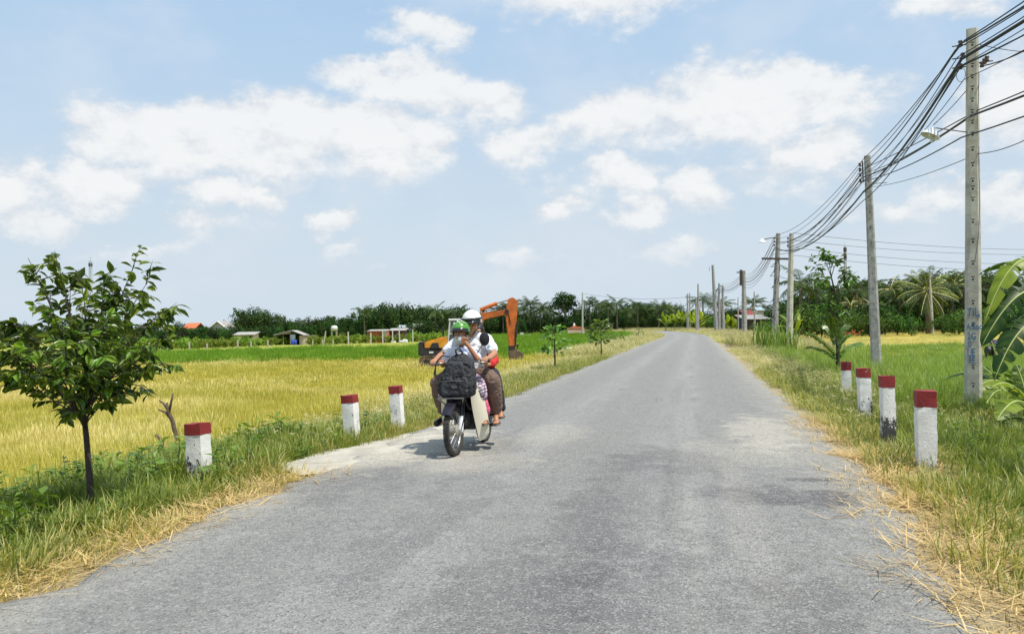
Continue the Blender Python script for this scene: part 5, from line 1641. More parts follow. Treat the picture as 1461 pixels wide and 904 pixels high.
for y in (-1.08, -.08): mb.tube([(-2.52, y, 2.05), (-1.36, y, 2.05)], .03, 6)
cabp = mb.build('cab', CABP, exc)
mb = MB(); mb.box((-1.95, -.58, 2.22), (1.0, .92, 1.2)); mb.build('cab_window', GLASS, cabp)
mb = MB(); mb.box((-1.92, -.58, 2.92), (1.25, 1.15, .13)); mb.build('cab_roof', WHITE_EN, exc, bevel=.04)
mb = MB(); mb.tube([(-3.0, .4, 1.8), (-3.0, .4, 2.5), (-2.95, .4, 2.6)], .06, 8); mb.build('exhaust_pipe', GREASE, exc)
mb = MB(); mb.prism([(-1.55, 1.15), (-1.15, 1.10), (-.35, 2.90), (1.20, 3.24), (1.18, 3.53), (-.55, 3.32), (-.78, 3.10)], 'y', -.20, .20); bo = mb.build('boom', ORANGE, exc, bevel=.03)
mb = MB(); mb.lathe([(0, -.28), (.14, -.28), (.14, .28), (0, .28)], (1.08, 0, 3.38), 12, (math.pi / 2, 0, 0)); mb.build('pivot_pin', GREASE, bo, smooth=40)
mb = MB(); mb.prism([(1.22, 4.22), (1.48, 4.28), (1.80, 4.05), (1.72, 3.0), (1.62, .98), (1.20, .98), (.98, 3.1), (1.06, 3.75)], 'y', -.17, .17); sk = mb.build('stick', ORANGE, exc, bevel=.03)
mb = MB(); mb.tube([(1.74, -.19, 2.7), (1.62, -.19, 1.75)], .075, 8); mb.tube([(1.62, -.19, 1.75), (1.58, -.19, 1.2)], .045, 8); mb.build('bucket_cylinder', GREASE, sk, smooth=40)
mb = MB(); mb.tube([(-.62, 0, 3.52), (.46, 0, 3.92)], .125, 10); c1 = mb.build('arm_cylinder', ORANGE, exc, smooth=40)
mb = MB(); mb.tube([(.46, 0, 3.92), (1.40, 0, 4.16)], .05, 8); mb.build('piston_rod', STEEL, c1, smooth=40)
mb = MB(); mb.tube([(-.5, .05, 3.42), (-.2, .1, 3.62), (.5, .1, 3.62), (1.0, .1, 3.7), (1.15, .1, 3.5)], .03, 5); mb.tube([(-.4, -.1, 3.44), (.2, -.14, 3.56), (.9, -.14, 3.62), (1.2, -.2, 3.2), (1.3, -.2, 2.6)], .025, 5); mb.build('hoses', GREASE, exc, smooth=True)
mb = MB(); mb.tube([(1.30, .12, 1.3), (1.75, .12, 1.25), (1.62, .12, .85)], .07, 6); mb.box((1.35, 0, 1.02), (.42, .5, .42)); mb.build('bucket_linkage', GREASE, exc, bevel=.03)
bp2 = [(1.12, .92), (1.60, .98), (2.02, .78), (2.12, .55), (1.92, .18), (1.78, .04), (1.70, .22), (1.55, .12), (1.34, .04), (1.16, .45)]
mb = MB(); mb.prism(bp2, 'y', -.48, .48); bk = mb.build('bucket', MUD, exc, bevel=.03)
for k in range(4):
    mb = MB(); mb.box((1.72, -.38 + k * .25, .02), (.10, .09, .26), (0, .35, 0), taper=(.3, .7)); mb.build('bucket_tooth', STEEL, bk)

# ------------------------------------------------------------------ houses and sheds
TIN = plain('grey_roof_tin', (0.34, 0.33, 0.31), .55, .2, 2, dirt=(0.30, .22, .15), dirt_amt=.5)
TINB = plain('bluish_roof_tin', (0.42, 0.50, 0.55), .5, .15, 2)
TILE = plain('orange_roof_tile', (0.50, 0.14, 0.055), .7, .25, 3)
BRICK = plain('bare_orange_brick', (0.55, 0.17, 0.07), .85, .25, 4)
PLAST = plain('pale_plaster', (0.50, 0.48, 0.43), .8, .15, 1.5, dirt=(.4, .37, .3), dirt_amt=.4)
BEIGE = plain('beige_wall', (0.48, 0.40, 0.30), .85, .2, 2)
DARKI = plain('dark_boards_and_shade', (0.06, 0.055, 0.05), .9, .3, 3)  # also stands for shade inside huts and sheds, put into the colour
WOODP = plain('grey_wood_post', (0.42, 0.37, 0.30), .85, .3, 5)
BLUEB = plain('blue_plastic', (0.03, 0.07, 0.42), .4, .15, 4)
WHITEP = plain('white_sheet', (0.58, 0.58, 0.56), .7, .1, 3)

def base_at(px, dist):
    g = at(px, 470, dist); g.z = hz(g.x, g.y); return g
def z_of(py, px, dist, g): return at(px, py, dist).z - g.z
def corrugated(mb, a, b, c, d, n, amp):
    """roof sheet a-b (eave), d-c (ridge) with ribs running up the slope"""
    a, b, c, d = map(Vector, (a, b, c, d)); nn = (b - a).cross(d - a).normalized(); vs = []
    for i in range(2 * n + 1):
        t = i / (2 * n); o_ = nn * (amp if i % 2 else 0)
        vs += [a.lerp(b, t) + o_, d.lerp(c, t) + o_, a.lerp(b, t) + o_ - nn * .03, d.lerp(c, t) + o_ - nn * .03]
    fs = []
    for i in range(2 * n):
        k = 4 * i; fs += [(k, k + 4, k + 5, k + 1), (k + 2, k + 3, k + 7, k + 6), (k, k + 2, k + 6, k + 4), (k + 1, k + 5, k + 7, k + 3)]
    fs += [(0, 1, 3, 2), (8 * n, 8 * n + 2, 8 * n + 3, 8 * n + 1)]
    mb.add(vs, fs)

# open tin shed
D = 142.0; g = base_at(413, D)
shed = thing('tin_shed', 'open-fronted tin shed with blue drums inside at the edge of the green field', 'shed', g)
X = lambda px: (px - 413) / FPX * D
zl, zr, zt = 1.75, 1.65, 2.5
mb = MB(); mb.box((X(413), 3.0, .95), (X(433) - X(393), .1, 1.9)); mb.build('back_wall', DARKI, shed)
mb = MB(); mb.box((X(393) + .05, 1.5, .85), (.1, 2.9, 1.7)); mb.build('side_wall', TIN, shed)
mb = MB(); mb.box((X(433) - .05, 1.5, .82), (.1, 2.9, 1.64)); mb.build('side_wall', BEIGE, shed)
mb = MB(); mb.box(((X(414) + X(421)) / 2, .1, .9), (X(421) - X(414), .08, 1.8)); mb.build('tin_panel', TINB, shed)
mb = MB(); mb.box(((X(427) + X(432)) / 2, .12, .8), (X(432) - X(427), .08, 1.6)); mb.build('door_panel', BEIGE, shed)
mb = MB(); mb.prism([(X(393), zl), (X(414), zt - .55), (X(414), zl + .5), (X(393), zl + .1)], 'y', .02, .09); mb.build('gable_board', BEIGE, shed)
for px in (393.5, 404, 414):
    mb = MB(); mb.box((X(px), .05, .85), (.10, .10, 1.7)); mb.build('post', WOODP, shed)
mb = MB(); corrugated(mb, (X(391), 3.3, zl), (X(391), -.5, zl), (X(417), -.5, zt), (X(417), 3.3, zt), 10, .05); mb.build('roof', TIN, shed)
mb = MB(); corrugated(mb, (X(435), -.5, zr), (X(435), 3.3, zr), (X(417) + .03, 3.3, zt - .01), (X(417) + .03, -.5, zt - .01), 10, .05); mb.build('roof', TIN, shed)
for k, (px, yy, lb_) in enumerate(((414.5, .9, 'leftmost blue drum in the open tin shed'), (418, -.25, 'blue drum standing in front of the tin panel'), (421.5, -.2, 'blue drum by the shed doorway'))):
    mb = MB(); mb.lathe([(0, 0), (.27, 0), (.30, .05), (.30, .4), (.31, .42), (.30, .45), (.30, .8), (.26, .85), (0, .85)], (0, 0, 0), 12)
    tag(mb.build('plastic_drum', BLUEB, loc=(g.x + X(px), g.y + yy, g.z), smooth=40), lb_, 'drum', 'blue drums by the shed')
w0 = base_at(443, 150)
mb = MB(); mb.box((0, 0, .75), (1.9, 1.6, 1.5)); mb.box((0, 0, 1.55), (2.1, 1.8, .12)); tag(mb.build('block_hut', BEIGE, loc=w0, bevel=.02), 'small low beige block hut to the right of the tin shed', 'hut')

def simple_house(name, label, px0, px1, eave, ridge, dist, depth, wallm, roofm, style='gable_x', over=.3, openings=(), cat='house', rot=0):
    pc = (px0 + px1) / 2; g = base_at(pc, dist); t_ = thing(name, label, cat, g, (0, 0, rot))
    w = (px1 - px0) / FPX * dist; he = z_of(eave, pc, dist, g); hr = z_of(ridge, pc, dist, g)
    x = w / 2
    if style == 'gable_front':
        mb = MB(); mb.prism([(-x + over, 0), (x - over, 0), (x - over, he), (0, hr - .15), (-x + over, he)], 'y', 0, depth); mb.build('wall', wallm, t_)
        for s_ in (-1, 1):
            mb = MB(); a, b = (s_ * x, -over, he - .1), (s_ * x, depth + over, he - .1)
            if s_ < 0: a, b = b, a
            r0, r1 = (0, b[1], hr), (0, a[1], hr)
            corrugated(mb, a, b, r0, r1, 8, .06); mb.build('roof', roofm, t_)
            mb = MB(); mb.tube([(s_ * x, -over - .04, he - .12), (0, -over - .04, hr - .02)], .16, 4); mb.build('barge_board', WHITEP, t_)
    elif style == 'gable_side':
        mb = MB(); mb.box((0, depth / 2, he / 2), (w - 2 * over, depth, he)); mb.build('wall', wallm, t_)
        for s_ in (0, 1):
            mb = MB()
            if s_ == 0: corrugated(mb, (-x, -over, he - .1), (x, -over, he - .1), (x, depth / 2, hr), (-x, depth / 2, hr), 14, .05)
            else: corrugated(mb, (x, depth + over, he - .1), (-x, depth + over, he - .1), (-x, depth / 2 + .02, hr), (x, depth / 2 + .02, hr), 14, .05)
            mb.build('roof', roofm, t_)
    else:      # lean-to: the roof falls toward the viewer
        mb = MB(); mb.prism([(0, 0), (depth, 0), (depth, hr - .12), (0, he - .12)], 'x', -x + over, x - over); mb.build('wall', wallm, t_)
        mb = MB(); corrugated(mb, (-x, -.5, he - .12), (x, -.5, he - .12), (x, depth + .3, hr), (-x, depth + .3, hr), 14, .05); mb.build('roof', roofm, t_)
    for (kind, u0, u1, z0, z1, m) in openings:
        a, b = -x + over + u0 * (w - 2 * over), -x + over + u1 * (w - 2 * over)
        mb = MB(); mb.box(((a + b) / 2, -.03, (z0 + z1) / 2 * he), (b - a, .07, (z1 - z0) * he)); mb.build(kind, m, t_)
    return t_
simple_house('white_house', 'white gabled house with pale roof among dark trees on the left', 293, 329, 472, 458, 172, 6, PLAST, TIN, 'gable_front', openings=(('window', .2, .4, .35, .8, DARKI), ('door', .55, .72, 0, .7, DARKI)))
simple_house('tiled_house', 'house showing only its red tiled roof left of the white gabled house', 260, 279, 468, 460.5, 175, 6, PLAST, TILE, 'gable_side')
simple_house('flat_hut', 'low hut with pale flat roof just left of the open tin shed', 331, 364, 476.5, 473.5, 152, 3, BEIGE, TIN, 'lean', openings=(('opening', .42, .95, .1, .85, DARKI),), cat='hut')  # solid dark panel on the wall, painted as the shade of an open front
bh = simple_house('brick_building', 'bare orange brick building with grey tin roof behind the orchard rows', 523, 553, 471, 470.0, 150, 4, BRICK, TIN, 'lean', over=.1, openings=(('door', .82, .97, .0, .95, WHITEP),))
simple_house('brick_shelter', 'dark shelter with tin roof and white sheet against the brick building', 553.5, 579, 470.5, 468.0, 153, 4, plain('maroon_boards', (.13, .05, .045), .8), TIN, 'lean', openings=(('white_sheet', .35, .75, .05, .6, WHITEP),), cat='shelter')
simple_house('far_shed', 'far shed with white tin roof left of the riders', 584, 601, 466, 461, 190, 5, BEIGE, WHITEP, 'lean', cat='shed')
simple_house('bluish_shed', 'small far shed with bluish roof left of the white tin roof', 566, 580, 466, 463, 192, 4, BEIGE, TINB, 'lean', cat='shed')
simple_house('small_shelter', 'small pale shelter just below the white tin roof', 576, 588, 471, 468.5, 168, 3, DARKI, TIN, 'lean', cat='shelter')
simple_house('far_right_shed', 'shed with grey tin roof behind the far poles on the right', 1062, 1102, 454, 448.5, 118, 5, DARKI, TIN, 'lean', cat='shed')
simple_house('red_roof_house', 'house with dull red roof above the grey tin roof on the right', 1061, 1077, 448, 442, 150, 5, PLAST, plain('dull_red_roof', (.30, .07, .055), .7), 'gable_side')
simple_house('blue_roof_house', 'house with pale blue roof between the far palms on the right', 1080, 1092, 442, 437.5, 172, 5, PLAST, TINB, 'gable_side')
# round white tank
g = base_at(477, 185); mb = MB(); zt = z_of(464, 477, 185, g)
mb.lathe([(0, zt - 1.2), (.75, zt - 1.1), (.78, zt - .5), (.55, zt - .1), (0, zt)], (0, 0, 0), 16)
tk = thing('water_tank', 'round white water tank among dark trees on the left', 'tank', g); mb.build('tank', WHITEP, tk, smooth=True)
for sx, sy in ((-.5, -.5), (.5, -.5), (.5, .5), (-.5, .5)):
    mb = MB(); mb.tube([(sx, sy, -.2), (sx, sy, zt - 1.12)], .08, 6); mb.build('leg', WOODP, tk)
# heaps of white sacks near the brick building
for px, d_, s_, lb_ in ((574, 148, 1.5, 'larger white heap under the sheet by the orchard posts'), (561, 149, .7, 'small white heap left of the larger one by the orchard posts'), (387, 141, .8, 'pale heap by the left end of the tin shed')):
    g = base_at(px, d_); mb = MB(); rr = random.Random(int(px))
    for i in range(5):
        c = Vector((rr.uniform(-.4, .4) * s_, rr.uniform(-.2, .2), .12 * s_ + .14 * (i // 3) * s_))
        mb.lathe([(0, -.16 * s_), (.25 * s_, -.12 * s_), (.32 * s_, 0), (.24 * s_, .13 * s_), (0, .16 * s_)], c, 9, (rr.uniform(-.3, .3), rr.uniform(-.3, .3), 0))
    tag(mb.build('sack_heap', WHITEP, loc=g, smooth=True), lb_, 'heap')
# posts along the orchard
LB = []
for px, top, base, d_ in ((172, 487, 502, 114), (213, 488, 501, 114), (228, 489, 501, 114), (270, 487, 500, 117), (295, 490, 500, 117), (339, 485, 500, 119), (358, 486, 498, 121), (382, 485, 497, 124), (446, 485, 493, 132), (460, 484, 492, 134), (475, 484, 491, 136), (497, 473, 488, 138), (529, 474, 487, 142), (546, 472, 487, 145), (560, 471, 485, 147), (570, 467, 483, 149), (589, 470, 482, 152), (461.5, 472, 490, 137)):
    g = base_at(px, d_); h = z_of(top, px, d_, g)
    mb = MB(); mb.box((0, 0, h / 2 - .15), (.20, .20, h + .3), taper=(.85, .85))
    o = mb.build('orchard_post', WOODP if px < 490 else PLAST, loc=g, rot=(0, .16 if px == 461.5 else random.uniform(-.03, .03), 0)); LB.append((px, tag(o, None, 'post', 'posts along the orchard')))
auto_label(LB, 'pale orchard post')
# orange and white monument, pale slab and brick heap
g = base_at(822, 205); mo = thing('monument', 'small orange and white monument in the green field beneath the pale-trunked tree', 'monument', g)
zz = z_of(466, 822, 205, g)
mb = MB(); mb.box((0, 1, .45 * zz), (4.3, 2.2, .9 * zz - .1)); mb.build('base', plain('white_orange', (.6, .42, .33), .8), mo, bevel=.04)
mb = MB(); mb.prism([(-2.3, .8 * zz), (2.4, .72 * zz), (1.6, zz), (.4, zz * 1.02), (-.2, zz * 1.15), (-.8, zz)], 'y', -.2, 2.2); mb.build('roof', TILE, mo)
mb = MB(); mb.lathe([(.35, zz), (.28, zz + .6), (.1, zz + .9), (0, zz + 1.1)], (-.4, 1, 0), 8); mb.build('finial', WHITEP, mo)
g = base_at(742, 190); mb = MB(); mb.box((0, 0, .35), (5.0, 1.5, .7)); mb.box((.4, .1, .95), (.8, .7, .5)); tag(mb.build('concrete_tomb', PLAST, loc=g, bevel=.04), 'low pale concrete tomb in the field right of the excavator bucket', 'tomb')
g = base_at(1210, 104); rr = random.Random(4)
mb = MB()
for i in range(60):
    mb.box((rr.gauss(0, .75), rr.gauss(0, .3), .08 + abs(rr.gauss(0, .22)) * (1 if rr.random() < .8 else 1.6)), (.26, .14, .10), (rr.uniform(-.5, .5), rr.uniform(-.5, .5), rr.uniform(0, 3)))
o = mb.build('brick_heap', BRICK, loc=(g.x, g.y, g.z + .25)); tag(o, 'low heap of reddish bricks at the foot of the right tree line', 'brick heap')
# dark machine on the field edge behind the banana leaves
g = at(1419, 492, 34); g.z = hz(g.x, g.y)
mc = thing('water_pump', 'dark engine pump on a stand half hidden behind the banana leaves', 'pump', g)
mb = MB(); mb.box((0, 0, .62), (.42, .5, .4)); mb.lathe([(0, -.08), (.2, -.08), (.2, .08), (0, .08)], (-.26, 0, .62), 12, (0, math.pi / 2, 0)); mb.build('engine', BLACKM, mc, bevel=.02)
mb = MB(); mb.tube([(.1, 0, .8), (.12, 0, 1.05), (.2, 0, 1.12)], .04, 6); mb.build('exhaust_pipe', GREASE, mc)
mb = MB(); mb.box((0, 0, .98), (.3, .28, .2)); mb.build('fuel_tank', plain('faded_violet', (.16, .12, .2), .5), mc, bevel=.03)
mb = MB(); mb.tube([(-.25, 0, .5), (-.5, 0, .35), (-.62, 0, .1)], .07, 7); mb.build('hose', GREASE, mc)
for sx in (-.18, .18):
    for sy in (-.2, .2):
        mb = MB(); mb.tube([(sx, sy, .45), (sx * 1.5, sy * 1.4, -.1)], .025, 5); mb.build('leg', IRON, mc)

# lattice masts on the skyline
def mast(px, top, dist, w, label, panels):
    g = base_at(px, dist); H = z_of(top, px, dist, g); t_ = thing('radio_mast', label, 'mast', g)
    mb = MB(); n = 22; L = [(-w, -w), (w, -w), (w, w), (-w, w)]
    for (x, y) in L: mb.tube([(x, y, 0), (x * .55, y * .55, H)], .16, 4)
    for k in range(n):
        a, b = k / n, (k + 1) / n
        for i in range(4):
            p, q = L[i], L[(i + 1) % 4]; sa, sb = 1 - .45 * a, 1 - .45 * b
            mb.tube([(p[0] * sa, p[1] * sa, H * a), (q[0] * sb, q[1] * sb, H * b)], .09, 3)
    mb.build('lattice', plain('mast_grey', (.30, .31, .33), .6), t_)
    for (zz, s_) in panels:
        for i in range(3):
            mb = MB(); a = i * 2.1; mb.box((math.cos(a) * w * .9, math.sin(a) * w * .9, H - zz), (.7, .7, s_)); mb.build('antenna', BLACKM, t_)
    mb = MB(); mb.tube([(0, 0, H), (0, 0, H + 3)], .08, 4); mb.build('tip_rod', IRON, t_)
mast(130, 372, 620, 1.2, 'grey lattice radio mast behind the young tree on the left', [(3, 2.5)])
mast(1208, 352, 560, .8, 'lattice mast with dark antenna panels rising left of the weathered pole', [(2, 3), (7, 3)])
# ------------------------------------------------------------------ motorbike and riders
BK = Vector((-0.525, 10.0, 0.0))
BK.z = 0.048
BROT = Euler((R(2.0), 0, math.atan2(-.968, -.25)))
BM = Matrix.Translation(BK) @ BROT.to_matrix().to_4x4()
def bike_pt(p): return BM @ Vector(p)

TYRE = plain('tyre_rubber', (0.030, 0.029, 0.028), .85, .4, 30, dirt=(.16, .13, .09), dirt_amt=.5)
CHROME = plain('dull_chrome', (0.36, 0.35, 0.33), .34, .1, 8, metal=.9)
ALU = plain('cast_alloy', (0.36, 0.34, 0.29), .5, .2, 10, metal=.4)
SHIELD = plain('cream_leg_shield', (0.66, 0.62, 0.49), .35, .07, 3, dirt=(.42, .36, .22), dirt_amt=.35)
PURP = plain('dark_violet_plastic', (0.012, 0.009, 0.018), .32, .3, 5)
BLKP = plain('black_plastic', (0.016, 0.016, 0.018), .45, .3, 8)
ENG = plain('oily_engine', (0.045, 0.043, 0.042), .55, .5, 14)
SEATM = plain('black_seat_vinyl', (0.02, 0.02, 0.022), .4, .3, 10)
REDL = plain('red_lens', (0.4, .01, .01), .2, .1, 4)
AMB = plain('amber_lens', (0.55, .2, .02), .2, .1, 4)
GLS = plain('mirror_glass', (0.5, .53, .55), .06, .05, 3, metal=1)

bike = thing('motorbike', 'cream and dark motorbike carrying three riders toward the camera', 'motorbike', BK, BROT)
def torus(mb, c, r, rm, n=36, m=8, sq=1.0):
    vs, fs = [], []
    for i in range(n):
        a = 2 * math.pi * i / n
        for j in range(m):
            b = 2 * math.pi * j / m; rr_ = r + rm * math.cos(b)
            vs.append((c[0] + rr_ * math.cos(a), c[1] + rm * sq * math.sin(b), c[2] + rr_ * math.sin(a)))
    for i in range(n):
        for j in range(m):
            fs.append((i * m + j, ((i + 1) % n) * m + j, ((i + 1) % n) * m + (j + 1) % m, i * m + (j + 1) % m))
    mb.add(vs, fs)
def wheel(name, cx_, rad, drum):
    hub = MB()
    hub.lathe([(0, -.075), (drum * .5, -.072), (drum, -.05), (drum, .05), (drum * .7, .068), (.02, .075), (0, .075)], (cx_, 0, rad), 18, (math.pi / 2, 0, 0))
    w = hub.build(name, ALU, bike, smooth=40)
    mb = MB(); torus(mb, (cx_, 0, rad), rad - .030, .033, 44, 10, 1.05)
    for i in range(44):
        a = 2 * math.pi * i / 44
        for y in (-.018, .018):
            mb.box((cx_ + (rad - .002) * math.cos(a), y, rad + (rad - .002) * math.sin(a)), (.010, .022, .024), (0, -a, 0))
    mb.build('tyre', TYRE, w, smooth=40)
    mb = MB(); torus(mb, (cx_, 0, rad), rad - .066, .014, 40, 6, 1.6); mb.build('rim', CHROME, w, smooth=True)
    mb = MB()
    for i in range(28):
        a = 2 * math.pi * i / 28; s_ = 1 if i % 2 else -1; o = .35 * (1 if i % 4 < 2 else -1)
        mb.tube([(cx_ + drum * math.cos(a + o), .04 * s_, rad + drum * math.sin(a + o)), (cx_ + (rad - .07) * math.cos(a), .008 * s_, rad + (rad - .07) * math.sin(a))], .0028, 4)
    sp_ = mb.build('spokes', CHROME, w); sp_['kind'] = 'stuff'
    return w
wheel('front_wheel', .60, .285, .070)
wheel('rear_wheel', -.60, .285, .075)
def arc_fender(name, cx_, rad, a0, a1, w, mat, n=14):
    mb = MB(); vs = []
    for i in range(n + 1):
        a = a0 + (a1 - a0) * i / n
        for (y, dr) in ((-w / 2, -.035), (-w / 2 * .8, .0), (0, .012), (w / 2 * .8, 0), (w / 2, -.035), (w / 2 * .75, -.012), (0, .002), (-w / 2 * .75, -.012)):
            vs.append((cx_ + (rad + dr) * math.cos(a), y, .285 + (rad + dr) * math.sin(a)))
    fs = []
    for i in range(n):
        for j in range(8): fs.append((i * 8 + j, i * 8 + (j + 1) % 8, (i + 1) * 8 + (j + 1) % 8, (i + 1) * 8 + j))
    fs += [tuple(range(8)), tuple(n * 8 + j for j in range(8))]
    mb.add(vs, fs); return mb.build(name, mat, bike, smooth=40)
arc_fender('front_fender', .60, .325, R(38), R(165), .12, PURP)
arc_fender('rear_fender', -.60, .33, R(20), R(185), .15, BLKP)
for s_ in (-1, 1):
    mb = MB(); mb.tube([(.605, s_ * .085, .27), (.55, s_ * .085, .44)], .030, 10); fk = mb.build('fork_leg', WHITE_EN, bike, smooth=40)
    mb = MB(); mb.tube([(.55, s_ * .085, .44), (.43, s_ * .085, .78)], .024, 10); mb.build('fork_tube', BLKP, fk, smooth=40)
    mb = MB(); mb.box((.60, s_ * .085, .275), (.07, .05, .06)); mb.build('axle_clamp', ALU, fk, bevel=.01)
mb = MB(); mb.tube([(.62, .10, .30), (.57, .12, .42), (.48, .10, .7)], .007, 5); mb.build('brake_cable', BLKP, bike, smooth=True)
# frame, engine, exhaust
mb = MB(); mb.tube([(.40, 0, .82), (.30, 0, .66), (.10, 0, .48), (-.12, 0, .45), (-.28, 0, .60), (-.6, 0, .72)], [.045, .05, .045, .04, .04, .03], 8); mb.build('frame', BLKP, bike, smooth=True)
mb = MB(); mb.box((.02, 0, .33), (.36, .26, .17)); mb.lathe([(.075, -.02), (.08, .02), (.08, .13), (.07, .16), (0, .16)], (.16, 0, .34), 12, (0, R(75), 0)); mb.lathe([(0, -.15), (.10, -.15), (.10, .15), (0, .15)], (-.06, 0, .32), 16, (math.pi / 2, 0, 0))
en = mb.build('engine', ENG, bike, bevel=.012)
for k in range(5):
    mb = MB(); mb.lathe([(.07, -.004), (.094, -.004), (.094, .004), (.07, .004)], (.19 + k * .022, 0, .35 + k * .006), 14, (0, R(75), 0)); mb.build('cooling_fin', ENG, en)
mb = MB(); mb.tube([(.25, -.06, .30), (.20, -.12, .20), (-.05, -.14, .20), (-.3, -.15, .24), (-.85, -.16, .33)], [.018, .018, .02, .045, .05], 10); mb.build('exhaust_pipe', CHROME, bike, smooth=40)
mb = MB(); mb.box((-.32, .11, .31), (.52, .035, .10)); mb.build('chain_case', BLKP, bike, bevel=.015)
for s_ in (-1, 1):
    mb = MB(); mb.tube([(-.60, s_ * .12, .30), (-.50, s_ * .12, .62)], .028, 8); mb.build('shock_absorber', CHROME, bike, smooth=40)
    mb = MB(); mb.prism([(-.02, .50), (-.18, .68), (-.72, .74), (-.78, .66), (-.45, .52), (-.25, .44)], 'y', s_ * .085, s_ * .125); mb.build('side_panel', PURP, bike, bevel=.012)
    mb = MB(); mb.tube([(-.02, s_ * .10, .27), (-.02, s_ * .34, .27)], .017, 8); mb.build('foot_peg', BLKP, bike, smooth=40)
    mb = MB(); mb.tube([(-.42, s_ * .12, .36), (-.40, s_ * .32, .33)], .015, 8); mb.build('rear_foot_peg', BLKP, bike, smooth=40)
mb = MB(); mb.tube([(-.05, .13, .25), (.10, .17, .24), (.16, .22, .24)], .010, 6); mb.build('gear_lever', CHROME, bike, smooth=True)
mb = MB(); mb.prism([(.02, .70), (.02, .76), (-.25, .79), (-.55, .82), (-.82, .83), (-.84, .77), (-.5, .73)], 'y', -.13, .13); mb.build('seat', SEATM, bike, bevel=.03)
mb = MB(); mb.box((-.86, 0, .70), (.08, .14, .09)); mb.build('tail_light', REDL, bike, bevel=.02)
mb = MB(); mb.tube([(-.62, -.12, .80), (-.95, -.12, .84), (-.98, 0, .85), (-.95, .12, .84), (-.62, .12, .80)], .012, 6); mb.build('grab_rail', CHROME, bike, smooth=True)
# leg shields: two swept wings and the nose between
rows = [(.83, .17, .19), (.77, .155, .225), (.67, .145, .255), (.55, .145, .275), (.42, .155, .285), (.31, .167, .288), (.20, .180, .280), (.15, .188, .25), (.12, .196, .225)]
for s_ in (-1, 1):
    mb = MB(); vs = []
    for (z, yi, yo) in rows:
        bx = .40 - (.86 - z) * .20
        for t_ in (0, .33, .66, 1):
            y = yi + (yo - yi) * t_
            vs.append((bx - .13 * t_ ** 1.6, s_ * y, z))
        for t_ in (1, .66, .33, 0):
            y = yi + (yo - yi) * t_
            vs.append((bx - .13 * t_ ** 1.6 - .014, s_ * y, z))
    fs = []
    n = len(rows)
    for i in range(n - 1):
        for j in range(8): fs.append((i * 8 + j, i * 8 + (j + 1) % 8, (i + 1) * 8 + (j + 1) % 8, (i + 1) * 8 + j))
    fs += [tuple(range(8)), tuple((n - 1) * 8 + j for j in range(8))]
    mb.add(vs, fs); mb.build('leg_shield', SHIELD, bike, smooth=50)
mb = MB(); mb.prism([(.50, .70), (.52, .84), (.40, .98), (.30, .94), (.36, .72)], 'y', -.09, .09); mb.build('front_cover', PURP, bike, bevel=.02)
mb = MB(); mb.prism([(.36, .95), (.44, 1.00), (.38, 1.08), (.20, 1.07), (.20, 1.0)], 'y', -.12, .12); hc = mb.build('handlebar_cover', PURP, bike, bevel=.025)
mb = MB(); mb.lathe([(0, 0), (.075, -.005), (.085, -.03), (.06, -.06), (0, -.07)], (.46, 0, 1.02), 16, (0, R(100), 0)); mb.build('headlight', GLS, bike, smooth=40)
mb = MB(); mb.tube([(.28, -.37, 1.045), (.29, -.2, 1.05), (.31, 0, 1.06), (.29, .2, 1.05), (.28, .37, 1.045)], .013, 8); hb = mb.build('handlebar', CHROME, bike, smooth=True)
for s_ in (-1, 1):
    mb = MB(); mb.tube([(.28, s_ * .26, 1.046), (.278, s_ * .375, 1.045)], .020, 10); mb.build('grip', BLKP, hb, smooth=40)
    mb = MB(); mb.tube([(.33, s_ * .16, 1.05), (.36, s_ * .25, 1.04), (.35, s_ * .36, 1.035)], .007, 6); mb.build('brake_lever', CHROME, hb, smooth=True)
    mb = MB(); mb.lathe([(0, 0), (.028, 0), (.032, .03), (.02, .05), (0, .055)], (.40, s_ * .135, .93), 10, (0, R(80), 0)); mb.build('turn_signal', AMB, bike, smooth=40)
mb = MB(); mb.tube([(.27, .19, 1.06), (.25, .215, 1.14), (.23, .275, 1.24)], .006, 6); mi_ = mb.build('mirror', BLKP, bike, smooth=True)
mb = MB()
mb.lathe([(0, -.022), (.04, -.02), (.062, -.006), (.066, .008), (.0, .009)], (0, 0, 0), 18)
me = mb.mesh('mirror_housing', BLKP, smooth=40)
link('housing', me, None, mi_, (.225, .305, 1.305), (0, R(-90), R(0)), (1.25, .95, 1))
# front carrier under the bag
mb = MB()
for y in (-.14, -.05, .05, .14): mb.tube([(.42, y, .655), (.66, y, .655)], .007, 6)
mb.tube([(.66, -.16, .655), (.66, .16, .655)], .009, 6); mb.tube([(.43, -.16, .655), (.43, .16, .655)], .009, 6)
mb.tube([(.66, -.15, .655), (.52, -.09, .56)], .007, 6); mb.tube([(.66, .15, .655), (.52, .09, .56)], .007, 6)
mb.build('front_carrier', CHROME, bike, smooth=True)

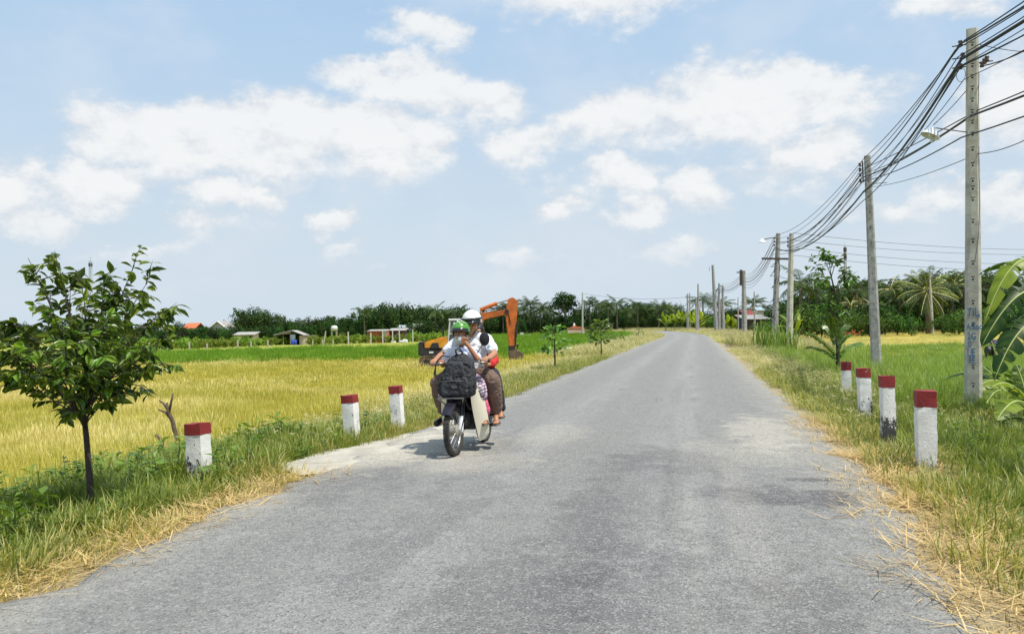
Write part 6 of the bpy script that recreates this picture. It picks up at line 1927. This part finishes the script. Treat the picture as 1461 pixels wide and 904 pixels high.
# ------------------------------------------------------------------ the bag on the carrier
BAGM = plain('black_nylon', (0.020, 0.022, 0.028), .7, .5, 9, bump=.6, bscale=60)
BAGP = plain('charcoal_nylon', (0.045, 0.048, 0.058), .7, .4, 9, bump=.6, bscale=60)
bo_ = Vector((.53, .055, .665))
bag = thing('backpack', 'black backpack slumped on the front carrier of the motorbike', 'bag', bike_pt(bo_), BROT)
bag.scale = (1, .88, 1.06)
mb = MB(); vs = []; lv = [(.0, .17, .11, -.005, 0), (.03, .225, .14, -.01, 0), (.10, .24, .155, -.015, .005), (.19, .225, .15, .0, .015), (.28, .19, .135, .015, .03), (.36, .15, .115, .025, .04), (.42, .105, .08, .03, .045), (.445, .05, .035, .03, .045)]
rr = random.Random(8); n = 20
for (z, hx, hy, oy, ox) in lv:
    for k in range(n):
        a = 2 * math.pi * k / n; c, s_ = math.cos(a), math.sin(a); e = .62
        f = 1 + rr.uniform(-.03, .03)
        vs.append((ox * -1 + hy * abs(c) ** e * (1 if c > 0 else -1) * f, oy + hx * abs(s_) ** e * (1 if s_ > 0 else -1) * f, z + rr.uniform(-.006, .006)))
fs = []
for i in range(len(lv) - 1):
    for k in range(n): fs.append((i * n + k, i * n + (k + 1) % n, (i + 1) * n + (k + 1) % n, (i + 1) * n + k))
fs += [tuple(range(n)), tuple((len(lv) - 1) * n + k for k in range(n))]
mb.add(vs, fs); BAG_MB = mb
mb = MB(); mb.prism([(-.17, .03), (.17, .03), (.175, .16), (.15, .20), (-.15, .20), (-.175, .16)], 'x', .10, .165)
for i_, p_ in enumerate(mb.v): mb.v[i_] = (p_[0] - .10 * abs(p_[1]), p_[1] + .02 * p_[2], p_[2])
FRONT_MB = mb
mb = MB(); mb.prism([(-.13, .23), (.14, .23), (.11, .37), (-.07, .37)], 'x', .07, .125)
UPPER_MB = mb
mb = MB(); mb.tube([(.19, -.15, .175), (.192, 0, .18), (.19, .15, .175)], .005, 5); mb.build('zip', GREYW, bag, smooth=True)
mb = MB(); mb.tube([(.02, .01, .44), (.03, .0, .50), (.02, .05, .515), (.0, .08, .47), (-.02, .08, .43)], .013, 6); mb.build('top_handle', BAGM, bag, smooth=True)
mb = MB(); mb.tube([(-.02, -.10, .43), (0, -.20, .445), (.02, -.275, .38), (.03, -.30, .26), (.04, -.275, .15), (.04, -.22, .07)], .020, 6, flat=.4); mb.build('strap', BAGM, bag, smooth=True)
mb = MB(); mb.tube([(-.02, .09, .43), (.0, .16, .40), (.03, .20, .30), (.03, .225, .15), (.03, .21, .05)], .018, 6, flat=.4); mb.build('strap', BAGM, bag, smooth=True)
mb = MB(); mb.box((.188, .02, .115), (.004, .07, .03)); mb.build('pocket_patch', GREYW, bag)

# ------------------------------------------------------------------ bodies
def caps(mb, p0, r0, p1, r1, n=12, flat=None):
    p0, p1 = Vector(p0), Vector(p1); d = (p1 - p0); L = d.length; d.normalize()
    pts, rad = [], []
    for k in range(5):
        a = math.pi / 2 * k / 4; pts.append(p0 - d * r0 * math.cos(a)); rad.append(max(.0004, r0 * math.sin(a)))
    for k in range(1, 4): pts.append(p0.lerp(p1, k / 4)); rad.append(r0 + (r1 - r0) * k / 4)
    for k in range(5):
        a = math.pi / 2 * k / 4; pts.append(p1 + d * r1 * math.sin(a)); rad.append(max(.0004, r1 * math.cos(a)))
    ref = Vector((0, 0, 1)) if abs(d.z) < .95 else Vector((1, 0, 0))
    x = d.cross(ref).normalized(); y = x.cross(d); vs = []
    for p, r_ in zip(pts, rad): vs += [p + (x * math.cos(2 * math.pi * k / n) + y * math.sin(2 * math.pi * k / n)) * r_ for k in range(n)]
    m = len(pts); fs = []
    for i in range(m - 1):
        for k in range(n): fs.append((i * n + k, i * n + (k + 1) % n, (i + 1) * n + (k + 1) % n, (i + 1) * n + k))
    fs += [tuple(range(n - 1, -1, -1)), tuple((m - 1) * n + k for k in range(n))]
    mb.add(vs, fs)
def ell(mb, c, rx, ry, rz_, rot=None, n=14, m=9):
    vs = []; M = rot if rot is not None else Matrix.Identity(3)
    for i in range(m + 1):
        a = math.pi * i / m
        for k in range(n):
            b = 2 * math.pi * k / n
            s_ = max(.002, math.sin(a)); vs.append(M @ Vector((rx * s_ * math.cos(b), ry * s_ * math.sin(b), rz_ * math.cos(a))) + Vector(c))
    fs = []
    for i in range(m):
        for k in range(n): fs.append((i * n + k, (i + 1) * n + k, (i + 1) * n + (k + 1) % n, i * n + (k + 1) % n))
    fs += [tuple(range(n)), tuple(m * n + k for k in range(n - 1, -1, -1))]
    mb.add(vs, fs)
def chain(mb, pts, rads):
    for i in range(len(pts) - 1): caps(mb, pts[i], rads[i], pts[i + 1], rads[i + 1])
def fuse(name, mb, mat, parent, voxel=.008, it=3, off=None, fold=0):
    """one continuous surface grown round the limbs"""
    me = mb.mesh(name, None)
    if off is not None: me.transform(Matrix.Translation(-Vector(off)))
    ob = bpy.data.objects.new(name, me); BENCH.collection.objects.link(ob)
    md = ob.modifiers.new('r', 'REMESH'); md.mode = 'VOXEL'; md.voxel_size = voxel
    ms = ob.modifiers.new('s', 'SMOOTH'); ms.factor = .5; ms.iterations = it
    vl = BENCH.view_layers[0]; vl.update()
    new = bpy.data.meshes.new_from_object(ob.evaluated_get(vl.depsgraph))
    bpy.data.objects.remove(ob); bpy.data.meshes.remove(me)
    new.name = name
    if fold:
        new.calc_normals_split() if hasattr(new, 'calc_normals_split') else None
        nv = [v.normal.copy() for v in new.vertices]
        for v, nn in zip(new.vertices, nv):
            q = v.co
            a = mnoise.noise(Vector((q.x * 9, q.y * 9, q.z * 24 + 3 * mnoise.noise(q * 7)))) + .6 * mnoise.noise(Vector((q.x * 26 + q.z * 14, q.y * 26, q.z * 40)))
            v.co = q + nn * (fold * (.55 - abs(a)) * 1.5)
    new.polygons.foreach_set('use_smooth', [True] * len(new.polygons))
    return link(name, new, mat, parent)

def skin_mat(name, col):
    m, t, b = new_mat(name)
    nz = t.noise(coords(t), 14, 4, .6)
    t.link(t.mix(nz, tuple(c * .8 for c in col), tuple(min(1, c * 1.12) for c in col)), b.inputs['Base Color'])
    b.inputs['Roughness'].default_value = .5
    b.inputs['Subsurface Weight'].default_value = .0
    return m
SKIN = skin_mat('warm_skin', (0.42, 0.20, 0.105))
SKIND = skin_mat('tanned_skin', (0.34, 0.15, 0.075))
WHITESH = plain('white_cotton', (0.70, 0.71, 0.74), .85, .07, 4, bump=.3, bscale=14)
LILAC = plain('white_lilac_cotton', (0.62, 0.63, 0.74), .85, .10, 5, bump=.3, bscale=14)
REDSH = plain('red_cotton', (0.52, 0.022, 0.022), .85, .15, 5, bump=.3, bscale=14)
BROWNT = plain('brown_trouser_cloth', (0.155, 0.10, 0.075), .85, .2, 6, bump=.5, bscale=16)
DARKT = plain('dark_trouser_cloth', (0.022, 0.022, 0.032), .85, .3, 6, bump=.4, bscale=16)
PINKC = plain('pink_patterned_cloth', (0.62, 0.10, 0.20), .85, .35, 45, dirt=(.75, .45, .5), dirt_amt=.8)
BLUEC = plain('pale_blue_cloth', (0.22, 0.33, 0.60), .85, .1, 5)
MASKM = plain('pale_mask_cloth', (0.55, 0.60, 0.62), .8, .08, 12)
HAIR = plain('black_hair', (0.012, 0.010, 0.009), .5, .3, 30)
EYEW = plain('eye_white', (.7, .68, .64), .3, .05, 5)
HWHITE = plain('white_helmet_shell', (0.74, 0.74, 0.72), .25, .05, 4)
HDARK = plain('dark_visor', (0.018, 0.019, 0.022), .18, .2, 4)
HGREEN = plain('green_helmet_shell', (0.075, 0.27, 0.035), .3, .2, 9)
SOLE = plain('sandal_sole', (0.16, 0.13, 0.11), .8, .2, 10)
STRAPM = plain('grey_sandal_strap', (0.25, 0.25, 0.24), .8, .2, 10)
def plaid_mat():
    m, t, b = new_mat('plaid_cotton'); co = coords(t)
    sp = t.n('ShaderNodeSeparateXYZ'); t.link(co, sp.inputs[0])
    def stripes(s, f, w): return t.ss(t.math('ABSOLUTE', t.math('SUBTRACT', t.math('FRACT', t.math('MULTIPLY', s, f)), .5)), w, w - .06)
    a = stripes(t.math('ADD', sp.outputs[0], t.math('MULTIPLY', sp.outputs[1], .5)), 26, .28); c_ = stripes(t.math('SUBTRACT', sp.outputs[2], t.math('MULTIPLY', sp.outputs[1], .4)), 26, .28)
    c = t.mix(t.math('MULTIPLY', a, .75), (.66, .58, .62), (.20, .05, .10)); c = t.mix(t.math('MULTIPLY', c_, .7), c, (.10, .07, .18))
    t.link(c, b.inputs['Base Color']); b.inputs['Roughness'].default_value = .85; return m
PLAID = plaid_mat()

def frame_of(fwd, up=(0, 0, 1)):
    f = Vector(fwd).normalized(); s_ = Vector(up).cross(f).normalized(); u = f.cross(s_)
    return Matrix((f, s_, u)).transposed()          # columns: forward, left, up
def add_head(mb, c, F, s=1.0):
    c = Vector(c); q = lambda x, y, z: c + F @ (Vector((x, y, z)) * s)
    ell(mb, q(-.012, 0, .022), .100 * s, .078 * s, .098 * s, F)
    ell(mb, q(.022, 0, -.045), .066 * s, .060 * s, .075 * s, F)
    ell(mb, q(.066, 0, -.100), .024 * s, .028 * s, .022 * s, F)                 # chin
    caps(mb, q(.082, 0, .012), .010 * s, q(.106, 0, -.030), .016 * s)            # nose
    ell(mb, q(.080, 0, -.066), .016 * s, .028 * s, .010 * s, F)                  # lips
    ell(mb, q(.072, .030, .030), .020 * s, .028 * s, .012 * s, F); ell(mb, q(.072, -.030, .030), .020 * s, .028 * s, .012 * s, F)   # brow
    ell(mb, q(.064, .040, -.03), .024 * s, .022 * s, .022 * s, F); ell(mb, q(.064, -.040, -.03), .024 * s, .022 * s, .022 * s, F)   # cheeks
    for s_ in (-1, 1): ell(mb, q(-.008, s_ * .080, -.01), .022 * s, .010 * s, .032 * s, F)
def face_bits(parent, c, F, s, off):
    c = Vector(c); q = lambda x, y, z: c + F @ (Vector((x, y, z)) * s) - Vector(off)
    for s_ in (-1, 1):
        mb = MB(); ell(mb, q(.078, s_ * .031, .008), .010 * s, .016 * s, .008 * s, F); e = mb.build('eye', EYEW, parent, smooth=True)
        mb = MB(); ell(mb, q(.086, s_ * .031, .008), .004 * s, .007 * s, .007 * s, F); mb.build('iris', HAIR, e, smooth=True)
        mb = MB(); caps(mb, q(.089, s_ * .016, .032), .004 * s, q(.082, s_ * .048, .030), .003 * s); mb.build('eyebrow', HAIR, parent, smooth=True)
    mb = MB(); caps(mb, q(.094, .018, -.066), .003 * s, q(.094, -.018, -.066), .003 * s); mb.build('mouth', plain('lip', (.30, .10, .08), .5), parent, smooth=True)

def grip_hand(mb, c, side, wrist, s=1.0):
    """fingers closed round the handlebar: c is the middle of the grip, bar along Y"""
    c = Vector(c); w = Vector(wrist)
    knuck = c + Vector((-.012, 0, .034)) * s
    ell(mb, c.lerp(w, .32) + Vector((0, 0, .022)) * s, .040 * s, .040 * s, .019 * s, frame_of(c - w))
    caps(mb, w, .024 * s, c.lerp(w, .4) + Vector((0, 0, .02)) * s, .026 * s)
    for k, ln in enumerate((.92, 1.0, .95, .8)):
        y = (1.5 - k) * .0215 * s
        P = []
        for a in (R(135), R(70), R(5), R(-60 - 15 * ln)):
            P.append(c + Vector((math.cos(a) * .030 * s * (1 if a < 2 else 1.0), y, math.sin(a) * .030 * s)))
        chain(mb, P, [.0105 * s, .0100 * s, .0092 * s, .0080 * s])
    b0 = c + Vector((-.035, -side * .025, .012)) * s
    chain(mb, [b0, c + Vector((-.028, -side * .050, -.010)) * s, c + Vector((.004, -side * .052, -.028)) * s], [.013 * s, .011 * s, .009 * s])
def foot(mb, ankle, toe, s=1.0, side=1):
    a, t_ = Vector(ankle), Vector(toe); d = t_ - a; d.z = 0; L = d.length; d.normalize(); sd_ = Vector((-d.y, d.x, 0))
    z0 = t_.z
    heel = a - d * .035 * s; heel.z = z0 + .022 * s
    caps(mb, a, .034 * s, heel + Vector((0, 0, .01)), .030 * s); caps(mb, a, .032 * s, a.lerp(t_, .55) + Vector((0, 0, .012)), .028 * s)
    caps(mb, heel, .030 * s, a.lerp(t_, .7) * 1.0 + Vector((0, 0, 0)), .032 * s)
    for k, (o, l) in enumerate(((-.030, .95), (-.012, 1.0), (.004, .97), (.018, .92), (.030, .84))):
        b = a.lerp(t_, .68); b.z = z0 + .006
        e = a + d * (L * l + .015) + sd_ * o * s * side; e.z = z0 + .002
        caps(mb, b + sd_ * o * .8 * s * side, .014 * s, e, (.012 if k == 0 else .0085) * s)
def sandal(parent, ankle, toe, off, s=1.0, strap=STRAPM):
    a, t_ = Vector(ankle), Vector(toe); d = t_ - a; d.z = 0; L = d.length; d.normalize(); sd_ = Vector((-d.y, d.x, 0)); z = t_.z - .028 * s
    P = [(-.075, .0), (-.06, .032), (.0, .034), (L * .6, .046), (L + .02, .036), (L + .05, .0), (L + .02, -.038), (L * .6, -.046), (0, -.034), (-.06, -.032)]
    base = [Vector((a.x, a.y, z)) + d * u + sd_ * w * s - Vector(off) for u, w in P]
    mb = MB(); n = len(P); mb.add(base + [p + Vector((0, 0, .018)) for p in base], [tuple(range(n - 1, -1, -1)), tuple(range(n, 2 * n))] + [(i, (i + 1) % n, n + (i + 1) % n, n + i) for i in range(n)])
    sn = mb.build('sandal', SOLE, parent)
    c = Vector((a.x, a.y, z)) + d * L * .55 - Vector(off)
    mb = MB(); mb.tube([c - sd_ * .05 * s + Vector((0, 0, .01)), c - sd_ * .035 * s + Vector((0, 0, .055)), c + Vector((0, 0, .070)), c + sd_ * .035 * s + Vector((0, 0, .055)), c + sd_ * .05 * s + Vector((0, 0, .01))], .022 * s, 6, flat=.35); mb.build('strap', strap, sn, smooth=True)
def helmet(parent, c, F, s, off, shell, kind):
    c = Vector(c) - Vector(off); q = lambda x, y, z: c + F @ (Vector((x, y, z)) * s)
    mb = MB(); vs = []; n = 24; m = 9
    lo = R(100)
    for i in range(m + 1):
        a = lo * i / m
        for k in range(n):
            b = 2 * math.pi * k / n
            zz = math.cos(a); cut = -.02 * math.cos(b)
            vs.append(q(-.012 + .132 * math.sin(a) * math.cos(b), .112 * math.sin(a) * math.sin(b), .035 + .118 * zz - (.035 * (i / m) ** 3 * (1 - math.cos(b)) / 2)))
    inner = [c + (v - c) * .90 for v in vs]
    fs = [(i * n + k, (i + 1) * n + k, (i + 1) * n + (k + 1) % n, i * n + (k + 1) % n) for i in range(m) for k in range(n)]
    N_ = len(vs)
    fs += [tuple(N_ + j for j in reversed(f)) for f in fs]
    fs += [(m * n + k, N_ + m * n + k, N_ + m * n + (k + 1) % n, m * n + (k + 1) % n) for k in range(n)]
    mb.add(vs + inner, fs); h = mb.build('helmet', shell, parent, smooth=50)
    # visor or peak
    mb = MB(); vs = []
    for k in range(13):
        b = -R(72) + R(144) * k / 12
        r0, r1 = (1.0, 1.06), (1.0, 1.34) 
        ext = 1.22 if kind == 'peak' else 1.14
        vs += [q(-.012 + .135 * math.cos(b), .115 * math.sin(b), .045), q(-.012 + .135 * ext * math.cos(b), .115 * 1.08 * math.sin(b), .018 if kind == 'peak' else .012), q(-.012 + .135 * ext * math.cos(b), .115 * 1.08 * math.sin(b), .012 if kind == 'peak' else .005), q(-.012 + .134 * math.cos(b), .114 * math.sin(b), .032)]
    fs = [(4 * k + j, 4 * k + (j + 1) % 4, 4 * k + 4 + (j + 1) % 4, 4 * k + 4 + j) for k in range(12) for j in range(4)] + [(0, 1, 2, 3), (48, 51, 50, 49)]
    mb.add(vs, fs); mb.build('visor' if kind == 'peak' else 'peak', HDARK, h, smooth=40)
    # rim and band
    mb = MB(); mb.tube([q(-.012 + .136 * math.cos(2 * math.pi * k / 24), .116 * math.sin(2 * math.pi * k / 24), .012 - .02 * (1 - math.cos(2 * math.pi * k / 24)) / 2) for k in range(25)], .008 * s, 6, cap=False); mb.build('rim', HDARK, h, smooth=True)
    if kind == 'peak':
        mb = MB(); mb.tube([q(-.012 + .137 * math.cos(b), .1165 * math.sin(b), .058) for b in np.linspace(-R(100), R(100), 17)], .014 * s, 6, flat=.8); mb.build('band', HDARK, h, smooth=True)
    else:
        for (a, b, l) in ((.35, .35, .06), (.45, -.5, .05), (.75, .0, .045), (.8, .7, .04), (.8, -.9, .04)):
            p0 = q(-.012 + .1345 * math.sin(a + .0) * math.cos(b), .1145 * math.sin(a) * math.sin(b), .035 + .1205 * math.cos(a)); p1 = q(-.012 + .1345 * math.sin(a + l * 5) * math.cos(b + .3), .1145 * math.sin(a + l * 5) * math.sin(b + .3), .035 + .1205 * math.cos(a + l * 5))
            mb = MB(); mb.tube([p0, p0.lerp(p1, .5) + (p0.lerp(p1, .5) - c).normalized() * .002, p1], .010 * s, 5, flat=.5); mb.build('pale_mark', WHITEP, h, smooth=True)
    for s_ in (-1, 1):
        mb = MB(); mb.tube([q(.0, s_ * .095, .01), q(.035, s_ * .072, -.06), q(.055, s_ * .02, -.122)], .006 * s, 5); mb.build('chin_strap', BLKP, h, smooth=True)
    return h

def person(label, pelvis):
    return thing('person', label, 'person', bike_pt(pelvis), BROT), Vector(pelvis)

# --- driver
drv, O = person('person in white helmet and white shirt steering the motorbike', (-.22, 0, .86))
Fh = frame_of((1, -.04, -.10))
HC_ = Vector((-.09, .065, 1.50))
mb = MB(); add_head(mb, HC_, Fh)
caps(mb, (-.13, .045, 1.34), .055, (-.11, .06, 1.43), .050)
chain(mb, [(-.22, 0, .90), (-.20, .02, 1.08), (-.17, .04, 1.23), (-.15, .045, 1.33)], [.13, .13, .135, .075])
for s_ in (-1, 1):
    chain(mb, [(-.17, .04 + s_ * .17, 1.28), (-.04, s_ * .345, 1.12), (.16, s_ * .335, 1.075), (.232, s_ * .325, 1.075)], [.058, .042, .032, .026])
    grip_hand(mb, (.28, s_ * .315, 1.046), s_, (.215, s_ * .325, 1.075))
    chain(mb, [(-.20, s_ * .10, .84), (.10, s_ * .34, .78), (-.05, s_ * .325, .43)], [.082, .056, .038])
    foot(mb, (-.05, s_ * .325, .39), (.12, s_ * .37, .305), 1.0, s_)
fuse('main_pouch', BAG_MB, BAGM, bag, .011, 3, None, .022)
fuse('front_pocket', FRONT_MB, BAGP, bag, .010, 4, None, .014)
fuse('upper_pocket', UPPER_MB, BAGP, bag, .010, 4, None, .012)
body = fuse('body', mb, SKIN, drv, .0065, 2, O)
face_bits(drv, HC_, Fh, 1.0, O)
mb = MB()
chain(mb, [(-.22, 0, .86), (-.20, .02, 1.05), (-.18, .04, 1.21)], [.15, .155, .15])
for s_ in (-1, 1):
    caps(mb, (-.18, .03 + s_ * .05, 1.17), .135, (-.17, .04 + s_ * .13, 1.255), .085); caps(mb, (-.22, s_ * .05, .88), .13, (-.19, s_ * .06, 1.1), .13); caps(mb, (-.12, .045 + s_ * .03, 1.27), .06, (-.15, .045 + s_ * .02, 1.36), .05)
    chain(mb, [(-.155, .045 + s_ * .03, 1.335), (-.17, .04 + s_ * .17, 1.285), (-.085, .02 + s_ * .28, 1.18)], [.062, .078, .070])
fuse('shirt', mb, WHITESH, drv, .010, 2, O, 0.012)
for s_ in (-1, 1):
    mb = MB(); mb.tube([Vector((-.105, .02 + s_ * .257, 1.20)) - O, Vector((-.080, .02 + s_ * .287, 1.173)) - O], .073, 14, cap=False); mb.build('sleeve_band', BLUEC, drv, smooth=True)
mb = MB()
for s_ in (-1, 1):
    chain(mb, [(-.22, s_ * .06, .85), (-.02, s_ * .24, .845), (.09, s_ * .345, .80)], [.125, .108, .088])
    chain(mb, [(.09, s_ * .345, .80), (.04, s_ * .345, .66), (-.035, s_ * .33, .475)], [.088, .086, .074])
caps(mb, (-.24, -.09, .86), .12, (-.24, .09, .86), .12)
fuse('trousers', mb, BROWNT, drv, .010, 2, O, 0.014)
helmet(drv, HC_, Fh, 1.08, O, HWHITE, 'peak')
sandal(drv, (-.05, .325, .39), (.12, .37, .305), O)
# dark shoe seen on the other side
mb = MB(); chain(mb, [(-.09, -.325, .345), (.02, -.345, .335), (.135, -.372, .318)], [.046, .050, .040]); fuse('shoe', mb, BLKP, drv, .008, 2, O)

# --- child in front
chl, O = person('child in green helmet and face mask riding in front behind the black bag', (.06, 0, .82))
Fc = frame_of((1, -.06, -.02))
HC2 = Vector((.17, -.005, 1.365))
mb = MB(); add_head(mb, HC2, Fc, .93)
caps(mb, (.13, 0, 1.20), .042, (.145, 0, 1.29), .042)
chain(mb, [(.06, 0, .84), (.09, 0, 1.0), (.12, 0, 1.12), (.13, 0, 1.19)], [.10, .10, .10, .06])
EL = Vector((.275, .225, 1.075)); WR = Vector((.302, .140, 1.215))
chain(mb, [(.12, .125, 1.15), EL, WR], [.045, .034, .024])
# raised hand laid over the mask: palm and five fingers
pc_ = Vector((.300, .104, 1.268)); fdir = Vector((-.10, -.42, .55)).normalized(); sdir = Vector((.3, .45, .42)).normalized()
caps(mb, WR, .024, pc_, .026); ell(mb, pc_, .018, .034, .040, frame_of(Vector((1, .2, 0))))
for k, l in enumerate((.050, .056, .052, .042)):
    b = pc_ + Vector((.004, .028 - .018 * k, .030 - .006 * k)); m_ = b + Vector((.004, -.016, .024)) * (l / .05); e = m_ + Vector((-.008, -.020, .016)) * (l / .05)
    chain(mb, [b, m_, e], [.0095, .0085, .0072])
chain(mb, [pc_ + Vector((-.004, -.012, -.012)), pc_ + Vector((.008, -.042, .0)), pc_ + Vector((.006, -.058, .022))], [.012, .0105, .0085])
chain(mb, [(.12, -.125, 1.15), (.16, -.245, 1.02), (.235, -.225, 1.055)], [.045, .034, .024])
grip_hand(mb, (.288, -.215, 1.05), -1, (.235, -.225, 1.06), .82)
for s_ in (-1, 1):
    chain(mb, [(.06, s_ * .07, .82), (.21, s_ * .215, .74), (.115, s_ * .245, .40)], [.066, .048, .030])
    foot(mb, (.115, s_ * .245, .37), (.235, s_ * .265, .315), .8, s_)
fuse('body', mb, SKIND, chl, .0060, 2, O)
face_bits(chl, HC2, Fc, .93, O)
mb = MB()
chain(mb, [(.06, 0, .84), (.085, 0, 1.0), (.11, 0, 1.10)], [.125, .125, .118])
for s_ in (-1, 1): caps(mb, (.11, s_ * .04, 1.08), .105, (.12, s_ * .095, 1.145), .068)
chain(mb, [(.125, .02, 1.19), (.12, .125, 1.155), (.215, .195, 1.10)], [.055, .064, .060])
chain(mb, [(.125, -.02, 1.19), (.12, -.125, 1.155), (.145, -.205, 1.075)], [.055, .064, .058])
fuse('shirt', mb, LILAC, chl, .009, 2, O, 0.011)
for s_ in (-1, 1):
    mb = MB(); mb.prism([(.005, 1.225), (.075, 1.185), (.055, 1.14), (.0, 1.19)], 'x', .215, .225)
    for i, p in enumerate(mb.v): mb.v[i] = (p[0] - O.x - abs(p[1]) * .5, s_ * p[1] - O.y, p[2] - O.z)
    mb.build('collar', BLUEC if s_ > 0 else WHITESH, chl, bevel=.003)
mb = MB()
for s_ in (-1, 1): chain(mb, [(.05, s_ * .05, .82), (.15, s_ * .165, .795), (.215, s_ * .22, .735), (.195, s_ * .232, .655)], [.098, .086, .074, .070])
fuse('shorts', mb, PLAID, chl, .009, 2, O, 0.01)
mb = MB()
for s_ in (1,): chain(mb, [(.165, s_ * .243, .55), (.14, s_ * .247, .47), (.125, s_ * .247, .425)], [.052, .060, .046])
fuse('pink_legging', mb, PINKC, chl, .008, 2, O, 0.007)
helmet(chl, HC2 + Vector((-.012, 0, .026)), frame_of((1, -.06, .14)), .98, O, HGREEN, 'cap')
mb = MB(); vs = []
for i in range(7):
    zz = .000 - .018 * i
    for k in range(11):
        b = -R(78) + R(156) * k / 10
        bulge = .104 + .014 * math.sin(math.pi * i / 6)
        vs.append(HC2 + Fc @ (Vector((-.004 + bulge * math.cos(b) - .02 * (i / 6) ** 2, .080 * math.sin(b) * (1 - .12 * i / 6), zz - .012)) * .93) - O)
fs = [(i * 11 + k, i * 11 + k + 1, (i + 1) * 11 + k + 1, (i + 1) * 11 + k) for i in range(6) for k in range(10)]
mb.add(vs, fs); mk = mb.build('face_mask', MASKM, chl, smooth=True); sm_ = mk.modifiers.new('t', 'SOLIDIFY'); sm_.thickness = .004
sandal(chl, (.115, .245, .37), (.235, .265, .315), O, .8)

# --- passenger behind
psg, O = person('person in red shirt sitting behind the white-helmeted driver', (-.52, -.005, .87))
Fp = frame_of((1, .15, -.1)); HC3 = Vector((-.40, .035, 1.385))
mb = MB(); add_head(mb, HC3, Fp, .98)
caps(mb, (-.45, .04, 1.27), .048, (-.42, .05, 1.34), .046)
chain(mb, [(-.52, .02, .90), (-.50, .03, 1.06), (-.47, .04, 1.18), (-.46, .04, 1.26)], [.125, .12, .125, .07])
for s_ in (-1, 1):
    chain(mb, [(-.47, .015 + s_ * .15, 1.21), (-.42, .015 + s_ * .205, 1.0), (-.25, .02 + s_ * .18, .985)], [.052, .038, .028])
    w = Vector((-.25, .02 + s_ * .18, .985)); ell(mb, w + Vector((.045, -s_ * .012, 0)), .045, .018, .036)
    for k in range(4):
        b = w + Vector((.075, -s_ * .015, .024 - .016 * k)); chain(mb, [b, b + Vector((.022, -s_ * .012, 0)), b + Vector((.032, -s_ * .032, -.003))], [.0095, .009, .0075])
    chain(mb, [w + Vector((.03, -s_ * .01, .03)), w + Vector((.055, -s_ * .02, .05)), w + Vector((.075, -s_ * .03, .052))], [.012, .010, .008])
    chain(mb, [(-.5, s_ * .09, .86), (-.24, s_ * .27, .80), (-.36, s_ * .30, .42)], [.08, .056, .036])
    foot(mb, (-.36, s_ * .30, .40), (-.22, s_ * .335, .345), .95, s_)
fuse('body', mb, SKIN, psg, .0075, 2, O)
face_bits(psg, HC3, Fp, .98, O)
mb = MB(); ell(mb, HC3 - O + Vector((-.02, 0, .03)), .106, .088, .098); ell(mb, HC3 - O + Vector((-.06, 0, -.04)), .06, .078, .10); mb.build('hair', HAIR, psg, smooth=True)
mb = MB()
chain(mb, [(-.52, .02, .88), (-.50, .03, 1.06), (-.48, .04, 1.16)], [.145, .145, .14])
for s_ in (-1, 1):
    caps(mb, (-.48, .015 + s_ * .05, 1.12), .12, (-.47, .015 + s_ * .11, 1.195), .08)
    chain(mb, [(-.46, .04 + s_ * .03, 1.26), (-.47, .015 + s_ * .14, 1.215), (-.43, .015 + s_ * .20, 1.03), (-.33, .02 + s_ * .19, .99)], [.055, .072, .064, .058])
fuse('shirt', mb, REDSH, psg, .010, 2, O, 0.012)
mb = MB()
for s_ in (-1, 1):
    chain(mb, [(-.52, s_ * .06, .86), (-.36, s_ * .2, .85), (-.245, s_ * .27, .805)], [.12, .10, .082]); chain(mb, [(-.245, s_ * .27, .805), (-.30, s_ * .285, .62), (-.35, s_ * .30, .45)], [.082, .074, .062])
fuse('trousers', mb, DARKT, psg, .010, 2, O, 0.012)
for s_ in (-1, 1): sandal(psg, (-.36, s_ * .30, .40), (-.22, s_ * .335, .345), O, .95)

bpy.data.scenes.remove(BENCH)
